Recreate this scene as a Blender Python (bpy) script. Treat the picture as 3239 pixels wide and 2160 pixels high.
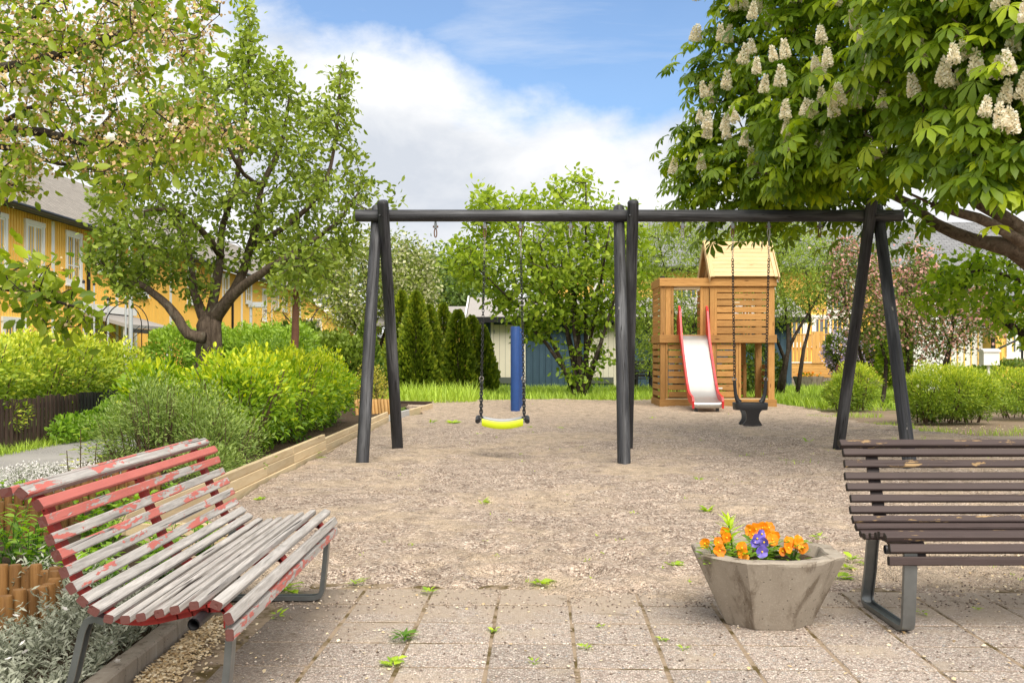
import bpy, math, random
import numpy as np
from mathutils import Vector, Matrix

# ------------------------------------------------------------------ camera, sky, sun, exposure
scene = bpy.context.scene
for o in list(bpy.data.objects):
    bpy.data.objects.remove(o)
R = math.radians
random.seed(11)
rng = np.random.default_rng(11)
FPX, HY, CX, EH, K = 3400.0, 1125.0, 1619.5, 1.15, 3239 / 2351.0

cam = bpy.data.cameras.new("camera")
cam.sensor_width = 36
cam.lens = 36 * FPX / 3239
cam.shift_y = (HY - 1080) / 3239
cam.clip_end = 3000
cam.clip_start = 0.05
camo = bpy.data.objects.new("camera", cam)
camo.location = (0, 0, EH)
camo.rotation_euler = (R(90), 0, 0)
scene.collection.objects.link(camo)
scene.camera = camo

SUN_EL, SUN_AZ = R(50), R(160)          # azimuth clockwise from +Y: behind the camera, a little to the right
SKY_STRENGTH = 0.12
world = bpy.data.worlds.new("World")
scene.world = world
world.use_nodes = True
wn = world.node_tree
wn.nodes.clear()


def wnode(t, **kw):
    n = wn.nodes.new(t)
    for k, v in kw.items():
        if k.startswith('_'):
            setattr(n, k[1:], v)
        else:
            k2 = int(k[1:]) if k[0] == 'i' and k[1:].isdigit() else k
            if hasattr(v, 'is_output'):
                wn.links.new(v, n.inputs[k2])
            else:
                n.inputs[k2].default_value = v
    return n


def wmath(op, a, b=0.0, clamp=False):
    return wnode('ShaderNodeMath', _operation=op, _use_clamp=clamp, i0=a, i1=b).outputs[0]


sky = wnode('ShaderNodeTexSky', _sky_type='NISHITA', _sun_disc=False, _sun_elevation=SUN_EL,
            _sun_rotation=SUN_AZ, _air_density=1.0, _dust_density=0.6, _ozone_density=2.0)
tc = wnode('ShaderNodeTexCoord').outputs['Generated']
sx = wnode('ShaderNodeSeparateXYZ', Vector=tc)
dx, dy, dz = sx.outputs
# a bank of cloud whose top edge climbs to the left, ragged by noise, and thin wisps above it
cmap = wnode('ShaderNodeMapping', Vector=tc, Location=(3.1, 0.4, 1.7), Scale=(1.0, 1.0, 1.7)).outputs[0]
n1 = wnode('ShaderNodeTexNoise', Vector=cmap, Scale=4.2, Detail=10.0, Roughness=0.56, Distortion=0.25).outputs[0]
n2 = wnode('ShaderNodeTexNoise', Vector=cmap, Scale=11.0, Detail=8.0, Roughness=0.6, Distortion=0.2).outputs[0]
wmap = wnode('ShaderNodeMapping', Vector=tc, Location=(0.3, 5.0, 0.2), Rotation=(0, R(18), 0), Scale=(1.0, 1.0, 5.0)).outputs[0]
n3 = wnode('ShaderNodeTexNoise', Vector=wmap, Scale=2.6, Detail=9.0, Roughness=0.6, Distortion=0.6).outputs[0]
edge = wmath('ADD', wmath('MULTIPLY', wmath('MINIMUM', dx, 0.0), -0.40), 0.232)
edge = wmath('SUBTRACT', edge, dz)
field = wmath('ADD', wmath('MULTIPLY', edge, 13.0), wmath('MULTIPLY', wmath('SUBTRACT', n1, 0.5), 2.2))
field = wmath('ADD', field, wmath('MULTIPLY', wmath('SUBTRACT', n2, 0.5), 0.9))
mask = wnode('ShaderNodeMapRange', _interpolation_type='SMOOTHSTEP', Value=field, i1=-0.25, i2=0.5).outputs[0]
wisp = wnode('ShaderNodeMapRange', _interpolation_type='SMOOTHSTEP', Value=n3, i1=0.46, i2=0.85).outputs[0]
mask = wmath('MAXIMUM', mask, wmath('MULTIPLY', wisp, 0.5))
# broken cloud over the rest of the sky: overhead and behind, as the soft light implies
over = wmath('MAXIMUM', wmath('SUBTRACT', dz, 0.45), wmath('MULTIPLY', wmath('ADD', dy, 0.1), -0.8))
over = wmath('ADD', wmath('MULTIPLY', over, 6.0), wmath('MULTIPLY', wmath('SUBTRACT', n1, 0.5), 3.0))
mask = wmath('MAXIMUM', mask, wnode('ShaderNodeMapRange', _interpolation_type='SMOOTHSTEP', Value=over, i1=-0.2, i2=0.6).outputs[0])
mask = wmath('MAXIMUM', mask, 0.08)
smap = wnode('ShaderNodeMapping', Vector=tc, Location=(0.9, 1.3, 0.35), Scale=(1.0, 1.0, 1.9)).outputs[0]
n4 = wnode('ShaderNodeTexNoise', Vector=smap, Scale=4.6, Detail=9.0, Roughness=0.55, Distortion=0.35).outputs[0]
ramp = wnode('ShaderNodeValToRGB', Fac=n4)
ramp.color_ramp.elements[0].position = 0.34
ramp.color_ramp.elements[0].color = (0.48, 0.51, 0.56, 1)
ramp.color_ramp.elements[1].position = 0.53
ramp.color_ramp.elements[1].color = (0.72, 0.722, 0.725, 1)
cl = wnode('ShaderNodeVectorMath', _operation='SCALE', i0=ramp.outputs[0])
cl.inputs['Scale'].default_value = 1.0 / SKY_STRENGTH
skyc = wnode('ShaderNodeMix', _data_type='RGBA', _blend_type='MULTIPLY', i6=sky.outputs[0], i7=(0.70, 0.86, 1.0, 1))
skyc.inputs[0].default_value = 1.0
mixc = wnode('ShaderNodeMix', _data_type='RGBA', i0=mask, i6=skyc.outputs[2], i7=cl.outputs[0])
bg = wnode('ShaderNodeBackground', Color=mixc.outputs[2], Strength=SKY_STRENGTH)
wo = wnode('ShaderNodeOutputWorld', Surface=bg.outputs[0])

sun = bpy.data.lights.new("sun", 'SUN')
sun.energy = 3.6
sun.angle = R(50)
sun.color = (1.0, 0.92, 0.80)
suno = bpy.data.objects.new("sun", sun)
sd = Vector((math.sin(SUN_AZ) * math.cos(SUN_EL), math.cos(SUN_AZ) * math.cos(SUN_EL), math.sin(SUN_EL)))
suno.rotation_euler = sd.to_track_quat('Z', 'Y').to_euler()
suno.location = sd * 60
scene.collection.objects.link(suno)

vs = scene.view_settings
vs.view_transform = 'Standard'
vs.look = 'None'
vs.exposure = 0.57
vs.gamma = 1.0
scene.render.engine = 'CYCLES'
scene.cycles.max_bounces = 8
scene.cycles.transparent_max_bounces = 8

# ------------------------------------------------------------------ pixel helpers (a pixel gives only a direction)


def P(xd, yd, Y):
    """point at depth Y seen at pixel (xd, yd) of the 2351 px wide picture"""
    return Vector(((xd * K - CX) / FPX * Y, Y, EH - (yd * K - HY) / FPX * Y))


def G(xd, yd):
    """ground point under a pixel"""
    Y = FPX * EH / (yd * K - HY)
    return Vector(((xd * K - CX) / FPX * Y, Y, 0))


# ------------------------------------------------------------------ object helpers
COL = scene.collection


def link(o, parent=None):
    COL.objects.link(o)
    if parent is not None:
        o.parent = parent
    return o


def tag(o, label=None, cat=None, group=None, kind=None):
    if label:
        o["label"] = label
    if cat:
        o["category"] = cat
    if group:
        o["group"] = group
    if kind:
        o["kind"] = kind
    return o


def thing(name, label, cat, loc=(0, 0, 0), rotz=0.0, group=None):
    o = bpy.data.objects.new(name, None)
    o.empty_display_size = 0.1
    o.location = loc
    o.rotation_euler = (0, 0, rotz)
    link(o)
    return tag(o, label, cat, group)


def woff(p):
    """world offset of an (unrotated) parent chain"""
    v = Vector((0, 0, 0))
    while p is not None:
        v += p.location
        p = p.parent
    return v


def mesh_obj(name, V, F, mat=None, parent=None, local=False, smooth=False):
    me = bpy.data.meshes.new(name)
    if parent is not None and not local:
        off = woff(parent)
        V = [(v[0] - off.x, v[1] - off.y, v[2] - off.z) for v in V]
    me.from_pydata([tuple(v) for v in V], [], F)
    if smooth:
        me.polygons.foreach_set('use_smooth', [True] * len(me.polygons))
    if mat:
        me.materials.append(mat)
    me.update()
    o = bpy.data.objects.new(name, me)
    return link(o, parent)


class MB:
    def __init__(s):
        s.V = []
        s.F = []

    def box(s, x0, x1, y0, y1, z0, z1):
        b = len(s.V)
        s.V += [(x, y, z) for z in (z0, z1) for y in (y0, y1) for x in (x0, x1)]
        s.F += [[b + i for i in f] for f in ((0, 2, 3, 1), (4, 5, 7, 6), (0, 1, 5, 4), (2, 6, 7, 3), (0, 4, 6, 2), (1, 3, 7, 5))]
        return s

    def bar(s, p0, p1, w, t, up=(0, 0, 1)):
        p0, p1 = Vector(p0), Vector(p1)
        d = (p1 - p0).normalized()
        a = d.cross(Vector(up))
        a = (a if a.length > 1e-4 else d.cross(Vector((1, 0, 0)))).normalized()
        c = a.cross(d)
        b = len(s.V)
        for p in (p0, p1):
            for i, j in ((-1, -1), (1, -1), (1, 1), (-1, 1)):
                s.V.append(tuple(p + a * (w / 2 * i) + c * (t / 2 * j)))
        s.F += [[b + i for i in f] for f in ((0, 1, 2, 3), (7, 6, 5, 4), (0, 4, 5, 1), (1, 5, 6, 2), (2, 6, 7, 3), (3, 7, 4, 0))]
        return s

    def tube(s, pts, r, n=8, cap=True, closed=False):
        pts = [Vector(p) for p in pts]
        m = len(pts)
        if not hasattr(r, '__len__'):
            r = [r] * m
        b = len(s.V)
        prev = None
        for i, p in enumerate(pts):
            if closed:
                d = pts[(i + 1) % m] - pts[i - 1]
            else:
                d = pts[min(i + 1, m - 1)] - pts[max(i - 1, 0)]
            d = d.normalized() if d.length > 1e-9 else Vector((0, 0, 1))
            if prev is None:
                a = d.orthogonal().normalized()
            else:
                a = prev - d * prev.dot(d)
                a = a.normalized() if a.length > 1e-6 else d.orthogonal().normalized()
            prev = a
            c = d.cross(a)
            for k in range(n):
                t = 2 * math.pi * k / n
                s.V.append(tuple(p + (a * math.cos(t) + c * math.sin(t)) * r[i]))
        rows = m if closed else m - 1
        for i in range(rows):
            for k in range(n):
                i2 = (i + 1) % m
                s.F.append([b + i * n + k, b + i * n + (k + 1) % n, b + i2 * n + (k + 1) % n, b + i2 * n + k])
        if cap and not closed:
            s.F.append([b + k for k in range(n)][::-1])
            s.F.append([b + (m - 1) * n + k for k in range(n)])
        return s

    def lathe(s, prof, n=16, c=(0, 0, 0), a0=0.0, cap=True):
        b = len(s.V)
        for r, z in prof:
            for k in range(n):
                t = a0 + 2 * math.pi * k / n
                s.V.append((c[0] + r * math.cos(t), c[1] + r * math.sin(t), c[2] + z))
        for i in range(len(prof) - 1):
            for k in range(n):
                s.F.append([b + i * n + k, b + i * n + (k + 1) % n, b + (i + 1) * n + (k + 1) % n, b + (i + 1) * n + k])
        if cap:
            s.F.append([b + k for k in range(n)][::-1])
            s.F.append([b + (len(prof) - 1) * n + k for k in range(n)])
        return s

    def poly(s, pts):
        b = len(s.V)
        s.V += [tuple(p) for p in pts]
        s.F.append(list(range(b, b + len(pts))))
        return s

    def extr(s, pts, d):
        """closed prism: polygon pts swept by vector d"""
        d = Vector(d)
        b = len(s.V)
        n = len(pts)
        s.V += [tuple(p) for p in pts] + [tuple(Vector(p) + d) for p in pts]
        s.F.append([b + i for i in range(n)][::-1])
        s.F.append([b + n + i for i in range(n)])
        for i in range(n):
            j = (i + 1) % n
            s.F.append([b + i, b + j, b + n + j, b + n + i])
        return s

    def build(s, name, mat, parent=None, local=False, smooth=False):
        return mesh_obj(name, s.V, s.F, mat, parent, local, smooth)


def smooth_angle(o, ang=40):
    me = o.data
    me.polygons.foreach_set('use_smooth', [True] * len(me.polygons))
    try:
        me.set_sharp_from_angle(angle=R(ang))
    except Exception:
        pass
    return o


def plank(name, p0, p1, w, t, mat, parent, side=(0, 0, 1), bev=0.004, jit=0.0, local=False):
    """a sawn board: its own object, grain along local X, width w along `side`, thickness t"""
    p0, p1 = Vector(p0), Vector(p1)
    L = (p1 - p0).length
    ax = (p1 - p0).normalized()
    az = Vector(side)
    ay = az.cross(ax)
    if ay.length < 1e-5:
        ay = ax.orthogonal()
    ay.normalize()
    az = ax.cross(ay)
    bev = min(bev, w * 0.3, t * 0.3)
    V, F = [], []
    y, z = t / 2, w / 2
    ring = [(-y + bev, -z), (y - bev, -z), (y, -z + bev), (y, z - bev), (y - bev, z), (-y + bev, z), (-y, z - bev), (-y, -z + bev)]
    for sx_ in (-1, 1):
        jx = random.uniform(-jit, jit)
        for a, b in ring:
            V.append((sx_ * L / 2 + jx, a, b))
    for k in range(8):
        F.append([k, (k + 1) % 8, 8 + (k + 1) % 8, 8 + k])
    F.append(list(range(8))[::-1])
    F.append(list(range(8, 16)))
    o = mesh_obj(name, V, F, mat, parent, local=True)
    off = Vector((0, 0, 0)) if (local or parent is None) else woff(parent)
    m = Matrix((ax, ay, az)).transposed().to_4x4()
    m.translation = (p0 + p1) / 2 - off
    o.matrix_local = m
    return o


def abox(name, x0, x1, y0, y1, z0, z1, mat, parent, bev=0.004, local=False):
    """axis-aligned board"""
    d = [x1 - x0, y1 - y0, z1 - z0]
    i = d.index(max(d))
    c = [(x0 + x1) / 2, (y0 + y1) / 2, (z0 + z1) / 2]
    p0, p1 = list(c), list(c)
    lo, hi = [x0, y0, z0], [x1, y1, z1]
    p0[i], p1[i] = lo[i], hi[i]
    j, k = [q for q in range(3) if q != i]
    wi = j if d[j] > d[k] else k
    ti = k if wi == j else j
    side = [0, 0, 0]
    side[wi] = 1
    return plank(name, p0, p1, d[wi], d[ti], mat, parent, side, bev, local=local)


# ------------------------------------------------------------------ foliage helpers
T_LEAF = (np.array([(0, 0, 0), (.28, .21, .05), (.28, -.21, .05), (.66, .23, .03), (.66, -.23, .03), (1, 0, -.12), (.3, 0, 0), (.68, 0, -.03)], float),
          np.array([(0, 6, 1), (0, 2, 6), (1, 6, 7), (1, 7, 3), (6, 2, 4), (6, 4, 7), (3, 7, 5), (7, 4, 5)]))
T_LONG = (np.array([(0, 0, 0), (.35, .13, .04), (.35, -.13, .04), (1, 0, -.12), (.4, 0, 0)], float),
          np.array([(0, 4, 1), (0, 2, 4), (1, 4, 3), (4, 2, 3)]))
T_LANCE = (T_LEAF[0] * np.array([1, .72, 1.0]), T_LEAF[1])
T_DIA = (np.array([(0, 0, 0), (.45, .26, .07), (.45, -.26, .07), (1, 0, -.04)], float),
         np.array([(0, 3, 1), (0, 2, 3)]))
T_NEEDLE = (np.array([(0, 0, 0), (.5, .13, .03), (.5, -.13, .03), (1, 0, 0)], float),
            np.array([(0, 3, 1), (0, 2, 3)]))
T_FAN = (np.array([(0, 0, 0), (.55, .34, .05), (.9, .16, 0), (1.0, 0, .04), (.9, -.18, 0), (.5, -.36, .05)], float),
         np.array([(0, 2, 1), (0, 3, 2), (0, 4, 3), (0, 5, 4)]))
T_BLADE = (np.array([(0, .5, 0), (0, -.5, 0), (.5, .38, .04), (.5, -.38, .04), (1, 0, .26)], float) * np.array([1, .045, 1]),
           np.array([(0, 1, 3), (0, 3, 2), (2, 3, 4)]))
T_PETAL = (np.array([(0, 0, 0), (.45, .4, .12), (.95, .3, .1), (1, -.1, .06), (.6, -.42, .12)], float),
           np.array([(0, 2, 1), (0, 3, 2), (0, 4, 3)]))


def chestnut_leaf():
    V, F = [], []
    for ang, ln in ((-118, .62), (-78, .8), (-38, .96), (0, 1.0), (38, .96), (78, .8), (118, .62)):
        a = R(ang)
        b = len(V)
        for (x, y, z) in ((0.02, 0, 0), (.38, .1, .03), (.38, -.1, .03), (.72, .19, -.08), (.72, -.19, -.08), (1.0, 0, -.34), (.4, 0, -.01), (.74, 0, -.12)):
            x, y, z = x * ln, y * ln, z * ln - 0.10 * x * ln
            V.append((x * math.cos(a) - y * math.sin(a), x * math.sin(a) + y * math.cos(a), z))
        F += [tuple(b + i for i in f) for f in ((0, 6, 1), (0, 2, 6), (1, 6, 7), (1, 7, 3), (6, 2, 4), (6, 4, 7), (3, 7, 5), (7, 4, 5))]
    return np.array(V), np.array(F)


T_CHEST = chestnut_leaf()


def nrm(a):
    return a / np.maximum(np.linalg.norm(a, axis=1, keepdims=True), 1e-9)


def frames(axis, up):
    ax = nrm(axis)
    sd_ = np.cross(up, ax)
    bad = np.linalg.norm(sd_, axis=1) < 1e-4
    sd_[bad] = np.cross(np.array([1.0, .3, .2]), ax[bad])
    sd_ = nrm(sd_)
    n = np.cross(ax, sd_)
    return np.stack([ax, sd_, n], axis=2)          # columns


def np_mesh(name, V, F, tint=None, mat=None):
    me = bpy.data.meshes.new(name)
    nv, nf = len(V), len(F)
    me.vertices.add(nv)
    me.vertices.foreach_set('co', V.astype(np.float32).ravel())
    me.loops.add(nf * 3)
    me.loops.foreach_set('vertex_index', F.astype(np.int32).ravel())
    me.polygons.add(nf)
    me.polygons.foreach_set('loop_start', np.arange(0, nf * 3, 3, dtype=np.int32))
    me.polygons.foreach_set('loop_total', np.full(nf, 3, dtype=np.int32))
    if tint is not None:
        at = me.attributes.new('tint', 'FLOAT', 'POINT')
        at.data.foreach_set('value', tint.astype(np.float32))
    if mat:
        me.materials.append(mat)
    me.update(calc_edges=True)
    me.validate()
    return me


def foliage(name, parent, T, pos, axis, up, size, tint, mat, nind=0, ind_name='leaf', kind='stuff'):
    """leaves as one mesh; the nind of them that show largest as objects of their own"""
    TV, TF = T
    pos, size, tint = np.asarray(pos, float), np.asarray(size, float), np.asarray(tint, float)
    M = frames(np.asarray(axis, float), np.asarray(up, float))
    off = np.array(woff(parent)) if parent is not None else np.zeros(3)
    if nind:
        d = pos[:, 1]
        u = pos[:, 0] / np.maximum(d, .1) * FPX + CX
        v = HY - (pos[:, 2] - EH) / np.maximum(d, .1) * FPX
        score = size / np.maximum(d, .1) * np.where((u > -20) & (u < 3260) & (v > -20) & (v < 2180) & (d > 0), 1, 0.01)
        order = np.argsort(-score)
        sel = order[:nind]
        rest = order[nind:]
        var = []
        for q in range(6):
            me = np_mesh(ind_name, TV, TF, np.full(len(TV), (q + .5) / 6), mat)
            var.append(me)
        for i in sel:
            o = bpy.data.objects.new(ind_name, var[min(5, int(tint[i] * 6))])
            COL.objects.link(o)
            o.parent = parent
            m = Matrix([list(M[i][r] * size[i]) + [pos[i][r] - off[r]] for r in range(3)] + [[0, 0, 0, 1]])
            o.matrix_local = m
        pos, size, tint, M = pos[rest], size[rest], tint[rest], M[rest]
    if len(pos) == 0:
        return None
    N, m = len(pos), len(TV)
    V = np.einsum('nij,mj->nmi', M, TV) * size[:, None, None] + (pos - off)[:, None, :]
    F = TF[None] + (np.arange(N) * m)[:, None, None]
    me = np_mesh(name, V.reshape(-1, 3), F.reshape(-1, 3), np.repeat(tint, m), mat)
    o = bpy.data.objects.new(name, me)
    link(o, parent)
    if kind:
        o["kind"] = kind
    return o


def rdir(n, zb=0.0):
    v = rng.normal(size=(n, 3))
    v = nrm(v)
    v[:, 2] += zb
    return nrm(v)


def in_poly(x, y, poly):
    c = np.zeros(len(x), bool)
    n = len(poly)
    for i in range(n):
        x1, y1 = poly[i]
        x2, y2 = poly[i - 1]
        if y1 == y2:
            continue
        t = ((y1 > y) != (y2 > y)) & (x < (x2 - x1) * (y - y1) / (y2 - y1) + x1)
        c ^= t
    return c


def edge_dist(x, y, poly):
    d = np.full(len(x), 1e9)
    n = len(poly)
    for i in range(n):
        ax, ay = poly[i - 1]
        bx, by = poly[i]
        vx, vy = bx - ax, by - ay
        t = np.clip(((x - ax) * vx + (y - ay) * vy) / (vx * vx + vy * vy + 1e-9), 0, 1)
        d = np.minimum(d, np.hypot(x - ax - t * vx, y - ay - t * vy))
    return d


def crown_targets(poly, Y0, dY, n):
    """points filling a rounded crown whose outline, at depth Y0, is the polygon"""
    xs, ys = [p[0] for p in poly], [p[1] for p in poly]
    out = []
    while len(out) < n:
        x = rng.uniform(min(xs), max(xs), n * 3)
        y = rng.uniform(min(ys), max(ys), n * 3)
        k = in_poly(x, y, poly)
        x, y = x[k], y[k]
        e = edge_dist(x, y, poly)
        t = np.clip(e / (0.42 * min(max(xs) - min(xs), max(ys) - min(ys))), 0.02, 1)
        Y = Y0 + dY * np.sqrt(t) * rng.uniform(-1, 1, len(x))
        # the outline is that of the crown at Y0: place the point at its own size in metres
        X = (x * K - CX) / FPX * Y0
        Z = EH - (y * K - HY) / FPX * Y0
        out += list(zip(X, Y, Z))
    return np.array(out[:n])


def skeleton(limbs, targets, r_twig=0.006, sag=0.05, step=0.25, tube_n=5):
    """main limbs (polyline, r0, r1) plus a twig from the nearest wood to every target; returns builder and twig ends"""
    mb = MB()
    nodes = []
    for pts, r0, r1 in limbs:
        pts = [Vector(p) for p in pts]
        fine = []
        for i in range(len(pts) - 1):
            p0, p1 = pts[max(i - 1, 0)], pts[i]
            p2, p3 = pts[i + 1], pts[min(i + 2, len(pts) - 1)]
            m = max(2, int((p2 - p1).length / step))
            for q in range(m):
                t = q / m
                fine.append(0.5 * ((2 * p1) + (p2 - p0) * t + (2 * p0 - 5 * p1 + 4 * p2 - p3) * t * t + (3 * p1 - p0 - 3 * p2 + p3) * t ** 3))
        fine.append(pts[-1])
        L = len(fine)
        rr = [(r0 + (r1 - r0) * i / (L - 1)) * (1 + random.uniform(-.07, .07)) for i in range(L)]
        fine = [p + Vector((random.uniform(-1, 1), random.uniform(-1, 1), random.uniform(-1, 1))) * 0.15 * rr[i] for i, p in enumerate(fine)]
        mb.tube(fine, rr, 10 if r0 > 0.05 else 7)
        nodes += [(p.x, p.y, p.z) for p in fine[2:]]
    nodes = np.array(nodes)
    T = np.asarray(targets, float)
    dmin = np.array([np.min(np.sum((nodes - t) ** 2, axis=1)) for t in T])
    twigs = []
    for i in np.argsort(dmin):
        t = T[i]
        dd = np.sum((nodes - t) ** 2, axis=1) + np.where(nodes[:, 2] > t[2] + .15, 0.5, 0)
        a = nodes[np.argmin(dd)]
        L = np.linalg.norm(t - a)
        m1 = a + (t - a) * .4 + rng.normal(size=3) * L * .08 + np.array([0, 0, -sag * L])
        m2 = a + (t - a) * .75 + rng.normal(size=3) * L * .06
        r0 = min(r_twig * (1 + 1.2 * L), r_twig * 4)
        mb.tube([a, m1, m2, t], [r0, r0 * .8, r0 * .6, r0 * .35], tube_n if L > .4 else 4, cap=False)
        nodes = np.vstack([nodes, m1[None], m2[None], t[None]])
        twigs.append((a, m1, m2, t))
    return mb, twigs


def leaves_on(twigs, per, spread, droop=0.3, out=0.6, centre=None):
    """leaf positions and axes around the outer half of every twig"""
    n = len(twigs)
    tw = np.array([[a, b, c, d] for a, b, c, d in twigs])
    idx = np.repeat(np.arange(n), per)
    f = rng.uniform(0.35, 1.05, len(idx))
    seg = tw[idx]
    p = np.where((f < .75)[:, None], seg[:, 1] + (seg[:, 2] - seg[:, 1]) * ((f - .35) / .4)[:, None],
                 seg[:, 2] + (seg[:, 3] - seg[:, 2]) * ((f - .75) / .25)[:, None])
    p = p + rng.normal(size=p.shape) * spread
    d = rdir(len(idx))
    tdir = nrm(seg[:, 3] - seg[:, 0])
    d = d + tdir * out
    if centre is not None:
        d = d + nrm(p - np.asarray(centre)) * out
    d[:, 2] -= droop
    return p, nrm(d), idx


def shell_points(blobs, n, inner=0.7, lump=0.12, zmin=0.02, flat_bottom=True):
    """points near the surface of a union of ellipsoids, with outward directions"""
    vol = np.array([b[3] * b[4] + b[4] * b[5] + b[3] * b[5] for b in blobs])
    cnt = rng.multinomial(int(n * 1.9), vol / vol.sum())
    P_, D_ = [], []
    for b, c in zip(blobs, cnt):
        d = rdir(c)
        rad = inner + (1 - inner) * rng.uniform(0, 1, c) ** 0.6
        lum = 1 + lump * (np.sin(d[:, 0] * 9 + b[0] * 7) * np.sin(d[:, 1] * 8 + b[1] * 5) + np.sin(d[:, 2] * 10 + b[2] * 3 + d[:, 0] * 5)) * .6
        q = np.array(b[:3]) + d * np.array(b[3:6]) * (rad * lum)[:, None]
        nd = nrm(d / np.array(b[3:6]))
        ok = q[:, 2] > zmin
        for b2 in blobs:
            if b2 is b:
                continue
            rr = np.sum(((q - np.array(b2[:3])) / np.array(b2[3:6])) ** 2, axis=1)
            ok &= rr > (inner * .8) ** 2
        P_.append(q[ok])
        D_.append(nd[ok])
    P_, D_ = np.vstack(P_), np.vstack(D_)
    k = rng.permutation(len(P_))[:n]
    return P_[k], D_[k]


def shrub(name, label, cat, blobs, n, T, size, mat, stem_mat, group=None, up=0.35, rand=0.7, inner=0.7, lump=.12, stems=9, stem_r=.012,
          nind=0, zmin=0.03, tintf=None, extra=None):
    base = Vector((sum(b[0] for b in blobs) / len(blobs), sum(b[1] for b in blobs) / len(blobs), 0))
    t = thing(name, label, cat, base, group=group)
    p, d = shell_points(blobs, n, inner, lump, zmin)
    ax = d + rdir(len(p)) * rand
    ax[:, 2] += up
    upv = rdir(len(p)) * .6 + d + np.array([0, 0, .6])
    sz = size * rng.uniform(.65, 1.25, len(p))
    ti = np.clip(rng.normal(.5, .22, len(p)), 0.01, .99) if tintf is None else tintf(p)
    mb = MB()
    for b in blobs:
        for _ in range(stems):
            a = random.uniform(0, 6.28)
            q = Vector((b[0] + b[3] * .3 * math.cos(a), b[1] + b[4] * .3 * math.sin(a), 0))
            a2 = a + random.uniform(-.5, .5)
            e = Vector((b[0] + b[3] * .8 * math.cos(a2), b[1] + b[4] * .8 * math.sin(a2), b[2] + b[5] * random.uniform(.1, .75)))
            mid = (q * .5 + e * .5) + Vector((random.uniform(-.1, .1) * b[3], random.uniform(-.1, .1) * b[4], .05 * b[5]))
            mb.tube([q, mid, e], [stem_r, stem_r * .8, stem_r * .4], 5, cap=False)
    mb.build('stem', stem_mat, t)
    foliage('foliage', t, T, p, ax, upv, sz, ti, mat, nind=nind)
    return t


# ------------------------------------------------------------------ materials


class Mat:
    def __init__(s, name, rough=0.7, spec=0.3):
        s.m = bpy.data.materials.new(name)
        s.m.use_nodes = True
        s.t = s.m.node_tree
        s.b = s.t.nodes['Principled BSDF']
        s.b.inputs['Roughness'].default_value = rough
        s.b.inputs['Specular IOR Level'].default_value = spec

    def n(s, typ, **kw):
        nd = s.t.nodes.new(typ)
        for k, v in kw.items():
            if k.startswith('_'):
                setattr(nd, k[1:], v)
            else:
                k2 = int(k[1:]) if k[0] == 'i' and k[1:].isdigit() else k
                s.set(nd.inputs[k2], v)
        return nd

    def set(s, inp, v):
        if hasattr(v, 'is_output'):
            s.t.links.new(v, inp)
        else:
            if hasattr(inp.default_value, '__len__') and hasattr(v, '__len__') and len(v) == 3 and len(inp.default_value) == 4:
                v = (*v, 1)
            inp.default_value = v

    def pos(s):
        return s.n('ShaderNodeNewGeometry').outputs['Position']

    def obj(s, scale=(1, 1, 1), rand=True):
        v = s.n('ShaderNodeTexCoord').outputs['Object']
        if rand:
            r = s.n('ShaderNodeObjectInfo').outputs['Random']
            c = s.n('ShaderNodeCombineXYZ', X=s.math('MULTIPLY', r, 37.0), Y=s.math('MULTIPLY', r, 91.0), Z=s.math('MULTIPLY', r, 53.0)).outputs[0]
            v = s.n('ShaderNodeVectorMath', _operation='ADD', i0=v, i1=c).outputs[0]
        return s.n('ShaderNodeMapping', Vector=v, Scale=scale).outputs[0]

    def mapping(s, v, scale=(1, 1, 1), rot=(0, 0, 0), loc=(0, 0, 0)):
        return s.n('ShaderNodeMapping', Vector=v, Scale=scale, Rotation=rot, Location=loc).outputs[0]

    def math(s, op, a, b=0.0, clamp=False):
        return s.n('ShaderNodeMath', _operation=op, _use_clamp=clamp, i0=a, i1=b).outputs[0]

    def noise(s, v, scale, detail=4.0, rough=.55, dist=0.0):
        return s.n('ShaderNodeTexNoise', Vector=v, Scale=scale, Detail=detail, Roughness=rough, Distortion=dist).outputs[0]

    def vor(s, v, scale, feat='F1', rnd=1.0):
        return s.n('ShaderNodeTexVoronoi', Vector=v, Scale=scale, _feature=feat, Randomness=rnd)

    def ramp(s, f, stops, interp='LINEAR'):
        nd = s.n('ShaderNodeValToRGB', Fac=f)
        cr = nd.color_ramp
        cr.interpolation = interp
        while len(cr.elements) < len(stops):
            cr.elements.new(0.5)
        for e, (p, c) in zip(cr.elements, stops):
            e.position = p
            e.color = (*c, 1) if hasattr(c, '__len__') else (c, c, c, 1)
        return nd.outputs[0]

    def mix(s, f, a, b, mode='MIX'):
        nd = s.n('ShaderNodeMix', _data_type='RGBA', _blend_type=mode)
        s.set(nd.inputs[0], f)
        s.set(nd.inputs[6], a)
        s.set(nd.inputs[7], b)
        return nd.outputs[2]

    def sm(s, f, lo, hi):
        return s.n('ShaderNodeMapRange', _interpolation_type='SMOOTHSTEP', Value=f, i1=lo, i2=hi).outputs[0]

    def rnd(s):
        return s.n('ShaderNodeObjectInfo').outputs['Random']

    def attr(s, name, typ='GEOMETRY'):
        return s.n('ShaderNodeAttribute', _attribute_name=name, _attribute_type=typ).outputs['Fac']

    def bump(s, h, strength=.4, dist=.01):
        nd = s.n('ShaderNodeBump', Height=h, Strength=strength, Distance=dist)
        s.t.links.new(nd.outputs[0], s.b.inputs['Normal'])
        return nd.outputs[0]

    def col(s, c):
        s.set(s.b.inputs['Base Color'], c)
        return s


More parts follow.
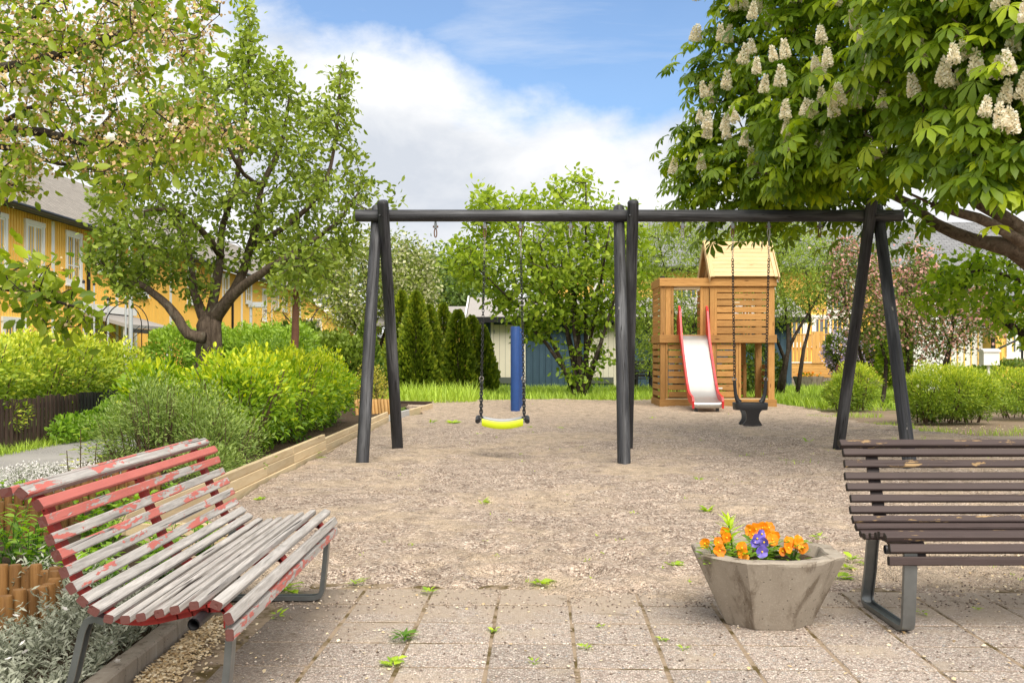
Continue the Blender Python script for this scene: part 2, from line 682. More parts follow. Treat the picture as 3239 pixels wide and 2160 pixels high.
def m_plain(name, c, rough=.6, metal=0.0, spec=.3, var=.12, bump=.0, scale=30):
    m = Mat(name, rough, spec)
    n = m.noise(m.obj(rand=True), scale, 5)
    m.col(m.mix(n, [x * (1 - var) for x in c], [min(1, x * (1 + var)) for x in c]))
    m.b.inputs['Metallic'].default_value = metal
    if bump:
        m.bump(n, bump, .005)
    return m.m


def m_leaf(name, dark, light, trans=.35, rough=.45, spec=.35, tcol=None, stops=None):
    m = Mat(name, rough, spec)
    t = m.attr('tint')
    G_ = (1.62, 1.50, 1.12)
    c = m.ramp(t, [(q, tuple(min(.92, x * k_) for x, k_ in zip(cc_, G_))) for q, cc_ in (stops or [(0, dark), (1, light)])] if tcol is None else (stops or [(0, dark), (1, light)]))
    m.col(c)
    out = m.t.nodes['Material Output']
    tc_ = m.mix(1.0, c, tcol or (1.3, 1.4, .45), 'MULTIPLY')
    tr = m.n('ShaderNodeBsdfTranslucent', Color=tc_)
    ms = m.n('ShaderNodeMixShader', i0=trans, i1=m.b.outputs[0], i2=tr.outputs[0])
    m.t.links.new(ms.outputs[0], out.inputs['Surface'])
    return m.m


def m_wood(name, c1, c2, knot=(.12, .05, .015), rough=.65, knots=True, gscale=1.0, vary=.25, grey=0.0):
    """boards with the grain along local X"""
    m = Mat(name, rough, .25)
    v = m.obj((1.2 * gscale, 14 * gscale, 14 * gscale))
    g = m.noise(v, 2.2, 7, .62, 1.2)
    c = m.ramp(g, [(.3, c1), (.72, c2)])
    fine = m.noise(m.obj((3, 120, 120)), 2.0, 3)
    c = m.mix(m.math('MULTIPLY', fine, .35), c, [x * .55 for x in c1])
    if knots:
        k = m.vor(m.obj((2.1, 9, 9)), 1.0)
        kd = m.sm(k.outputs['Distance'], .17, .05)
        c = m.mix(kd, c, knot)
    r = m.rnd()
    c = m.mix(1.0, c, m.ramp(r, [(0, (1 - vary, 1 - vary, 1 - vary)), (1, (1 + vary * .5, 1 + vary * .45, 1 + vary * .35))]), 'MULTIPLY')
    m.col(c)
    m.bump(m.math('ADD', g, fine), .25, .004)
    return m.m


def m_peel(name, paint, wood1, wood2, wear=(.2, .17, .14), scale=6.0, rough=.6):
    """peeling paint on bare wood; how much paint is left comes from each board's own 'paint' value"""
    m = Mat(name, rough, .3)
    v = m.obj((1.5, 22, 22))
    g = m.noise(v, 2.5, 8, .65, .8)
    fine = m.noise(m.obj((4, 160, 160)), 2.0, 4)
    w = m.ramp(g, [(.28, wood1), (.7, wood2)])
    w = m.mix(m.math('MULTIPLY', m.sm(fine, .5, .75), .5), w, wear)
    cr = m.noise(m.obj((.9, 34, 34)), 1.6, 2, .5, .4)
    w = m.mix(m.sm(cr, .36, .30), w, (.04, .033, .03))
    a = m.noise(m.obj((.9, 5.0, 5.0)), scale, 8, .66, .4)
    b = m.noise(m.obj((1.0, 2.2, 2.2)), scale * 4.5, 4, .6)
    f = m.math('ADD', m.math('MULTIPLY', a, .8), m.math('MULTIPLY', b, .2))
    thr = m.n('ShaderNodeAttribute', _attribute_name='paint', _attribute_type='OBJECT').outputs['Fac']
    f2 = m.math('ADD', f, m.math('MULTIPLY', m.math('SUBTRACT', thr, .5), .62))
    mk = m.sm(f2, .505, .525)
    gx = m.n('ShaderNodeSeparateXYZ', Vector=m.n('ShaderNodeTexCoord').outputs['Generated']).outputs[0]
    end = m.math('GREATER_THAN', m.math('ABSOLUTE', m.math('SUBTRACT', gx, .5)), .4985)
    mk2 = m.math('MAXIMUM', mk, m.math('MULTIPLY', end, .95))
    pc = m.mix(m.noise(m.obj((1, 1, 1)), 9, 4), [x * .78 for x in paint], [min(1, x * 1.12) for x in paint])
    pc = m.mix(end, pc, [x * .22 for x in paint])  # slat end faces: their shade is put into the paint as a darker colour
    m.col(m.mix(mk2, w, pc))
    h = m.math('ADD', m.math('MULTIPLY', mk, .55), m.math('ADD', m.math('MULTIPLY', g, .8), m.math('MULTIPLY', m.sm(cr, .30, .36), .6)))
    m.bump(h, .55, .004)
    return m.m


def m_log(name):
    """black-stained round timber, weathered, with drying cracks along local Z"""
    m = Mat(name, .55, .35)
    v = m.n('ShaderNodeTexCoord').outputs['Object']
    r = m.rnd()
    sh = m.n('ShaderNodeCombineXYZ', X=m.math('MULTIPLY', r, 13.), Y=m.math('MULTIPLY', r, 29.), Z=m.math('MULTIPLY', r, 17.)).outputs[0]
    v = m.n('ShaderNodeVectorMath', _operation='ADD', i0=v, i1=sh).outputs[0]
    g = m.noise(m.mapping(v, (26, 26, 1.3)), 1.6, 8, .65, .6)
    c = m.ramp(g, [(.3, (.012, .012, .014)), (.6, (.035, .036, .042)), (.8, (.085, .088, .10))])
    big = m.noise(m.mapping(v, (5, 5, .7)), 1.5, 4)
    c = m.mix(m.sm(big, .47, .76), c, m.mix(g, (.055, .058, .066), (.20, .205, .22)))
    ck = m.noise(m.mapping(v, (16, 16, .45)), 1.2, 2, .5, .3)
    crack = m.sm(m.math('ABSOLUTE', m.math('SUBTRACT', ck, .5)), .0, .016)
    c = m.mix(crack, (.004, .004, .004), c)
    sp = m.noise(m.mapping(v, (20, 20, 6)), 1.0, 2)
    c = m.mix(m.sm(sp, .74, .78), c, (.32, .30, .27))
    m.col(c)
    m.bump(m.math('ADD', m.math('MULTIPLY', crack, .8), g), .5, .006)
    return m.m


def m_sand():
    m = Mat('gravel_sand', .95, .1)
    p = m.pos()
    v1 = m.vor(p, 85)
    v2 = m.vor(p, 190)
    rc = m.n('ShaderNodeSeparateColor', Color=v1.outputs['Color']).outputs[0]
    rc2 = m.n('ShaderNodeSeparateColor', Color=v2.outputs['Color']).outputs[1]
    peb = m.ramp(rc, [(0, (.17, .125, .095)), (.25, (.34, .255, .20)), (.6, (.50, .39, .31)), (.85, (.62, .50, .405)), (1, (.80, .70, .59))])
    fine = m.ramp(rc2, [(0, (.36, .265, .185)), (.5, (.54, .42, .305)), (1, (.68, .55, .42))])
    big = m.noise(p, .55, 6, .6, .6)
    med = m.noise(p, 2.6, 5, .6, .3)
    msk = m.sm(m.math('ADD', m.math('MULTIPLY', big, .65), m.math('MULTIPLY', med, .35)), .46, .60)
    py = m.n('ShaderNodeSeparateXYZ', Vector=p).outputs[1]
    msk = m.math('MAXIMUM', msk, m.math('MULTIPLY', m.sm(py, 15.0, 21.0), .85))
    c = m.mix(msk, peb, fine)
    cl3 = m.noise(p, 16, 6, .72, .3)
    c = m.mix(1.0, c, m.ramp(cl3, [(.30, (.86, .85, .84)), (.48, (1.12, 1.1, 1.08)), (.68, (1.28, 1.25, 1.21))]), 'MULTIPLY')
    cl4 = m.noise(p, 5, 6, .7, .5)
    c = m.mix(1.0, c, m.ramp(cl4, [(.32, (.78, .76, .74)), (.5, (1.04, 1.04, 1.03)), (.7, (1.2, 1.18, 1.16))]), 'MULTIPLY')
    dk = m.sm(m.noise(p, 1.2, 7, .65, .4), .60, .74)
    c = m.mix(m.math('MULTIPLY', dk, .45), c, (.12, .085, .06))
    c = m.mix(m.math('MULTIPLY', m.sm(m.noise(p, 9, 4), .5, .72), .35), c, (.13, .10, .08))
    c = m.mix(1.0, c, (.95, .985, 1.03), 'MULTIPLY')
    m.col(c)
    h = m.math('ADD', m.math('MULTIPLY', v1.outputs['Distance'], -1.0), m.math('ADD', m.math('MULTIPLY', m.noise(p, 40, 5), 1.2), m.math('MULTIPLY', m.noise(p, 9, 6, .65), 3.0)))
    m.bump(h, 1.0, .02)
    return m.m


def m_paver():
    m = Mat('exposed_aggregate', .85, .25)
    p = m.pos()
    v1 = m.vor(p, 110)
    v2 = m.vor(p, 110, 'DISTANCE_TO_EDGE')
    rc = m.n('ShaderNodeSeparateColor', Color=v1.outputs['Color']).outputs[0]
    c = m.ramp(rc, [(0, (.22, .16, .13)), (.2, (.42, .315, .26)), (.45, (.58, .455, .38)), (.7, (.68, .545, .46)), (.9, (.80, .69, .58)), (1, (.32, .31, .31))])
    cem = m.mix(m.noise(p, 30, 3), (.36, .30, .24), (.24, .195, .155))
    c = m.mix(m.sm(v2.outputs['Distance'], .04, .13), cem, c)
    c = m.mix(m.math('MULTIPLY', m.sm(m.noise(p, 3.5, 6, .62, .5), .50, .72), .8), c, (.50, .395, .295))
    c = m.mix(m.math('MULTIPLY', m.sm(m.noise(p, 1.3, 7, .68, .8), .62, .76), .5), c, (.085, .06, .04))
    c = m.mix(1.0, c, m.ramp(m.rnd(), [(0, (.86, .86, .86)), (1, (1.06, 1.05, 1.04))]), 'MULTIPLY')
    px = m.n('ShaderNodeSeparateXYZ', Vector=p)
    du = m.math('ADD', px.outputs[1], m.math('MULTIPLY', m.math('SUBTRACT', m.noise(p, 2.2, 7, .65, .6), .5), 2.4))
    c = m.mix(m.math('MULTIPLY', m.sm(du, 4.45, 5.05), .85), c, m.mix(m.noise(p, 120, 3), (.34, .255, .185), (.58, .455, .34)))
    mo = m.noise(p, 5.5, 7, .7, .8)
    c = m.mix(m.math('MULTIPLY', m.sm(mo, .60, .70), .55), c, (.16, .115, .06))
    wx = m.math('ADD', px.outputs[0], m.math('MULTIPLY', m.noise(p, 3, 5), .5))
    wet = m.sm(wx, -.30, -.75)
    c = m.mix(m.math('MULTIPLY', wet, .62), c, (.10, .072, .05))
    c = m.mix(1.0, c, (.94, .985, 1.03), 'MULTIPLY')
    m.col(c)
    m.bump(m.math('ADD', m.sm(v2.outputs['Distance'], 0, .22), m.math('MULTIPLY', m.noise(p, 6, 4), .4)), .7, .006)
    return m.m


def m_ground():
    m = Mat('lawn_soil', .95, .1)
    p = m.pos()
    n = m.noise(p, 1.1, 7, .62, .5)
    dirt = m.mix(m.noise(p, 22, 6, .7), (.13, .092, .062), (.33, .255, .185))
    pet = m.vor(p, 55)
    dirt = m.mix(m.math('MULTIPLY', m.sm(m.noise(p, 2.2, 5), .52, .7), m.math('LESS_THAN', pet.outputs['Distance'], .33)), dirt, (.55, .44, .29))
    grass = m.mix(m.noise(p, 14, 5), (.05, .085, .015), (.15, .21, .04))
    px = m.n('ShaderNodeSeparateXYZ', Vector=p)
    edge = m.math('MULTIPLY', m.sm(px.outputs[0], 4.5, 6.2), m.sm(px.outputs[1], 25., 21.))
    c = m.mix(m.sm(m.math('ADD', n, m.math('MULTIPLY', edge, .28)), .54, .64), grass, dirt)
    m.col(c)
    m.bump(m.noise(p, 30, 6), .6, .02)
    return m.m


def m_soil():
    m = Mat('garden_soil', 1.0, .05)
    p = m.pos()
    m.col(m.mix(m.noise(p, 30, 7, .7), (.03, .021, .014), (.12, .088, .06)))
    m.bump(m.noise(p, 25, 7, .7), .9, .03)
    return m.m


def m_asphalt():
    m = Mat('path_asphalt', .9, .2)
    p = m.pos()
    v = m.vor(p, 120)
    rc = m.n('ShaderNodeSeparateColor', Color=v.outputs['Color']).outputs[0]
    c = m.ramp(rc, [(0, (.15, .145, .14)), (1, (.40, .38, .365))])
    c = m.mix(m.sm(m.noise(p, 1.2, 6), .4, .7), c, (.33, .315, .30))
    m.col(c)
    m.bump(v.outputs['Distance'], .4, .004)
    return m.m


def m_concrete():
    m = Mat('cast_concrete', .85, .2)
    v = m.obj((1, 1, 1))
    a = m.noise(v, 7, 7, .65, .4)
    st = m.noise(m.mapping(v, (9, 9, .9)), 1.3, 5, .6, .3)
    c = m.mix(a, (.23, .195, .155), (.40, .355, .295))
    c = m.mix(m.math('MULTIPLY', m.sm(st, .50, .66), .72), c, (.115, .085, .058))
    c = m.mix(m.math('MULTIPLY', m.sm(st, .42, .30), .5), c, (.46, .42, .36))
    sp = m.vor(v, 38)
    c = m.mix(m.sm(sp.outputs['Distance'], .13, .06), c, (.05, .04, .032))
    sp2 = m.noise(v, 120, 3)
    c = m.mix(m.math('MULTIPLY', m.sm(sp2, .55, .75), .4), c, (.50, .45, .38))
    m.col(c)
    m.bump(m.math('ADD', m.math('MULTIPLY', a, .7), m.math('ADD', m.math('MULTIPLY', sp2, .35), m.math('MULTIPLY', m.sm(sp.outputs['Distance'], .05, .14), .5))), .6, .006)
    return m.m


def m_bark(name, c1, c2, vs=(14, 14, 2.5)):
    m = Mat(name, .95, .1)
    v = m.mapping(m.n('ShaderNodeTexCoord').outputs['Object'], vs)
    a = m.noise(v, 1.6, 8, .68, 1.2)
    c = m.ramp(a, [(.3, c1), (.68, c2)])
    l = m.noise(m.n('ShaderNodeTexCoord').outputs['Object'], 5, 5)
    c = m.mix(m.math('MULTIPLY', m.sm(l, .56, .7), .35), c, (.26, .25, .19))
    m.col(c)
    m.bump(a, 1.0, .03)
    return m.m


def m_shingle(name, c1, c2, rot=(0, 0, 0), size=(.33, .17)):
    m = Mat(name, .9, .15)
    v = m.n('ShaderNodeUVMap').outputs[0]
    br = m.n('ShaderNodeTexBrick', Vector=v, Color1=(*c1, 1), Color2=(*c2, 1), Mortar=(*[x * .42 for x in c1], 1), Scale=1.0)
    br.inputs['Mortar Size'].default_value = .014
    br.inputs['Brick Width'].default_value = size[0]
    br.inputs['Row Height'].default_value = size[1]
    c = m.mix(m.math('MULTIPLY', m.noise(m.pos(), 1.4, 6), .5), br.outputs[0], [x * .7 for x in c1])
    m.col(c)
    m.bump(br.outputs['Fac'], -.5, .01)
    return m.m


def m_yellow(name, c=(.90, .58, .14)):
    m = Mat(name, .7, .25)
    p = m.pos()
    n = m.noise(m.mapping(p, (1, 1, .25)), 2.5, 6)
    m.col(m.mix(n, [x * .9 for x in c], [min(1, x * 1.08) for x in c]))
    return m.m


def m_glass(name, c=(.10, .12, .14)):
    m = Mat(name, .06, .8)
    n = m.noise(m.pos(), 2.5, 5, .6, 1.5)
    m.col(m.mix(n, [x * .4 for x in c], [x * 2.2 for x in c]))
    return m.m


MT = {}
MT['sand'] = m_sand()
MT['paver'] = m_paver()
MT['ground'] = m_ground()
MT['soil'] = m_soil()
MT['asphalt'] = m_asphalt()
MT['concrete'] = m_concrete()
MT['log'] = m_log('black_timber')
_m = Mat('mossy_joint', .95, .1)
_p = _m.pos()
_c = _m.mix(_m.sm(_m.noise(_p, 7, 5, .6), .45, .62), (.36, .28, .20), (.105, .078, .028))
_m.col(_m.mix(_m.math('MULTIPLY', _m.noise(_p, 90, 4), .5), _c, (.08, .055, .035)))
_m.bump(_m.noise(_p, 70, 5), .7, .006)
MT['moss'] = _m.m
MT['redpeel'] = m_peel('peeling_red_paint', (.52, .15, .125), (.225, .21, .195), (.55, .52, .495), scale=5.0)
MT['brownpeel'] = m_peel('chipped_brown_paint', (.062, .043, .041), (.24, .15, .07), (.40, .27, .13), wear=(.1, .07, .04), scale=6.0)
MT['red_metal'] = m_plain('red_metal_paint', (.42, .045, .04), .45, var=.3, scale=14, bump=.15)
MT['brown_metal'] = m_plain('brown_metal_paint', (.06, .045, .045), .5, var=.2)
MT['steel'] = m_plain('dull_galvanised_steel', (.22, .235, .24), .38, .8, var=.25, scale=18)
MT['dark_steel'] = m_plain('dark_steel', (.085, .085, .09), .45, .6, var=.25)
MT['chain'] = m_plain('black_coated_chain', (.022, .022, .024), .4, .2, spec=.5, var=.3)
MT['shackle'] = m_plain('galvanised_shackle', (.42, .40, .37), .38, .8, var=.3)
MT['rust'] = m_plain('rusty_steel', (.16, .085, .05), .7, .4, var=.4)
MT['rubber'] = m_plain('black_rubber', (.022, .023, .026), .42, spec=.5, var=.2)
MT['lime'] = m_plain('lime_green_plastic', (.50, .60, .012), .4, spec=.4, var=.08)
MT['seat_grey'] = m_plain('worn_grey_rubber', (.34, .35, .36), .45, spec=.4, var=.25, scale=10)
MT['blue'] = m_plain('blue_post_paint', (.018, .062, .22), .4, spec=.45, var=.22, scale=9)
MT['slide_red'] = m_plain('red_slide_plastic', (.62, .03, .035), .35, spec=.5, var=.1)
MT['slide_steel'] = m_plain('brushed_stainless_steel', (.48, .465, .44), .36, .8, var=.16, scale=3)
MT['pine'] = m_wood('oiled_pine', (.36, .18, .055), (.60, .335, .115))
MT['pine_light'] = m_wood('pale_new_pine', (.60, .42, .21), (.76, .58, .32), knot=(.35, .2, .08), vary=.12)
MT['edging'] = m_wood('pale_sawn_timber', (.58, .44, .26), (.76, .63, .42), knot=(.2, .13, .07), vary=.22, gscale=.6)
MT['deck'] = m_wood('golden_deck_pine', (.66, .36, .10), (.82, .49, .16), vary=.15)
MT['logedge'] = m_wood('pressure_treated_log', (.15, .068, .02), (.31, .165, .055), knots=False, vary=.3)
MT['logpale'] = m_wood('pale_log', (.50, .28, .10), (.70, .44, .18), knots=False, vary=.2)
MT['logcut'] = m_plain('log_cut_end', (.36, .20, .085), .85, var=.3)
MT['picket'] = m_wood('dark_brown_picket', (.055, .036, .030), (.115, .078, .066), knots=False, vary=.4)
MT['picket_dark'] = m_wood('black_picket', (.018, .017, .018), (.05, .048, .05), knots=False, vary=.3)
MT['picket_red'] = m_wood('red_brown_board', (.115, .05, .042), (.19, .09, .075), knots=False, vary=.2)
MT['yellow'] = m_yellow('ochre_yellow_paint')
MT['white'] = m_plain('white_trim_paint', (.80, .79, .76), .55, var=.05, scale=4)
MT['shedblue'] = m_plain('petrol_blue_boards', (.045, .085, .125), .7, var=.25, scale=3)
MT['sheddoor'] = m_plain('cream_door_paint', (.66, .62, .51), .6, var=.07, scale=4)
MT['glass'] = m_glass('window_glass')
MT['blind'] = m_plain('grey_blind', (.42, .44, .45), .5, var=.1)
MT['roofbrown'] = m_shingle('brown_grey_shingle', (.27, .245, .215), (.35, .32, .28))
MT['roofgrey'] = m_shingle('slate_grey_shingle', (.20, .205, .215), (.275, .28, .29))
MT['felt'] = m_plain('grey_roofing_felt', (.33, .31, .295), .9, var=.12, scale=2)
MT['black'] = m_plain('black_metal', (.012, .012, .013), .45, var=.2)
MT['lamp_grey'] = m_plain('lamp_grey_paint', (.47, .50, .53), .45, .3, var=.06)
MT['bark'] = m_bark('apple_bark', (.045, .032, .024), (.17, .13, .10))
MT['bark_dark'] = m_bark('dark_bark', (.022, .017, .014), (.085, .066, .052))
MT['bark_chest'] = m_bark('chestnut_bark', (.05, .036, .026), (.20, .15, .11), (8, 8, 8))
MT['twig'] = m_plain('twig_brown', (.10, .066, .04), .9, var=.4)
MT['stake'] = m_plain('red_brown_bark', (.14, .065, .04), .85, var=.4, scale=12)
MT['l_apple'] = m_leaf('apple_leaf', (.075, .125, .020), (.27, .35, .07))
MT['l_crab'] = m_leaf('crab_apple_leaf', (.050, .10, .014), (.30, .38, .035), trans=.42)
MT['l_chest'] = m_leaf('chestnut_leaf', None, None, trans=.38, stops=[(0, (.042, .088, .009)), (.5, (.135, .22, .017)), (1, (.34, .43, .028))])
MT['l_cherry'] = m_leaf('cherry_leaf', (.08, .15, .018), (.30, .39, .045), trans=.42)
MT['l_dogwood'] = m_leaf('bright_tree_leaf', (.05, .12, .014), (.30, .42, .03), trans=.45)
MT['l_willow'] = m_leaf('willow_leaf', (.09, .15, .035), (.31, .40, .10), trans=.4)
MT['l_haw'] = m_leaf('hawthorn_leaf', (.035, .075, .016), (.14, .20, .045))
MT['l_rowan'] = m_leaf('rowan_leaf', (.06, .10, .02), (.21, .27, .06))
MT['l_far'] = m_leaf('far_leaf', (.045, .09, .03), (.14, .21, .07))
MT['l_hedge'] = m_leaf('spirea_hedge_leaf', None, None, trans=.35, stops=[(0, (.04, .09, .014)), (.5, (.18, .27, .03)), (1, (.50, .53, .08))])
MT['l_privet'] = m_leaf('privet_leaf', (.06, .14, .02), (.25, .37, .06))
MT['l_forsythia'] = m_leaf('forsythia_leaf', None, None, trans=.4, stops=[(0, (.04, .10, .008)), (.5, (.15, .26, .014)), (1, (.46, .50, .03))])
MT['l_potentilla'] = m_leaf('potentilla_leaf', (.06, .115, .03), (.21, .29, .095), trans=.25)
MT['l_yew'] = m_leaf('yew_leaf', (.022, .062, .012), (.13, .19, .03), trans=.2)
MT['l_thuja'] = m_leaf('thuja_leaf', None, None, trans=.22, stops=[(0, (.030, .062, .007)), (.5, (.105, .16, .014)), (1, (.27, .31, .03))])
MT['l_silver'] = m_leaf('silver_leaf', (.20, .225, .15), (.50, .52, .42), trans=.2, tcol=(1, 1, .95))
MT['l_herb'] = m_leaf('garden_herb_leaf', (.05, .13, .02), (.24, .40, .045), trans=.4)
MT['l_weed'] = m_leaf('weed_leaf', (.12, .23, .03), (.36, .50, .05), trans=.4)
MT['l_grass'] = m_leaf('grass_blade', (.09, .17, .02), (.36, .50, .09), trans=.35)
MT['l_orange'] = m_leaf('sparse_shrub_leaf', (.15, .17, .03), (.40, .36, .09))
MT['blossom'] = m_leaf('wilted_blossom', None, None, trans=.25, tcol=(1, 1, .9), stops=[(0, (.45, .23, .07)), (.5, (.72, .51, .25)), (1, (.88, .77, .56))])
MT['white_petal'] = m_leaf('white_petal', (.72, .70, .66), (.88, .86, .84), trans=.25, tcol=(1, 1, 1))
MT['candle'] = m_leaf('chestnut_blossom', None, None, trans=.25, tcol=(1, 1, .9), stops=[(0, (.70, .48, .30)), (.3, (.90, .82, .64)), (1, (.98, .95, .84))])
MT['pink'] = m_leaf('hawthorn_blossom', (.55, .24, .20), (.82, .54, .47), trans=.25, tcol=(1, 1, 1))
MT['cream'] = m_leaf('rowan_blossom', (.44, .45, .22), (.68, .68, .42), trans=.2, tcol=(1, 1, .9))
MT['lilac'] = m_leaf('lilac_blossom', (.52, .42, .70), (.82, .74, .92), trans=.2, tcol=(1, 1, 1))
MT['orange'] = m_leaf('orange_petal', (.80, .20, .006), (.92, .40, .012), trans=.25, tcol=(1, 1, .8))
MT['violet'] = m_leaf('violet_petal', (.10, .075, .42), (.24, .18, .66), trans=.2, tcol=(1, 1, 1))
MT['pollen'] = m_plain('yellow_pollen', (.85, .55, .02), .6)
MT['petal_litter'] = m_leaf('fallen_petals', (.60, .42, .20), (.90, .78, .56), trans=.1, tcol=(1, 1, 1))
MT['sign_white'] = m_plain('sign_white', (.78, .77, .74), .5, var=.04)
MT['sign_red'] = m_plain('sign_red', (.55, .04, .03), .5, var=.04)

# ------------------------------------------------------------------ the setting
def vnoise(x, y, s=0.0):
    return (math.sin(x * 1.7 + s) * math.sin(y * 1.3 + s * 2) + .6 * math.sin(x * 3.9 + y * 1.1 + s) * math.sin(y * 4.3 - x + s)
            + .45 * math.sin(x * 9.1 - y * 5.3) * math.sin(y * 8.3 + x * 3.1) + .3 * math.sin(x * 17.3 + y * 3) * math.sin(y * 19.1 - x * 4))


g = MB().poly([(-400, -30, -.035), (400, -30, -.035), (400, 900, -.035), (-400, 900, -.035)]).build('ground', MT['ground'])
tag(g, 'lawn and bare earth reaching away behind the play area', kind='structure')


def interp(y, pts):
    if y <= pts[0][0]:
        return pts[0][1]
    for (a, b), (c, d) in zip(pts, pts[1:]):
        if y <= c:
            return b + (d - b) * (y - a) / (c - a)
    return pts[-1][1]


XL = [(4.3, -1.25), (5.6, -1.4), (6.3, -2.17), (18.5, -2.08), (21, -1.75), (23, -2.2), (27.4, -2.9)]
XR = [(4.7, 9.0), (12.2, 9.0), (13.5, 7.0), (15.5, 6.2), (18.5, 5.9), (24, 6.3), (26.0, 6.1), (27.4, 5.0)]
NU, NV = 250, 330
tv = np.linspace(0, 1, NV + 1)
yv = 4.35 + 23.05 * (0.3 * tv + 0.7 * tv * tv)
V = np.zeros((NV + 1, NU + 1, 3))
for j in range(NV + 1):
    y = float(yv[j])
    xl = interp(y, XL) + (.05 * vnoise(y, 1, 3) if y > 19 else 0)
    xr = interp(y, XR) + .18 * vnoise(y * 1.3, 2, 5)
    V[j, :, 0] = np.linspace(xl, xr, NU + 1)
    V[j, :, 1] = y


def vn(x, y, s=0.0):
    return (np.sin(x * 1.7 + s) * np.sin(y * 1.3 + s * 2) + .6 * np.sin(x * 3.9 + y * 1.1 + s) * np.sin(y * 4.3 - x + s)
            + .45 * np.sin(x * 9.1 - y * 5.3) * np.sin(y * 8.3 + x * 3.1) + .3 * np.sin(x * 17.3 + y * 3) * np.sin(y * 19.1 - x * 4))


X_, Y_ = V[:, :, 0], V[:, :, 1]
amp = np.clip((Y_ - 4.7) * 1.5, .2, 1)
Z_ = (.012 * vn(X_ * 1.1, Y_ * 1.1) + .008 * vn(X_ * 3.1, Y_ * 2.7, 4) + .004 * vn(X_ * 7.3, Y_ * 6.1, 1)) * amp
rise = np.clip((Y_ + .30 * vn(X_ * 1.1, Y_ * .8, 2) + .12 * vn(X_ * 4.1, Y_ * 3, 1) - 4.78) / .65, 0, 1)
Z_ += -.026 + .040 * rise + .02 * np.clip((Y_ - 6) / 3, 0, 1)
# scuffed hollows, footprints and the pits under swings and slide
for (mx, my, mr, md) in [(-.1, 12.1, .55, .05), (2.9, 12.2, .5, .045), (4.0, 21.6, .7, .06), (1.15, 10.9, .3, -.02)]:
    Z_ -= md * np.exp(-((X_ - mx) ** 2 + (Y_ - my) ** 2) / mr ** 2)
for _ in range(420):
    mx, my = rng.uniform(-1.6, 6.0), 5.5 + 19 * rng.random() ** 1.6
    a = rng.uniform(0, 3.14)
    l1, l2 = rng.uniform(.10, .20), rng.uniform(.06, .10)
    u_ = (X_ - mx) * math.cos(a) + (Y_ - my) * math.sin(a)
    w_ = -(X_ - mx) * math.sin(a) + (Y_ - my) * math.cos(a)
    q_ = (u_ / l1) ** 2 + (w_ / l2) ** 2
    Z_ += rng.uniform(.012, .024) * (-np.exp(-q_) + .55 * np.exp(-(np.sqrt(q_) - 1.6) ** 2 / .25))
Z_[:, 0] -= .03 * (Y_[:, 0] > 19)
Z_[:, -1] -= .03 * (Y_[:, -1] > 19)
V[:, :, 2] = Z_
V = [tuple(v) for v in V.reshape(-1, 3)]
F = []
for j in range(NV):
    for i in range(NU):
        a = j * (NU + 1) + i
        F.append([a, a + 1, a + NU + 2, a + NU + 1])
sand = mesh_obj('sand', V, F, MT['sand'], smooth=True)
tag(sand, 'gravelly beige sand covering the play area', kind='structure')

# terrace of slabs
TA = R(1.56)
tdir_ = Vector((math.sin(TA), math.cos(TA), 0))
tside = Vector((math.cos(TA), -math.sin(TA), 0))
TO = Vector((.237, 3.961, 0))
PS = .331
bed = MB()
q = [TO + tside * a + tdir_ * b for a, b in ((-1.75, -2.6), (6.0, -2.6), (6.0, 1.45), (-1.75, 1.45))]
bed.extr([(p.x, p.y, -.05) for p in q], (0, 0, .0478))
terr = bed.build('paved_terrace', MT['moss'])
tag(terr, 'terrace of square pebble-faced slabs with mossy joints', kind='structure')
for r in range(-7, 4):
    for c in range(-5, 17):
        gap = .014
        lo = TO + tside * (c * PS) + tdir_ * (r * PS)
        w = PS - gap + random.uniform(-.006, .004)
        if lo.x < -1.36:
            continue
        cx, cy = lo + tside * PS / 2 + tdir_ * PS / 2, None
        tilt = (random.uniform(-.003, .003), random.uniform(-.003, .003))
        a = w / 2
        bv = .003
        Vp = []
        for s_, z in ((a, -.04), (a, -.003), (a - bv, 0)):
            for (i, j) in ((-1, -1), (1, -1), (1, 1), (-1, 1)):
                Vp.append((i * s_, j * s_, z))
        Fp = [[0, 3, 2, 1], [8, 9, 10, 11]]
        for L_ in (0, 4):
            for k in range(4):
                Fp.append([L_ + k, L_ + (k + 1) % 4, L_ + 4 + (k + 1) % 4, L_ + 4 + k])
        o = mesh_obj('paver', Vp, Fp, MT['paver'], terr, local=True)
        o.location = (cx.x, cx.y, random.uniform(-.0006, .0022))
        o.rotation_euler = (tilt[0], tilt[1], -TA + random.uniform(-.018, .018))

# a short run of slabs beside the right swing leg
sl = MB()
sl.box(4.6, 8.2, 14.2, 15.4, -.06, -.012)
path2 = sl.build('slab_path', MT['moss'])
tag(path2, 'short strip of slabs across the bare earth at right', kind='structure')
for r in range(3):
    for c in range(9):
        x, y = 4.62 + c * .39, 14.22 + r * .385
        mb = MB().box(x, x + .375, y, y + .372, -.05, .004 + random.uniform(-.004, .004))
        mb.build('paver', MT['paver'], path2)

# asphalt path along the left fence
mb = MB()
V, F = [], []
for j in range(61):
    y = 2 + j * .75
    w = .05 * vnoise(y, 3)
    V += [(-5.95 + w, y, .0), (-5.2, y, .012), (-4.35 + w, y, 0)]
for j in range(60):
    for k in (0, 1):
        a = j * 3 + k
        F.append([a, a + 1, a + 4, a + 3])
tag(mesh_obj('path', V, F, MT['asphalt']), 'grey asphalt path beside the picket fence', kind='structure')

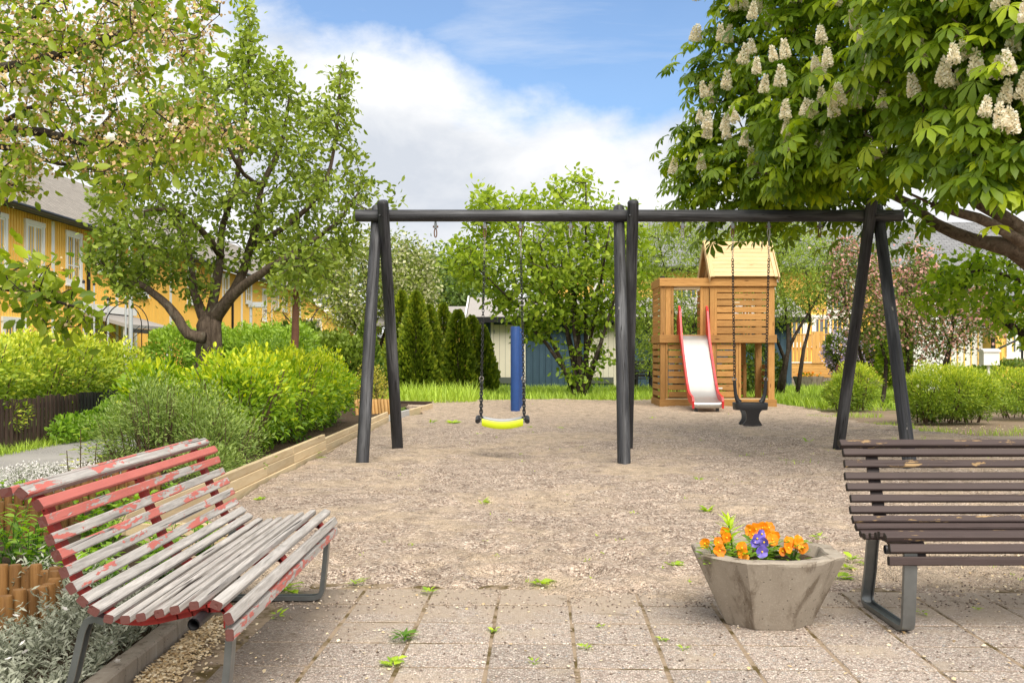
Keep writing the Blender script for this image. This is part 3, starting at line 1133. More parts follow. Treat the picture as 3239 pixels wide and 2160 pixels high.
# raised planting bed behind edging and kerb
V, F = [], []
for j in range(81):
    y = 1.5 + j * .27
    for i in range(15):
        xr = -1.40 if y < 5.5 else interp(y, [(5.5, -1.40), (6.3, -2.32), (18.5, -2.25), (23.2, -2.2)])
        x = -4.38 + (xr + 4.38) * i / 14
        hb = .055 if y < 6 else .11
        V.append((x, y, (hb + .02 * vnoise(x * 2, y * 2)) * (0 if i == 0 else 1) - (.02 if i == 0 else 0)))
for j in range(80):
    for i in range(14):
        a = j * 15 + i
        F.append([a, a + 1, a + 16, a + 15])
tag(mesh_obj('planting_bed', V, F, MT['soil'], smooth=True), 'dark soil of the raised planting bed', kind='structure')

kerb = thing('kerb', None, None, (-1.36, 3.5, 0))
kerb["kind"] = 'structure'
for k in range(7):
    y0 = 2.0 + k * .46
    abox('kerb_stone', -1.41, -1.335, y0, y0 + .452, -.05, .085 + random.uniform(-.006, .006), MT['concrete'], kerb, bev=.008)

# timber edging of the sand: three boards high, one board an object
ed = thing('timber_edging', 'low wall of pale sawn boards holding the shrub bed beside the sand', 'edging', (-2.25, 12, 0))
ys = [6.2, 8.05, 9.6, 10.75, 12.5, 14.3, 16.2, 18.45]
for a, b in zip(ys, ys[1:]):
    for lvl, (z0, z1) in enumerate(((-.04, .075), (.078, .165), (.168, .236))):
        h = -.012 * lvl + random.uniform(-.004, .004)
        xa, xb = -2.22 + (a - 6.2) * .0075, -2.22 + (b - 6.2) * .0075
        sink = 0 if a < 12 else -.05
        plank('board', (xa + h, a + .004, (z0 + z1) / 2 + sink), (xb + h, b - .004, (z0 + z1) / 2 + sink), z1 - z0, .045, MT['edging'], ed)
plank('board', (-2.1, 18.5, .07), (-1.95, 20.2, .07), .14, .05, m_plain('grey_board', (.5, .49, .47), .7), ed)
plank('board', (-1.95, 20.25, .06), (-1.72, 23.0, .06), .14, .05, MT['edging'], ed)
plank('board', (-2.75, 23.6, .13), (-1.75, 23.1, .13), .07, .12, MT['picket'], ed)
plank('board', (-2.2, 6.15, .06), (-1.55, 6.13, .06), .12, .05, MT['edging'], ed)
plank('board', (-2.2, 6.15, .16), (-1.55, 6.13, .16), .07, .05, MT['edging'], ed)


# ------------------------------------------------------------------ buildings
def uv_quad(o, uvs):
    me = o.data
    uvl = me.uv_layers.new(name='UVMap')
    for li, uv in enumerate(uvs):
        uvl.data[li].uv = uv


def roof_plane(name, p, mat, parent, thick=.12):
    """sloped roof slab from 4 corners (eave0, eave1, ridge1, ridge0) with UV in metres"""
    p = [Vector(a) for a in p]
    n = (p[1] - p[0]).cross(p[3] - p[0]).normalized()
    if n.z < 0:
        n = -n
    off = woff(parent)
    V = [tuple(a - off) for a in p] + [tuple(a - n * thick - off) for a in p]
    F = [[0, 1, 2, 3], [7, 6, 5, 4]] + [[i, i + 4, (i + 1) % 4 + 4, (i + 1) % 4] for i in range(4)]
    me = bpy.data.meshes.new(name)
    me.from_pydata(V, [], F)
    me.materials.append(mat)
    uvl = me.uv_layers.new(name='UVMap')
    e = (p[1] - p[0]).normalized()
    s_ = (p[3] - p[0]).normalized()
    for poly in me.polygons:
        for li in poly.loop_indices:
            w = Vector(me.vertices[me.loops[li].vertex_index].co) + off - p[0]
            uvl.data[li].uv = (w.dot(e), w.dot(s_))
    return link(bpy.data.objects.new(name, me), parent)


def window(parent, c, along, out, w, h, mull=1, blind=False, tr=.13, sill=True):
    """casement: white casing boards, sash bars, dark pane; c = bottom centre on the wall plane"""
    c, along, out = Vector(c), Vector(along), Vector(out)
    up = Vector((0, 0, 1))
    pane = MB()

    def slab(mb, a0, a1, z0, z1, d0, d1):
        b = len(mb.V)
        for z in (z0, z1):
            for d in (d0, d1):
                for a in (a0, a1):
                    mb.V.append(tuple(c + along * a + up * z + out * d))
        mb.F += [[b + i for i in f] for f in ((0, 2, 3, 1), (4, 5, 7, 6), (0, 1, 5, 4), (2, 6, 7, 3), (0, 4, 6, 2), (1, 3, 7, 5))]
    fr = MB()
    slab(fr, -w / 2, -w / 2 + tr, 0, h, 0, .07)
    slab(fr, w / 2 - tr, w / 2, 0, h, 0, .07)
    slab(fr, -w / 2 + tr, w / 2 - tr, 0, tr, 0, .068)
    slab(fr, -w / 2 - .03, w / 2 + .03, h, h + tr, 0, .075)
    wo = fr.build('window', MT['white'], parent)
    sash = MB()
    iw, ih = w - 2 * tr, h - tr
    slab(sash, -iw / 2, -iw / 2 + .06, tr, h, 0, .045)
    slab(sash, iw / 2 - .06, iw / 2, tr, h, 0, .045)
    slab(sash, -iw / 2 + .06, iw / 2 - .06, tr, tr + .06, 0, .045)
    slab(sash, -iw / 2 + .06, iw / 2 - .06, h - .06, h, 0, .045)
    for m in range(mull):
        x = -iw / 2 + iw * (m + 1) / (mull + 1)
        slab(sash, x - .05, x + .05, tr + .06, h - .06, 0, .047)
    slab(sash, -iw / 2 + .06, iw / 2 - .06, tr + ih * .33, tr + ih * .33 + .035, 0, .04)
    so = sash.build('frame', MT['white'], wo)
    slab(pane, -iw / 2, iw / 2, tr, h, .004, .02)
    pane.build('pane', MT['blind'] if blind else MT['glass'], wo)
    if sill:
        sb = MB()
        slab(sb, -w / 2 - .04, w / 2 + .04, -.04, 0, 0, .13)
        sb.build('sill', MT['white'], wo)
    return wo


# long yellow row house on the left, its front parallel to the path
HX, HY0, HY1, HE = -14.0, 18.0, 73.0, 5.28
house = thing('row_house', 'long two-storey yellow timber row house with brown shingle roof behind the left hedge', 'house', (HX, 40, 0))
MB().box(HX - 9, HX, HY0, HY1, -.1, HE).build('wall', MT['yellow'], house)
cl_ = MB()
y = HY0 + .1
while y < HY1:
    cl_.box(HX + .002, HX + .032, y, y + .055, .3, HE - .02)
    y += .17
cl_.build('cladding', MT['yellow'], house)
rf = roof_plane('roof', [(HX + .55, HY0 - .4, HE - .02), (HX + .55, HY1 + .4, HE - .02), (HX - 4.6, HY1 + .4, HE + 3.3), (HX - 4.6, HY0 - .4, HE + 3.3)], MT['roofbrown'], house)
roof_plane('roof', [(HX - 9.6, HY0 - .4, HE - .02), (HX - 9.6, HY1 + .4, HE - .02), (HX - 4.6, HY1 + .4, HE + 3.3), (HX - 4.6, HY0 - .4, HE + 3.3)], MT['roofbrown'], house)
gut = MB().tube([(HX + .62, HY0 - .4, HE - .02), (HX + .62, HY1 + .4, HE - .02)], .06, 8)
gut.build('gutter', MT['black'], house)
MB().box(HX + .50, HX + .56, HY0 - .4, HY1 + .4, HE + .0, HE + .05).build('drip_edge', MT['lamp_grey'], house)
for yd in (35.3, 53.5):
    MB().tube([(HX + .62, yd, HE - .05), (HX + .6, yd, HE - .25), (HX + .12, yd, HE - .6), (HX + .1, yd, HE - .8), (HX + .1, yd, .2)], .055, 8).build('downpipe', MT['black'], house)
for yt in (26.5, 32.7, 38.0, 44.0, 50.0, 55.6, 62.5, 68.0):
    MB().box(HX, HX + .045, yt - .11, yt + .11, .2, HE - .05).build('corner_board', MT['white'], house)
for i, (yw, w, h, z0, bl) in enumerate(((24.2, 1.2, 1.55, 3.38, 0), (29.1, 1.25, 1.55, 3.38, 1), (31.45, 1.25, 1.58, 3.38, 1), (34.25, 1.25, 1.58, 3.38, 0), (36.75, 1.2, .95, 3.95, 0),
                                        (40.6, 1.25, 1.55, 3.38, 0), (46.8, 1.25, 1.5, 3.38, 1), (52.4, 1.25, 1.1, 3.9, 0), (57.0, 1.3, 1.2, 3.9, 0),
                                        (60.6, 1.0, 1.7, 3.1, 0), (63.6, 1.4, 1.2, 3.85, 0), (66.0, 1.4, 1.2, 3.85, 0), (70.3, 1.3, 1.3, 3.7, 0))):
    window(house, (HX, yw, z0), (0, 1, 0), (1, 0, 0), w, h, blind=bool(bl))
for yw in (30.2, 35.9, 39.2, 47.0, 58.5, 64.0):
    window(house, (HX, yw, .95), (0, 1, 0), (1, 0, 0), 1.5, 1.15)
# porch canopies
for yc in (37.0, 62.5):
    pc = MB().extr([(HX, yc - 2.3, 2.5), (HX, yc + 2.3, 2.5), (HX + 1.6, yc + 2.3, 2.05), (HX + 1.6, yc - 2.3, 2.05)], (0, 0, .12)).build('porch_canopy', MT['felt'], house)
    MB().box(HX, HX + .25, yc - 2.4, yc + 2.4, 2.6, 2.85).build('canopy_flashing', MT['white'], pc)
    MB().box(HX + 1.5, HX + 1.62, yc - 2.3, yc + 2.3, 1.9, 2.04).build('fascia', MT['dark_steel'], pc)
    for s_ in (-2.1, 2.1):
        MB().box(HX + 1.4, HX + 1.5, yc + s_ - .05, yc + s_ + .05, 0, 2.06).build('post', MT['white'], pc)

gb = thing('gable_house', 'yellow gabled house with dark roof beyond the end of the row house', 'house', (-16, 82, 0))
wl = MB().extr([(-21, 77, -.1), (-11.2, 77, -.1), (-11.2, 77, 2.9), (-16.1, 77, 6.6), (-21, 77, 2.9)], (0, 14, 0)).build('wall', MT['yellow'], gb)
roof_plane('roof', [(-10.7, 76.5, 2.6), (-10.7, 91.5, 2.6), (-16.1, 91.5, 6.75), (-16.1, 76.5, 6.75)], MT['roofgrey'], gb, .2)
roof_plane('roof', [(-21.5, 76.5, 2.6), (-21.5, 91.5, 2.6), (-16.1, 91.5, 6.75), (-16.1, 76.5, 6.75)], MT['roofgrey'], gb, .2)
for sgn, xe in ((1, -10.7), (-1, -21.5)):
    MB().bar((xe, 76.42, 2.45), (-16.1, 76.42, 6.6), .28, .06, (0, 1, 0)).build('barge_board', MT['white'], gb)
window(gb, (-14.2, 77, 2.4), (1, 0, 0), (0, -1, 0), 1.2, 1.3)

# yellow house behind the play tower
bh = thing('yellow_house', 'yellow house with steep slate-grey roof hidden behind the trees right of the tower', 'house', (16, 48, 0))
BY = 47.0
MB().box(1.5, 36, BY, BY + 9, -.1, 5.1).build('wall', MT['yellow'], bh)
cl_ = MB()
x = 1.6
while x < 36:
    cl_.box(x, x + .06, BY - .03, BY - .002, .3, 5.05)
    x += .2
cl_.build('cladding', MT['yellow'], bh)
roof_plane('roof', [(1.0, BY - .5, 4.95), (36.5, BY - .5, 4.95), (36.5, BY + 3.4, 7.4), (1.0, BY + 3.4, 7.4)], MT['roofgrey'], bh, .2)
roof_plane('roof', [(1.0, BY + 9.5, 4.95), (36.5, BY + 9.5, 4.95), (36.5, BY + 3.4, 7.4), (1.0, BY + 3.4, 7.4)], MT['roofgrey'], bh, .2)
MB().tube([(1.0, BY - .55, 4.95), (36.5, BY - .55, 4.95)], .07, 8).build('gutter', MT['black'], bh)
for (xw, z0, w, h) in ((4.2, 3.0, 1.3, 1.4), (7.6, 3.0, 1.3, 1.4), (11.0, 3.0, 1.3, 1.4), (14.4, 3.0, 1.3, 1.4), (18.2, 3.0, 1.3, 1.4),
                       (11.9, 1.55, 2.0, 1.25), (13.9, 1.55, 1.6, 1.25), (16.8, 1.2, 1.3, 1.5), (20.5, 1.2, 1.3, 1.5)):
    window(bh, (xw, BY, z0), (1, 0, 0), (0, -1, 0), w, h, mull=1)

# veranda of the yellow house: upright boards over a skirt of level boards
dk = thing('veranda', 'golden pine veranda with upright board railing in front of the yellow house', 'veranda', (12.4, 44, 0))
DY = 43.2
for k in range(5):
    abox('skirt_board', 10.6, 14.6, DY, DY + .03, .28 + k * .115, .28 + k * .115 + .108, MT['deck'], dk)
abox('deck_floor', 10.6, 14.6, DY + .035, DY + 3.7, .76, .84, MT['deck'], dk)
for k in range(28):
    x = 10.62 + k * .142
    if 12.0 < x < 12.55:
        continue
    abox('rail_board', x, x + .105, DY - .03, DY - .005, .9, 1.98, MT['deck'], dk)
for x in (12.05, 12.2, 12.36):
    abox('gate_board', x, x + .148, DY - .06, DY - .032, .86, 2.12, MT['deck'], dk)
abox('hand_rail', 10.55, 14.65, DY - .05, DY + .06, 1.98, 2.03, MT['deck'], dk)
abox('bottom_rail', 10.55, 14.65, DY - .04, DY + .03, .855, .9, MT['white'], dk)
for k, (y0, z1) in enumerate(((DY - .02, .26), (DY - .35, .14))):
    for j in range(4):
        abox('step_block', 10.6 + j, 11.58 + j, y0 - .32 if k == 0 else y0 - .3, y0 if k == 0 else y0 - .002, 0 - .03, z1, MT['concrete'], dk)

pv = MB().box(11.0, 15.0, 36.5, 42.3, -.03, .0).build('pavement', MT['paver'])
tag(pv, 'pale paved yard in front of the veranda', kind='structure')

# house at the right edge
rh = thing('corner_house', 'corner of a yellow house with white porch screen at the right edge', 'house', (15.5, 31, 0))
RY = 31.0
MB().extr([(13.9, RY, -.1), (13.9, RY + 8, -.1), (13.9, RY + 8, 2.9), (13.9, RY + 4, 4.3), (13.9, RY, 2.9)], (10, 0, 0)).build('wall', MT['yellow'], rh)
cl_ = MB()
x = 13.95
while x < 18:
    cl_.box(x, x + .05, RY - .03, RY - .002, .3, 2.85)
    x += .15
cl_.build('cladding', MT['yellow'], rh)
window(rh, (14.55, RY, 1.1), (1, 0, 0), (0, -1, 0), .62, 1.2, mull=1, tr=.1)
MB().box(14.98, 15.08, RY - .05, RY - .001, .2, 2.85).build('corner_board', MT['white'], rh)
MB().tube([(13.82, RY - .12, 2.85), (13.82, RY - .12, .1)], .06, 8).build('downpipe', MT['black'], rh)
roof_plane('roof', [(13.3, RY - .5, 2.85), (24.5, RY - .5, 2.85), (24.5, RY + 4, 4.5), (13.3, RY + 4, 4.5)], MT['roofgrey'], rh, .15)
roof_plane('roof', [(13.3, RY + 8.5, 2.85), (24.5, RY + 8.5, 2.85), (24.5, RY + 4, 4.5), (13.3, RY + 4, 4.5)], MT['roofgrey'], rh, .15)
scr = MB().box(11.7, 13.7, RY + .3, RY + .36, .1, 2.9).build('porch_screen', MT['white'], rh)
for k in range(10):
    MB().box(11.75 + k * .2, 11.78 + k * .2, RY + .27, RY + .298, .12, 1.95).build('screen_batten', MT['yellow'] if k > 4 else MT['white'], rh)
MB().box(11.65, 13.75, RY + .2, RY + .298, 1.96, 2.1).build('screen_rail', MT['white'], rh)
hr = MB().tube([(12.9, RY - 1.6, 1.15), (13.9, RY - 1.6, 1.62), (16.5, RY - 1.6, 1.62)], .03, 8).build('hand_rail', MT['black'], rh)
for x, z in ((13.15, 1.25), (13.95, 1.6), (15.2, 1.6)):
    MB().box(x - .025, x + .025, RY - 1.63, RY - 1.58, -.02, z).build('rail_post', MT['black'], rh)

# blue storage shed with cream doors
sh = thing('storage_shed', 'long petrol-blue storage shed with cream doors behind the multi-stemmed tree', 'shed', (3, 37, 0))
SY = 36.5
MB().box(-1.05, 9.5, SY, SY + 4, -.05, 2.5).build('wall', MT['shedblue'], sh)
x = -1.0
k = 0
while x < 9.4:
    if not (-.72 < x < .42 or 2.45 < x < 3.5):
        MB().box(x, x + .12, SY - .03, SY - .002, .12, 2.42).build('cladding_board', MT['shedblue'], sh)
    x += .215
for (x0, x1) in ((-.62, .36), (2.55, 3.45)):
    d = MB()
    n = 5
    for i in range(n):
        a = x0 + (x1 - x0) * i / n
        d.box(a + .004, a + (x1 - x0) / n - .004, SY - .045, SY - .006, .22, 2.2)
    do = d.build('door', MT['sheddoor'], sh)
    MB().box(x0 + .01, x1 - .01, SY - .052, SY - .046, .22, .42).build('kick_plate', MT['steel'], do)
    MB().box(x0 + .03, x1 - .02, SY - .034, SY - .006, .2, .218).build('threshold', MT['steel'], do)
    for z in (.55, 1.2, 1.9):
        MB().box(x0 - .01, x0 + .03, SY - .07, SY - .05, z, z + .12).build('hinge', MT['steel'], do)
    MB().lathe([(.0, 0), (.03, .0), (.03, .03), (0, .03)], 8, (x1 - .1, SY - .08, 1.15)).build('door_knob', MT['black'], do)
    fr = MB()
    for xx in (x0 - .1, x1 + .002):
        fr.box(xx, xx + .096, SY - .055, SY - .003, .1, 2.3)
    fr.box(x0 - .1, x1 + .098, SY - .055, SY - .003, 2.302, 2.40)
    fr.build('door_frame', MT['sheddoor'], do)
roof_plane('roof', [(-1.5, SY - .5, 2.46), (10, SY - .5, 2.46), (10, SY + 2.2, 3.25), (-1.5, SY + 2.2, 3.25)], MT['felt'], sh, .1)
roof_plane('roof', [(-1.5, SY + 5, 2.46), (10, SY + 5, 2.46), (10, SY + 2.2, 3.25), (-1.5, SY + 2.2, 3.25)], MT['felt'], sh, .1)
MB().box(-1.52, 10.02, SY - .56, SY - .505, 2.26, 2.44).build('fascia', MT['black'], sh)
MB().bar((-1.56, SY - .55, 2.40), (-1.56, SY + 2.2, 3.20), .05, .22).build('barge_board', MT['white'], sh)
sg = MB().box(4.62, 4.88, SY - .06, SY - .034, 1.45, 1.85).build('notice', MT['sign_white'], sh)
MB().bar((4.66, SY - .064, 1.6), (4.84, SY - .064, 1.8), .03, .004, (0, 1, 0)).build('red_slash', MT['sign_red'], sg)

gr = thing('far_garage', 'low far garage with pale felt roof seen past the conifers', 'garage', (-2.6, 46, 0))
MB().box(-5.2, -1.0, 45, 51, -.05, 2.6).build('wall', MT['yellow'], gr)
roof_plane('roof', [(-5.6, 44.4, 2.5), (-.6, 44.4, 2.5), (-.6, 48, 3.35), (-5.6, 48, 3.35)], MT['felt'], gr, .12)
roof_plane('roof', [(-5.6, 51.6, 2.5), (-.6, 51.6, 2.5), (-.6, 48, 3.35), (-5.6, 48, 3.35)], MT['felt'], gr, .12)

# ------------------------------------------------------------------ swing set
BYC, BZ, BR = 12.07, 2.72, .068
sw = thing('swing_frame', 'black-stained round timber swing frame with three pairs of crossed legs', 'swing frame', (1.2, BYC, 0))


def logpole(name, p0, p1, r, parent, r1=None, knob=True):
    """peeled pole, long axis on local Z, slightly uneven with a rounded head"""
    p0, p1 = Vector(p0), Vector(p1)
    L = (p1 - p0).length
    n, m = 20, 28
    mb = MB()
    ph = random.uniform(0, 9)
    prof = []
    for i in range(m + 1):
        t = i / m
        rr = (r + ((r1 or r) - r) * t) * (1 + .012 * math.sin(t * 9 + ph) + .008 * math.sin(t * 23 + ph))
        prof.append((rr, t * L))
    if knob:
        rr = prof[-1][0]
        prof[-1] = (rr, L - .03)
        prof += [(rr * .93, L - .012), (rr * .72, L)]
    b = 0
    mb.lathe(prof, n)
    for i in range(len(prof)):
        for k in range(n):
            v = mb.V[i * n + k]
            a = 2 * math.pi * k / n
            f = 1 + .012 * math.sin(3 * a + ph + i * .2) + .012 * math.sin(5 * a - ph)
            if k == int(ph * 2) % n and 2 < i < m - 2:
                f *= .93
            mb.V[i * n + k] = (v[0] * f, v[1] * f, v[2])
    o = mb.build(name, MT['log'], parent, local=True)
    smooth_angle(o, 35)
    d = (p1 - p0).normalized()
    q = d.to_track_quat('Z', 'Y')
    o.rotation_mode = 'QUATERNION'
    o.rotation_quaternion = q
    o.location = p0 - woff(parent)
    return o


logpole('beam', (-1.753, BYC, BZ), (4.39, BYC, BZ), BR, sw)
for (fx, fy, tx, ty, tz) in ((-1.555, 11.14, -1.53, 12.215, 2.845), (-1.382, 13.0, -1.435, 11.925, 2.87),
                             (1.145, 10.98, 1.213, 12.215, 2.845), (1.39, 13.0, 1.345, 11.925, 2.87),
                             (3.985, 10.75, 4.15, 12.215, 2.845), (3.93, 12.95, 4.0, 11.925, 2.89)):
    d = Vector((tx - fx, ty - fy, tz))
    foot = Vector((fx, fy, 0)) - d * .03
    logpole('leg', foot, (tx, ty, tz), .069, sw, .063)
for x in (-1.46, 1.30, 4.05):
    MB().tube([(x, BYC - .22, 2.70), (x, BYC + .24, 2.70)], .009, 6).build('bolt', MT['dark_steel'], sw)


def link_chain(mb, p0, p1, ll=.042, lw=.026, wr=.0048, twist=0.0):
    p0, p1 = Vector(p0), Vector(p1)
    L = (p1 - p0).length
    d = (p1 - p0).normalized()
    pitch = ll - 2 * wr * 1.1
    n = max(1, int(L / pitch))
    a = d.orthogonal().normalized()
    b = d.cross(a)
    for i in range(n):
        c = p0 + d * (pitch * (i + .5) * L / (pitch * n))
        ang = (math.pi / 2 if i % 2 else 0) + twist * i + .4
        e = a * math.cos(ang) + b * math.sin(ang)
        pts = []
        for k in range(10):
            t = 2 * math.pi * k / 10
            st = (ll / 2 - lw / 2)
            pts.append(c + d * (math.sin(t) * lw / 2 + math.copysign(st, math.sin(t)) * (1 if abs(math.sin(t)) > .2 else .6)) + e * (math.cos(t) * lw / 2))
        mb.tube(pts, wr, 4, closed=True)


def hanger(x, parent, chain=True):
    o = MB()
    o.tube([(x, BYC, BZ - BR + .015), (x, BYC, BZ - BR - .03)], .012, 8)
    o.box(x - .016, x + .016, BYC - .012, BYC + .012, BZ - BR - .075, BZ - BR - .02)
    h = o.build('hanger', MT['steel'], parent)
    MB().tube([(x - .03, BYC, BZ - BR - .055), (x + .03, BYC, BZ - BR - .055)], .012, 8).build('pivot_bolt', MT['rust'], h)
    pts = [(x + .014 * math.cos(t), BYC, BZ - BR - .125 + .05 * math.sin(t)) for t in [2 * math.pi * k / 12 for k in range(12)]]
    MB().tube(pts, .007, 5, closed=True).build('shackle', MT['rust'] if random.random() < .6 else MT['shackle'], h)


hx = [(1000, 0), (1113, 1), (1195, 1), (1310, 0), (1567, 0), (1682, 1), (1765, 1), (1882, 0)]
HXW = [(P(a, 500, BYC).x, c) for a, c in hx]
for x, c in HXW:
    hanger(x, sw)

# flat swing seat on chains
sx0, sx1 = HXW[1][0], HXW[2][0]
seat_z = .42
s1 = thing('flat_swing', 'flat swing seat with lime-green front edge hanging on black chains', 'swing', (-.106, BYC, seat_z))
topz = BZ - BR - .165
rz = .905
for side, x, xb in ((-1, sx0, -.348), (1, sx1, .136)):
    mb = MB()
    pr = Vector((x + (xb - x) * .86, BYC, rz))
    link_chain(mb, (x, BYC, topz), (x + (pr.x - x) * .13, BYC, topz - .24), .030, .018, .0032)
    mb.build('thin_chain', MT['shackle'], s1)
    mb = MB()
    link_chain(mb, (x + (pr.x - x) * .13, BYC, topz - .24), pr)
    mb.build('chain', MT['chain'], s1)
    mb = MB()
    mb.tube([pr + Vector((.022 * math.cos(t), 0, .022 * math.sin(t) - .01)) for t in [2 * math.pi * k / 14 for k in range(14)]], .006, 6, closed=True)
    mb.build('ring', MT['shackle'], s1)
    for dy in (-.075, .075):
        mb = MB()
        e = Vector((xb, BYC + dy, seat_z + .05))
        link_chain(mb, pr - Vector((0, 0, .03)), e, .05, .032, .0075)
        mb.build('chain', MT['chain'], s1)
        MB().lathe([(.0, -.02), (.02, -.016), (.028, 0), (.02, .016), (0, .02)], 10, (e.x, e.y, e.z - .02), cap=False).build('seat_bolt', MT['chain'], s1)


def sag_x(n, x0, x1, z0, dip):
    return [(x0 + (x1 - x0) * i / n, z0 - dip * (1 - (2 * i / n - 1) ** 2)) for i in range(n + 1)]


X0, X1 = -.382, .170
prof = sag_x(24, X0, X1, seat_z + .028, .052)
mb = MB()
for (x, z) in prof:
    w = .11 - .025 * abs((x - (X0 + X1) / 2) / ((X1 - X0) / 2)) ** 4
    for dy, dz in ((-w, 0), (-w * .9, .012), (-w * .6, .004), (0, -.002), (w * .6, .004), (w * .9, .012), (w, 0), (w * .9, -.026), (0, -.03), (-w * .9, -.026)):
        mb.V.append((x, BYC + dy, z + dz))
n = 10
for i in range(24):
    for k in range(n):
        mb.F.append([i * n + k, i * n + (k + 1) % n, (i + 1) * n + (k + 1) % n, (i + 1) * n + k])
mb.F.append(list(range(n))[::-1])
mb.F.append([24 * n + k for k in range(n)])
smooth_angle(mb.build('seat', MT['seat_grey'], s1), 50)
mb = MB()
pts = []
for i, (x, z) in enumerate(prof[2:-2]):
    pts.append((x, BYC - .108 - .012 * (1 - ((x - (X0 + X1) / 2) / ((X1 - X0) / 2)) ** 2), z - .02))
mb.V = []
for (x, y, z) in pts:
    for k in range(10):
        t = 2 * math.pi * k / 10
        mb.V.append((x, y + .018 * math.cos(t), z + .043 * math.sin(t)))
for i in range(len(pts) - 1):
    for k in range(10):
        mb.F.append([i * 10 + k, i * 10 + (k + 1) % 10, (i + 1) * 10 + (k + 1) % 10, (i + 1) * 10 + k])
mb.F.append(list(range(10))[::-1])
mb.F.append([(len(pts) - 1) * 10 + k for k in range(10)])
smooth_angle(mb.build('front_edge', MT['lime'], s1), 50)
mb = MB()
pts2 = [(x, 2 * BYC - y, z + .036) for x, y, z in pts]
mb.tube(pts2, .022, 10)
smooth_angle(mb.build('rear_edge', MT['seat_grey'], s1), 50)
for xe in (X0, X1):
    MB().tube([(xe, BYC - .115, seat_z + .0), (xe, BYC - .05, seat_z + .03), (xe, BYC + .05, seat_z + .035), (xe, BYC + .115, seat_z + .03)], .028, 10).build('end_cap', MT['rubber'], s1)

# toddler swing
tx0, tx1 = HXW[5][0], HXW[6][0]
bz = .385
s2 = thing('toddler_swing', 'black rubber toddler swing seat hanging on chains in front of the tower', 'swing', (2.674, BYC, bz))
xc = 2.674
for side, x in ((-1, tx0), (1, tx1)):
    xb = xc + side * .176
    mb = MB()
    link_chain(mb, (x, BYC, topz), (x, BYC, topz - .25), .030, .018, .0032)
    mb.build('thin_chain', MT['shackle'], s2)
    mb = MB()
    link_chain(mb, (x, BYC, topz - .25), (xb, BYC, .90))
    mb.build('chain', MT['chain'], s2)
    mb = MB()
    mb.tube([Vector((xb, BYC, .885)) + Vector((.02 * math.cos(t), 0, .02 * math.sin(t))) for t in [2 * math.pi * k / 12 for k in range(12)]], .006, 6, closed=True)
    mb.build('ring', MT['shackle'], s2)
    mb = MB()
    arm = [(xb, .875, .018), (xb + side * -.004, .80, .019), (xb + side * -.012, .72, .020), (xb - side * .03, .66, .026), (xb - side * .055, .625, .035)]
    mb.tube([(a, BYC, z) for a, z, r_ in arm], [r_ for a, z, r_ in arm], 10)
    smooth_angle(mb.build('arm', MT['rubber'], s2), 60)
# ring rim, rounded rectangle
mb = MB()
rim = []
for k in range(28):
    t = 2 * math.pi * k / 28
    c, s_ = math.cos(t), math.sin(t)
    rim.append((math.copysign(abs(c) ** .55, c) * .185, math.copysign(abs(s_) ** .55, s_) * .16))
for zz, sc in ((.545, .98), (.575, 1.0), (.615, 1.02), (.625, 1.0), (.615, .90), (.55, .88)):
    mb.V += [(xc + a * sc, BYC + b * sc, zz) for a, b in rim]
for i in range(6):
    for k in range(28):
        mb.F.append([i * 28 + k, i * 28 + (k + 1) % 28, ((i + 1) % 6) * 28 + (k + 1) % 28, ((i + 1) % 6) * 28 + k])
smooth_angle(mb.build('rim', MT['rubber'], s2), 50)
# T-shaped front and rear aprons meeting in the crotch seat
for sg_, nm in ((-1, 'front_apron'), (1, 'rear_apron')):
    half = [(.128, .56), (.10, .548), (.082, .53), (.07, .50), (.066, .47), (.07, .44), (.085, .415), (.10, .395), (.108, .378), (.09, .368)]
    mb = MB()
    y0 = BYC + sg_ * .165
    for y in (y0, y0 - sg_ * .028):
        for hx_, z in half:
            mb.V += [(xc - hx_, y - sg_ * (.56 - z) * .25, z), (xc, y + sg_ * .006 - sg_ * (.56 - z) * .25, z - .004 * (z < .39)), (xc + hx_, y - sg_ * (.56 - z) * .25, z)]
    m = len(half)
    for L_, fl in ((0, 0), (3 * m, 1)):
        for i in range(m - 1):
            for k in (0, 1):
                f = [L_ + i * 3 + k, L_ + i * 3 + k + 1, L_ + (i + 1) * 3 + k + 1, L_ + (i + 1) * 3 + k]
                mb.F.append(f if not fl else f[::-1])
    for i in range(m - 1):
        for k in (0, 2):
            mb.F.append([i * 3 + k, (i + 1) * 3 + k, 3 * m + (i + 1) * 3 + k, 3 * m + i * 3 + k])
    smooth_angle(mb.build(nm, MT['rubber'], s2), 50)
MB().box(xc - .085, xc + .085, BYC - .125, BYC + .125, .372, .392).build('crotch_seat', MT['rubber'], s2)

# ------------------------------------------------------------------ play tower with slide
TY = 23.8
tw = thing('play_tower', 'golden pine play tower with gabled roof and slide', 'play tower', (4.55, TY + .6, 0))


def tX(z):
    return z * .0026335 + 3.0135


def tZ(y):
    return EH - (y / 2.658 + 740 - HY) / FPX * TY


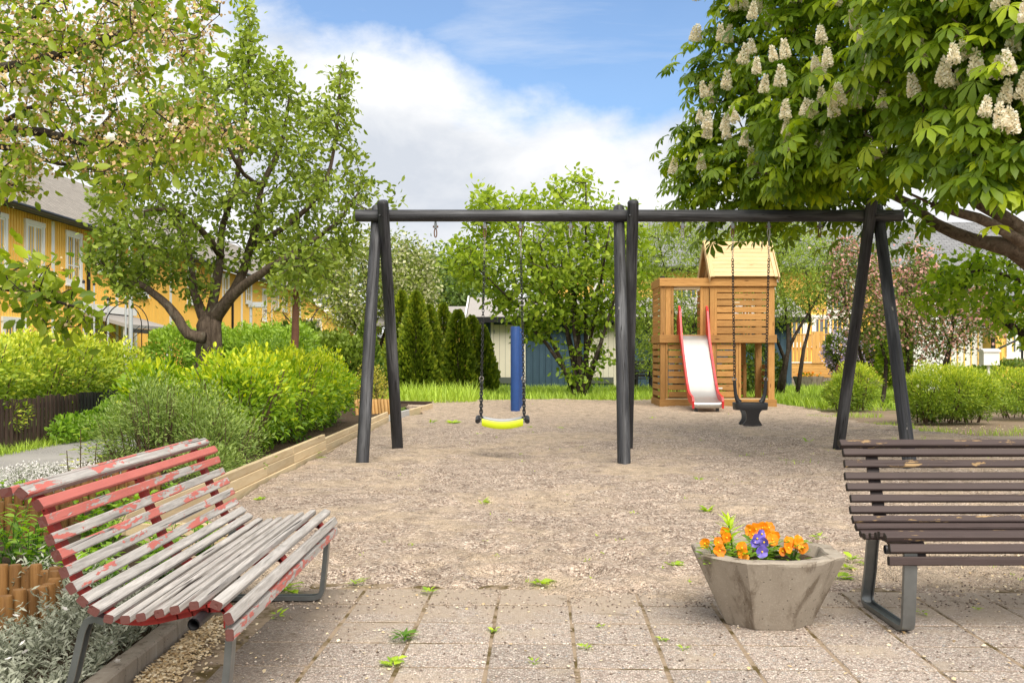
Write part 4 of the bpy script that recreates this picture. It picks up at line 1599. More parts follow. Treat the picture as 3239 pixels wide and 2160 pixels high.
DB = 1.35          # depth of the tower
W0, W1 = tX(95), tX(1078)
PM = MT['pine']
for (y0, y1) in ((372, 440), (848, 915), (1390, 1462)):
    z1, z0 = tZ(y0), max(tZ(y1), -.01)
    abox('front_beam', W0, W1, TY - .05, TY, z0, z1, PM, tw)
    abox('rear_beam', W0, W1, TY + DB, TY + DB + .05, z0, z1, PM, tw)
    abox('side_beam', W0 + .001, W0 + .05, TY + .002, TY + DB - .002, z0, z1, PM, tw)
    abox('side_beam', W1 - .05, W1 - .001, TY + .002, TY + DB - .002, z0, z1, PM, tw)
ZT = tZ(372)
for (a, b) in ((tX(104), tX(146)), (tX(520), tX(560)), (tX(1012), tX(1064))):
    abox('post', a, b, TY + .003, TY + .11, 0, ZT - .01, PM, tw)
    abox('post', a, b, TY + DB - .11, TY + DB - .003, 0, ZT - .01, PM, tw)
zm0, zm1 = tZ(915), tZ(848)
# upper front, left of the slide opening
abox('panel_board', tX(148), tX(192), TY + .012, TY + .035, zm1, tZ(440), PM, tw)
abox('panel_board', tX(194), tX(216), TY + .006, TY + .04, zm1, tZ(440), PM, tw)
abox('panel_board', tX(440), tX(465), TY + .006, TY + .04, zm1, tZ(440), PM, tw)
abox('panel_board', tX(466), tX(511), TY + .012, TY + .035, zm1, tZ(440), PM, tw)
abox('panel_board', tX(560), tX(579), TY + .006, TY + .04, zm1, tZ(440), PM, tw)
abox('top_rail', tX(217), tX(439), TY + .012, TY + .05, tZ(468), tZ(441), MT['edging'], tw)
for (a, b) in ((442, 490), (500, 546), (556, 602), (612, 660), (670, 720), (728, 776), (786, 838)):
    abox('slat', tX(580), tX(996), TY + .012, TY + .034, tZ(b), tZ(a), PM, tw)
    abox('slat', tX(500), tX(830), TY + DB - .034, TY + DB - .012, tZ(b) - .01, tZ(a) - .01, PM, tw)
abox('panel_board', tX(996), tX(1011), TY + .006, TY + .04, zm1, tZ(440), PM, tw)
for a in (905, 935, 965):
    abox('rear_board', tX(a), tX(a + 16), TY + DB - .036, TY + DB - .01, zm1, tZ(440), PM, tw)
# lower panels
for k in range(8):
    y = 925 + k * 57
    abox('slat', tX(172), tX(518), TY + .012, TY + .034, tZ(y + 46), tZ(y), PM, tw)
    abox('slat', tX(579), tX(735), TY + .012, TY + .034, tZ(y + 46), tZ(y), PM, tw)
    abox('side_slat', W0 + .012, W0 + .034, TY + .13, TY + DB - .13, tZ(y + 40), tZ(y), PM, tw)
    y = 448 + k * 49
    abox('side_slat', W0 + .012, W0 + .034, TY + .13, TY + DB - .13, tZ(y + 36), tZ(y), PM, tw)
abox('panel_board', tX(148), tX(168), TY + .006, TY + .04, tZ(1390), zm0, PM, tw)
abox('panel_board', tX(560), tX(576), TY + .006, TY + .04, tZ(1390), zm0, PM, tw)
abox('panel_board', tX(738), tX(760), TY + .006, TY + .04, tZ(1390), zm0, PM, tw)
abox('panel_board', tX(762), tX(782), TY + .006, TY + .042, tZ(1390), zm0, PM, tw)
# rear low rail and right low rail seen through the opening
for k in range(5):
    y = 1100 + k * 57
    abox('rear_slat', tX(755), tX(905), TY + DB - .034, TY + DB - .012, tZ(y + 42), tZ(y), PM, tw)
    abox('side_slat', W1 - .034, W1 - .012, TY + .13, TY + DB - .13, tZ(y + 42), tZ(y), PM, tw)
abox('post', tX(905), tX(935), TY + DB - .06, TY + DB - .004, 0, tZ(1096), PM, tw)
abox('post', tX(880), tX(925), TY + DB - .1, TY + DB - .004 - .06, tZ(1096), zm0, PM, tw)
# floor deck
for k in range(8):
    y = TY + .02 + k * .165
    abox('floor_board', W0 + .055, W1 - .055, y, y + .155, zm1 - .045, zm1 - .015, PM, tw)
abox('sill_board', tX(148), tX(1010), TY + .005, TY + .13, tZ(1390) - .002, tZ(1390) + .02, MT['edging'], tw)
MB().lathe([(.06, 0), (.06, .03), (.04, .045), (0, .045)], 12, (tX(125), TY + .06, ZT)).build('post_cap', MT['black'], tw)
MB().box(tX(584), tX(626), TY + .008, TY + .0115, tZ(1302), tZ(1290)).build('label_plate', MT['sign_white'], tw)
MB().box(tX(728), tX(770), TY + .008, TY + .0115, tZ(581), tZ(571)).build('label_plate', MT['edging'], tw)
# roof: ridge along X
RX0, RX1 = 4.36, 5.88
RE, RR = tZ(360), 3.74
yf, yr, yb = TY - .12, TY + .66, TY + 1.46
nb_ = 9
for sgn, y0 in ((1, yf), (-1, yb)):
    for k in range(nb_):
        t0, t1 = k / nb_, (k + .97) / nb_
        pa = Vector((0, y0 + (yr - y0) * t0, RE + (RR - RE) * t0))
        pb = Vector((0, y0 + (yr - y0) * t1, RE + (RR - RE) * t1))
        c = (pa + pb) / 2
        sdv = (pb - pa)
        plank('roof_board', (RX0 + .09, c.y, c.z), (RX1 - .09, c.y, c.z), sdv.length, .022, MT['pine_light'], tw, sdv)
    for xx in (RX0, RX0 + .06, RX1 - .06, RX1):
        e = -.03 if xx in (RX0, RX1) else .028
        w = .15 if xx in (RX0, RX1) else .085
        plank('barge_board', (xx, y0 - sgn * .03, RE - .04 + e), (xx, yr - sgn * .005, RR + e), w if e < 0 else .03, .026 if e < 0 else .08, MT['pine_light'], tw, (0, 0, 1))
for xx in (RX0 + .12, RX1 - .14):
    for yy in (TY + .02, TY + DB - .12):
        abox('roof_post', xx, xx + .09, yy, yy + .09, ZT - .2, RE + .12, PM, tw)
    plank('gable_brace', (xx + .03, TY + .1, RE + .02), (xx + .03, yr, RR - .06), .1, .03, MT['pine_light'], tw, (0, 0, 1))
    plank('gable_brace', (xx + .03, TY + DB - .1, RE + .02), (xx + .03, yr, RR - .06), .1, .03, MT['pine_light'], tw, (0, 0, 1))
abox('wall_plate', RX0 + .1, RX1 - .1, TY - .045, TY + .04, ZT + .001, ZT + .035, PM, tw)

# slide
SXC, SW = tX(378) + .0, .56
prof = [(.25, zm1 + .005), (.04, zm1 + .005), (-.10, zm1 - .035), (-.22, zm1 - .13), (-.36, zm1 - .30), (-.62, 1.02), (-.92, .66), (-1.13, .42), (-1.28, .29), (-1.42, .235), (-1.62, .205), (-1.78, .19), (-1.80, .175), (-1.81, .10), (-1.78, .075)]
sl_t = MB()
nx = 8
for (dy_, z) in prof:
    for i in range(nx + 1):
        x = SXC - SW / 2 + SW * i / nx
        e = abs(2 * i / nx - 1)
        sl_t.V.append((x, TY + dy_, z + .012 * max(0, e - .75) * 4))
for j in range(len(prof) - 1):
    for i in range(nx):
        a = j * (nx + 1) + i
        sl_t.F.append([a, a + nx + 1, a + nx + 2, a + 1])
slide = sl_t.build('slide', MT['slide_steel'], tw)
smooth_angle(slide, 60)
up = {0: .50, 1: .62, 2: .60, 3: .40}
for sd_ in (-1, 1):
    top, bot = [], []
    for j, (dy_, z) in enumerate(prof[:13]):
        h = [.30, .64, .56, .38, .20, .15, .14, .135, .13, .13, .13, .115, .03][j]
        top.append((TY + dy_ - (.02 if 0 < j < 3 else 0), z + h))
        bot.append((TY + dy_, z - .05))
    bot[-1] = (TY - 1.83, .07)
    top[-1] = (TY - 1.85, .22)
    xa, xb = SXC + sd_ * (SW / 2 + .002), SXC + sd_ * (SW / 2 + .045)
    mb = MB()
    m = len(top)
    for x in (xa, xb):
        mb.V += [(x, y, z) for y, z in top] + [(x, y, z) for y, z in bot]
    o2 = 2 * m
    for j in range(m - 1):
        q1, q2 = [j, j + 1, m + j + 1, m + j], [o2 + j, o2 + j + 1, o2 + m + j + 1, o2 + m + j]
        mb.F += [q1, q2[::-1], [j, o2 + j, o2 + j + 1, j + 1], [m + j, m + j + 1, o2 + m + j + 1, o2 + m + j]]
    mb.F += [[0, m, o2 + m, o2], [m - 1, o2 + m - 1, o2 + 2 * m - 1, 2 * m - 1]]
    mb.build('side_rail', MT['slide_red'], slide)
for sd_ in (-1, 1):
    MB().box(SXC + sd_ * .22 - .03, SXC + sd_ * .22 + .03, TY - 1.7, TY - 1.62, -.05, .18).build('slide_foot', MT['dark_steel'], slide)

# ------------------------------------------------------------------ benches
ends = [(30, 470), (125, 475), (210, 545), (240, 640), (280, 745), (325, 835), (370, 930), (405, 1025), (470, 1100), (535, 1155), (630, 1195), (725, 1200),
        (810, 1190), (920, 1165), (1010, 1145), (1120, 1120), (1245, 1120), (1315, 1200), (1320, 1295)]
YN, YF = 3.22, 5.144
FX = -.848
prof_b = []
for (zx, zy) in ends:
    s_x, s_y = zx / 1.8235, 1300 + zy / 1.8235
    prof_b.append(((s_x - CX) / FPX * YN - FX, EH - (s_y - HY) / FPX * YN))


def bench(label, loc, rotz, mat, metal, paints):
    t = thing('park_bench', label, 'bench', loc, rotz, None)
    L = YF - YN
    n = len(prof_b)
    tang = []
    for i in range(n):
        a, b = prof_b[max(i - 1, 0)], prof_b[min(i + 1, n - 1)]
        tang.append(Vector((b[0] - a[0], 0, b[1] - a[1])).normalized())
    tang[0] = Vector((.97, 0, .2))
    tang[1] = Vector((.75, 0, -.62))
    norm = [Vector((-tg.z, 0, tg.x)) for tg in tang]
    norm = [v if v.z > -.2 else -v for v in norm]
    for i, (u, v) in enumerate(prof_b):
        w = (.034 if i < 10 else .0285) if i > 1 else .036
        if i >= 16:
            w = .036
        th = .025 if i > 1 else .028
        e0, e1 = random.uniform(-.008, .008), random.uniform(-.008, .008)
        o = plank('slat', (u, e0, v), (u, L + e1, v), w, th, mat, t, tang[i], .004, local=True)
        o["paint"] = paints[i % len(paints)]
    # ribs follow the slats from behind
    for w in (.14, L / 2, L - .14):
        mb = MB()
        pts = [Vector((u, w, v)) - norm[i] * .028 for i, (u, v) in enumerate(prof_b)][1:]
        for i in range(len(pts) - 1):
            mb.bar(pts[i], pts[i + 1] + (pts[i + 1] - pts[i]) * .08, .055, .010, norm[i + 1])
            mb.bar(pts[i] - norm[i + 1] * .014, pts[i + 1] - norm[i + 1] * .014 + (pts[i + 1] - pts[i]) * .08, .012, .022, norm[i + 1])
        mb.build('rib', metal, t, local=True)
    # sled legs of channel steel
    for w in (.10, L - .10):
        path = [(-.40, .335), (-.43, .345), (-.462, .335), (-.478, .30), (-.51, .16), (-.545, .06), (-.55, .035), (-.538, .012), (-.51, .004),
                (-.10, .004), (-.07, .006), (-.045, .018), (-.034, .045), (-.018, .20), (-.012, .285), (-.012, .335)]
        pts = [Vector((a, w, b + .006)) for a, b in path]
        mb = MB()
        for dx_, wd, th, off in ((0, .052, .007, 0), (-.024, .006, .02, .008), (.024, .006, .02, .008)):
            b0 = len(mb.V)
            for i, p in enumerate(pts):
                tg = (pts[min(i + 1, len(pts) - 1)] - pts[max(i - 1, 0)]).normalized()
                nn = Vector((-tg.z, 0, tg.x))
                c = p + Vector((0, dx_, 0)) + nn * off
                for i_, j_ in ((-1, -1), (1, -1), (1, 1), (-1, 1)):
                    mb.V.append(tuple(c + Vector((0, wd / 2 * i_, 0)) + nn * (th / 2 * j_)))
            for i in range(len(pts) - 1):
                for k in range(4):
                    mb.F.append([b0 + i * 4 + k, b0 + i * 4 + (k + 1) % 4, b0 + (i + 1) * 4 + (k + 1) % 4, b0 + (i + 1) * 4 + k])
            mb.F.append([b0, b0 + 1, b0 + 2, b0 + 3])
            e = b0 + (len(pts) - 1) * 4
            mb.F.append([e + 3, e + 2, e + 1, e])
        smooth_angle(mb.build('leg', MT['steel'], t, local=True), 40)
    mb = MB()
    mb.tube([(-.115, .03, .338), (-.115, L - .03, .338)], .019, 12, cap=False)
    mb.tube([(-.115, .03, .338), (-.115, L - .03, .338)], .015, 12, cap=False)
    smooth_angle(mb.build('seat_tube', MT['dark_steel'], t, local=True), 40)
    return t


bench('grey weathered slat bench with peeling red paint at the left', (FX, YN, 0), 0.0, MT['redpeel'], MT['red_metal'],
      [.50, .44, 1.0, .56, .46, .52, .42, .46, .26, .24, .22, .22, .24, .2, .22, .26, .28, .30, .50])
bench('dark brown slat bench on steel legs at the right edge', (1.535, 4.395, 0), R(-89.6), MT['brownpeel'], MT['brown_metal'],
      [.80, .66, .80, .62, .86, .88, .70, .84, .66, .86, .70, .74, .8, .8, .8, .72, .70, .98, .86])

# ------------------------------------------------------------------ concrete planter
PCX, PCY = 1.105, 4.68
pl = thing('concrete_planter', 'octagonal flared concrete planter of orange and violet pansies in front of the sand', 'planter', (PCX, PCY, 0))
a0 = R(-71.4)
mb = MB()
ring = lambda r, z, n=8: [(PCX + r * math.cos(a0 + k * math.pi / 4), PCY + r * math.sin(a0 + k * math.pi / 4), z) for k in range(8)]
levels = [(.192, 0), (.196, .006), (.333, .292), (.336, .302), (.330, .308), (.268, .307), (.262, .300), (.235, .235)]
sub = 5
NR = 8 * sub
for r, z in levels:
    cs = ring(r, z)
    for k in range(8):
        for q in range(sub):
            p = Vector(cs[k]).lerp(Vector(cs[(k + 1) % 8]), q / sub)
            j = .0022 if z > .28 else .001
            mb.V.append((p.x + random.uniform(-j, j), p.y + random.uniform(-j, j), p.z + random.uniform(-j, j) * (z > .01)))
for i in range(len(levels) - 1):
    for k in range(NR):
        mb.F.append([i * NR + k, i * NR + (k + 1) % NR, (i + 1) * NR + (k + 1) % NR, (i + 1) * NR + k])
mb.F.append([k for k in range(NR)][::-1])
mb.build('bowl', MT['concrete'], pl)
V = [(PCX, PCY, .268)]
for r in (.08, .16, .246):
    V += [(PCX + r * math.cos(t), PCY + r * math.sin(t), .262 + random.uniform(-.008, .01)) for t in [2 * math.pi * k / 24 for k in range(24)]]
F = [[0, 1 + k, 1 + (k + 1) % 24] for k in range(24)]
for i in (0, 1):
    for k in range(24):
        F.append([1 + i * 24 + k, 1 + (i + 1) * 24 + k, 1 + (i + 1) * 24 + (k + 1) % 24, 1 + i * 24 + (k + 1) % 24])
mesh_obj('soil', V, F, MT['soil'], pl, smooth=True)

PET = {}
for key in ('orange', 'violet'):
    vs_ = []
    for q in range(3):
        V, F = [(0, 0, 0)], []
        m = 9
        for k in range(m):
            t = -1.15 + 2.3 * k / (m - 1)
            r = (.95 + .08 * math.cos(3 * t + q)) * (1 - .10 * abs(t))
            V.append((r * math.cos(t * .95), r * math.sin(t * .95) * 1.05, .10 * math.sin(5 * t + q * 2) + .12 * math.cos(t)))
        for k in range(m):
            V.append((V[k + 1][0] * .5, V[k + 1][1] * .5, .05 + .02 * math.sin(4 * k)))
        for k in range(m - 1):
            F += [(0, m + 1 + k, m + 2 + k), (m + 1 + k, 1 + k, 2 + k), (m + 1 + k, 2 + k, m + 2 + k)]
        vs_.append(np_mesh('petal', np.array(V), np.array(F), np.full(len(V), .2 + .3 * q), MT[key]))
    PET[key] = vs_


def pansy(name, label, base, heads, key, group=None, leafn=14, lsz=.034):
    t = thing(name, label, 'flower', base, group=group)
    for (hx_, hy_, hz, sc, yaw, pitch) in heads:
        c = Vector((hx_, hy_, hz))
        mb = MB().tube([base, (Vector(base) * .4 + c * .6) + Vector((random.uniform(-.01, .01), 0, .01)), c + Vector((0, .006, 0))], [.0025, .002, .0016], 5, cap=False)
        mb.build('stem', MT['l_herb'], t)
    for (hx_, hy_, hz, sc, yaw, pitch) in heads:
        fl = bpy.data.objects.new('flower', None)
        fl.empty_display_size = .02
        link(fl, t)
        fl.location = Vector((hx_, hy_, hz)) - Vector(base)
        fl.rotation_euler = (R(90) - pitch, 0, yaw)
        for ang, s_, dz in ((R(58), 1.0, -.05), (R(122), 1.0, -.06), (R(188), .92, .0), (R(-8), .92, .01), (R(-90), 1.05, .06)):
            o = bpy.data.objects.new('petal', random.choice(PET[key]))
            link(o, fl)
            o.scale = (sc * s_,) * 3
            o.rotation_euler = (random.uniform(-.2, .2), random.uniform(-.35, .05), ang)
            o.location = (0, 0, dz * sc * .4)
        e = MB().lathe([(0, 0), (.0045, .002), (.003, .006), (0, .007)], 8, (0, 0, .004), cap=False).build('eye', MT['pollen'], fl, local=True)
    n = leafn
    a = rng.uniform(0, 6.28, n)
    r = rng.uniform(.0, .065, n)
    pos = np.stack([base[0] + r * np.cos(a), base[1] + r * np.sin(a), base[2] + rng.uniform(.004, .085, n)], 1)
    ax = np.stack([np.cos(a), np.sin(a), rng.uniform(.0, .7, n)], 1)
    foliage('leaves', t, T_LEAF, pos, ax, np.tile([0, 0, 1.], (n, 1)) + rdir(n) * .3, rng.uniform(.7, 1.2, n) * lsz, rng.uniform(0.1, .8, n), MT['l_herb'], kind=None)
    return t


def zp(zx, zy, Y):
    """pixel of the planter close-up -> point at depth Y"""
    s_x, s_y = 2150 + zx / 3.5636, 1580 + zy / 3.5636
    return Vector(((s_x - CX) / FPX * Y, Y, EH - (s_y - HY) / FPX * Y))


clumps = [('orange', 'orange pansy nearest the left rim of the concrete planter', [(285, 490, 4.60), (425, 485, 4.58), (445, 575, 4.52)]),
          ('orange', 'orange pansy behind the tall green weed in the concrete planter', [(525, 425, 4.63), (510, 365, 4.68)]),
          ('orange', 'orange pansy left of the violet flowers in the concrete planter', [(695, 545, 4.52), (710, 615, 4.49)]),
          ('orange', 'orange pansy at the back of the concrete planter', [(790, 340, 4.74), (850, 330, 4.75), (930, 315, 4.78), (1000, 320, 4.78)]),
          ('violet', 'violet pansy in the middle of the concrete planter', [(925, 585, 4.50), (870, 440, 4.60), (955, 475, 4.57), (915, 390, 4.63), (840, 480, 4.6)]),
          ('orange', 'orange pansy right behind the violet flowers in the concrete planter', [(1070, 410, 4.70), (1040, 450, 4.68), (960, 380, 4.73)]),
          ('orange', 'orange pansy nearest the right rim of the concrete planter', [(1225, 470, 4.66), (1215, 545, 4.58), (1330, 455, 4.68), (1385, 540, 4.60), (1345, 500, 4.64)])]
for key, lab, hd in clumps:
    heads = []
    for (a, b, Y) in hd:
        p = zp(a, b, Y)
        big = .0285 if (key, a) != ('violet', 925) else .027
        heads.append((p.x, p.y, p.z, big * random.uniform(.85, 1.08) * (.8 if key == 'violet' and a != 925 else 1), random.uniform(-.6, .6), random.uniform(-.1, .5) if a != 925 else .05))
    for (a, b, Y) in hd[:3] if key == 'orange' else hd[1:3]:
        p = zp(a + random.uniform(-70, 70), b + random.uniform(15, 60), Y + random.uniform(-.01, .05))
        if abs(p.x - PCX) < .22 and p.z > .285:
            heads.append((p.x, p.y, p.z, .024 * random.uniform(.8, 1.05), random.uniform(-.9, .9), random.uniform(-.1, .7)))
    bx = sum(h[0] for h in heads) / len(heads)
    by = sum(h[1] for h in heads) / len(heads)
    pansy('pansy', lab, (bx, by, .262), heads, key, group='pansies in the concrete planter', leafn=46, lsz=.042)

# tall weed in the planter
wt = thing('fleabane', 'tall bright green leafy weed standing among the planter flowers', 'weed', (.962, 4.68, .262))
base = Vector((.962, 4.68, .262))
tip = zp(545, 240, 4.68)
MB().tube([base, base.lerp(tip, .5) + Vector((.004, 0, 0)), tip], [.005, .004, .003], 6).build('stem', MT['l_herb'], wt)
n = 34
f = np.linspace(.1, 1, n)
pos = np.array([list(base.lerp(tip, a)) for a in f])
a = np.arange(n) * 2.4
ax = np.stack([np.cos(a), np.sin(a), .25 + 1.1 * f ** 2], 1)
foliage('leaf_whorl', wt, T_LONG, pos, ax, np.tile([0, 0, 1.], (n, 1)) + rdir(n) * .15, rng.uniform(.075, .105, n) * (1 - .25 * f), .45 + .5 * f, MT['l_weed'], kind=None)

# ------------------------------------------------------------------ blue posts behind the swing
for k, lab in enumerate(('tallest blue round post nearest the swing', 'second blue round post close behind the nearest', 'third blue round post in the row', 'rearmost blue round post in the row')):
    x, y = .067 + k * .035, 21.7 + k * 1.0
    h = 1.74 - .0 * k
    t = thing('blue_post', lab, 'post', (x, y, 0), group='blue posts in the sand')
    r = .096
    o = MB().lathe([(r, -.1), (r, h - .012), (r * .96, h), (0, h)], 24, (x, y, 0), cap=False).build('shaft', MT['blue'], t)
    smooth_angle(o, 40)
    MB().lathe([(.016, 0), (.016, .012), (0, .016)], 8, (x - r, y, h - .1)).build('screw', MT['shackle'], t)
    MB().lathe([(.016, 0), (.016, .012), (0, .016)], 8, (x + r, y, h - .12)).build('screw', MT['shackle'], t)

# ------------------------------------------------------------------ street furniture
def street_lamp(label, x, y, h, head=True):
    t = thing('street_lamp', label, 'lamp', (x, y, 0), group='grey lamp posts')
    MB().lathe([(.05, -.05), (.045, h)], 12, (x, y, 0)).build('pole', MT['lamp_grey'], t)
    if head:
        hd = MB()
        pts = [(.0, -.07), (.15, -.12), (.48, -.12), (.56, 0), (.48, .12), (.15, .12), (0, .07)]
        hd.extr([(x + a - .06, y + b, h) for a, b in pts], (0, 0, .15))
        ho = hd.build('lamp_head', MT['lamp_grey'], t)
        MB().extr([(x + a * .8, y + b * .8, h - .02) for a, b in pts], (0, 0, .019)).build('lens', MT['sign_white'], ho)
    return t


p = P(576, 705, 33)
street_lamp('grey street lamp with flat drum head right of the apple tree', p.x, 33, p.z)
p = P(302, 400, 26)
street_lamp('plain grey pole rising behind the left hedge', P(300, 760, 24).x, 24, 5.0, True)
p = P(1135 * 0 + 826, 742, 52)
street_lamp('far street lamp by the dark roof left of the swing', p.x, 52, p.z)

mbx = thing('mailbox', 'white mailbox on a post behind the round bushes at right', 'mailbox', (P(2268, 820, 24).x, 24, 0))
p0 = P(2252, 838, 24)
p1 = P(2288, 808, 24)
MB().box(p0.x, p1.x, 23.85, 24.1, p0.z, p1.z).build('box', MT['white'], mbx)
MB().extr([(p0.x - .02, 23.82, p1.z), (p0.x - .02, 24.12, p1.z), (p0.x - .02, 24.12, p1.z + .05), (p0.x - .02, 23.97, p1.z + .075), (p0.x - .02, 23.82, p1.z + .04)], (p1.x - p0.x + .04, 0, 0)).build('lid', MT['white'], mbx)
MB().box(p0.x + .13, p0.x + .19, 23.95, 24.01, -.03, p0.z).build('post', MT['white'], mbx)

ch = thing('garden_chair', 'dark wooden garden chair against the blue shed', 'chair', (4.25, 34.6, 0))
for k in range(5):
    abox('back_slat', 3.98, 4.5, 34.9, 34.93, .46 + k * .11, .46 + k * .11 + .09, MT['picket_dark'], ch)
for k in range(4):
    abox('seat_slat', 3.98, 4.5, 34.45 + k * .115, 34.55 + k * .115, .40, .43, MT['picket_dark'], ch)
for x in (3.98, 4.44):
    for y, z in ((34.46, .62), (34.88, 1.0)):
        abox('leg', x, x + .06, y - .03, y + .03, -.03, z if y > 34.6 else .40, MT['picket_dark'], ch)
    abox('arm', x - .02, x + .08, 34.42, 34.9, .62, .65, MT['picket_dark'], ch)
    abox('arm_post', x, x + .06, 34.44, 34.5, .43, .62, MT['picket_dark'], ch)

fp = thing('far_planter', 'small round concrete planter of orange flowers on the yard by the veranda', 'planter', (P(1856, 880, 38).x, 38, 0))
c = (P(1856, 880, 38).x, 38, 0)
MB().lathe([(.42, -.02), (.56, .42), (.48, .42), (.44, .34), (0, .34)], 8, c).build('bowl', MT['concrete'], fp)
n = 60
a, r = rng.uniform(0, 6.28, n), .42 * np.sqrt(rng.uniform(0, 1, n))
pos = np.stack([c[0] + r * np.cos(a), c[1] + r * np.sin(a), .36 + rng.uniform(.04, .2, n)], 1)
pf = thing('pansy', 'distant clump of orange pansies in the small planter by the veranda', 'flower', (c[0], c[1], .34), group='far pansies')
foliage('petals', pf, T_PETAL, pos, rdir(n), rdir(n, -.2), rng.uniform(.06, .1, n), rng.uniform(0, 1, n), MT['orange'], kind=None)
pos2 = pos.copy()
pos2[:, 2] -= .06
foliage('leaves', pf, T_LEAF, pos2, rdir(n, .4), rdir(n, 1), rng.uniform(.08, .14, n), rng.uniform(0, 1, n), MT['l_herb'], kind=None)

# ------------------------------------------------------------------ fences and edgings
fn = thing('picket_fence', 'low dark picket fence under the yellow-green hedge at left', 'fence', (-6.1, 14, 0))
k = 0
y = 9.6
while y < 19.5:
    m_ = MT['picket'] if y < 15.2 else MT['picket_dark']
    hgt = .62 + random.uniform(-.02, .02)
    abox('picket', -6.13, -6.105, y, y + .068, .03, hgt, m_, fn)
    y += .125
for z in (.17, .47):
    abox('rail', -6.175, -6.135, 9.5, 19.6, z, z + .07, MT['picket'], fn)
y = 9.8
while y < 19.6:
    abox('post', -6.26, -6.18, y, y + .08, -.05, .6, MT['picket'], fn)
    y += 1.6

bf = thing('board_fence', 'short red-brown board fence under the lilac by the veranda', 'fence', (14.2, 40, 0))
x0, x1 = P(1918, 860, 40).x, P(1985, 860, 40).x
x = x0
while x < x1:
    abox('board', x, x + .105, 39.9, 39.93, .03, .80, MT['picket_red'] if not (x0 + .45 < x < x0 + .62) else MT['picket_dark'], bf)
    x += .112
abox('rail', x0, x1, 39.94, 39.98, .6, .68, MT['picket_red'], bf)
abox('rail', x0, x1, 39.94, 39.98, .15, .23, MT['picket_red'], bf)
abox('post', x0 + .1, x0 + .19, 39.985, 40.07, -.04, .78, MT['picket_red'], bf)
abox('post', x1 - .2, x1 - .11, 39.985, 40.07, -.04, .78, MT['picket_red'], bf)


def log_ring(label, cx, cy, r, h, n=34, a0=0., a1=6.283, rad=.027, z0=.03, mat='logedge'):
    t = thing('log_edging', label, 'edging', (cx, cy, 0), group='log roll edgings in the bed')
    for k in range(n):
        a = a0 + (a1 - a0) * k / n
        x, y = cx + r * math.cos(a), cy + r * math.sin(a)
        hh = h + random.uniform(-.022, .022)
        rr = rad * random.uniform(.93, 1.04)
        o = MB().lathe([(rr, 0), (rr, hh - .012), (rr * .86, hh)], 10).build('log', MT[mat], t, local=True)
        smooth_angle(o, 40)
        # grain runs along local X in the board material: turn the mesh so that it does
        me = o.data
        for v in me.vertices:
            v.co = (v.co.z, v.co.y, -v.co.x)
        o.rotation_euler = (0, R(-90) + random.uniform(-.02, .02), 0)
        o.location = (x - cx, y - cy, z0)
    return t


log_ring('round log roll edging with brown logs beside the near end of the red bench', -2.13, 4.25, .30, .235)
log_ring('round log roll edging farther back behind the red bench', -2.95, 6.45, .33, .24, z0=.06)
log_ring('small log roll edging near the white flowers behind the red bench', -2.85, 7.7, .30, .22, 30, z0=.08)
t = thing('log_palisade', 'leaning row of pale logs between the bright shrub and the swing leg', 'edging', (-2.5, 18.9, 0))
for k in range(11):
    x = -2.72 + k * .058
    o = MB().lathe([(.03, 0), (.03, .30), (.024, .31)], 10).build('log', MT['logpale'], t, local=True)
    smooth_angle(o, 40)
    for v in o.data.vertices:
        v.co = (v.co.z, v.co.y, -v.co.x)
    o.rotation_euler = (0, R(-90) + R(-6), 0)
    o.location = (x + 2.5, .0 + .02 * math.sin(k * 2), .08)

# garden arch and poles beyond the hedge
ar = thing('garden_arch', 'thin black metal garden arch beyond the left hedge', 'arch', (P(275, 720, 27).x, 27, 0))
ac = P(275, 720, 27)
for dy in (0, .5):
    pts = [(ac.x + .55 * math.cos(t), 27 + dy, 1.9 + .6 * math.sin(t)) for t in [math.pi * k / 16 for k in range(17)]]
    pts = [(ac.x + .55, 27 + dy, -.03)] + pts + [(ac.x - .55, 27 + dy, -.03)]
    MB().tube(pts, .014, 6).build('hoop', MT['black'], ar)
    for (a, b) in (((.5, 1.0), (-.5, 1.9)), ((-.5, 1.0), (.5, 1.9))):
        MB().tube([(ac.x + a[0], 27 + dy, a[1]), (ac.x + b[0], 27 + dy, b[1])], .008, 5).build('wire', MT['black'], ar)
for z in (.6, 1.2, 1.8):
    for s_ in (-.55, .55):
        MB().tube([(ac.x + s_, 27, z), (ac.x + s_, 27.5, z)], .008, 5).build('wire', MT['black'], ar)
for (xd, yt, Y, lab) in ((192, 650, 30, 'slim grey pole of the net left of the downpipe'), (216, 655, 32, 'slim grey pole of the net beside the house'),
                        (248, 690, 28, 'short grey garden pole beside the arch'), (412 * .7, 655, 29, 'grey pole behind the garden arch')):
    p = P(xd, yt, Y)
    t = thing('garden_pole', lab, 'pole', (p.x, Y, 0), group='poles beyond the left hedge')
    MB().lathe([(.03, -.05), (.028, p.z)], 8, (p.x, Y, 0)).build('shaft', MT['lamp_grey'], t)
    MB().lathe([(.045, 0), (.045, .05), (.02, .09), (0, .1)], 8, (p.x, Y, p.z)).build('cap', MT['black'], t)

# ------------------------------------------------------------------ trees
def tint_top(p, lo=None, hi=None, base=.25, gain=.5, noise=.16):
    """leaf tint by height: leaves higher on the plant are lighter and yellower"""
    z = p[:, 2]
    lo = z.min() if lo is None else lo
    hi = z.max() if hi is None else hi
    return np.clip(base + gain * (z - lo) / (hi - lo + 1e-6) + rng.normal(0, noise, len(p)), .01, .99)


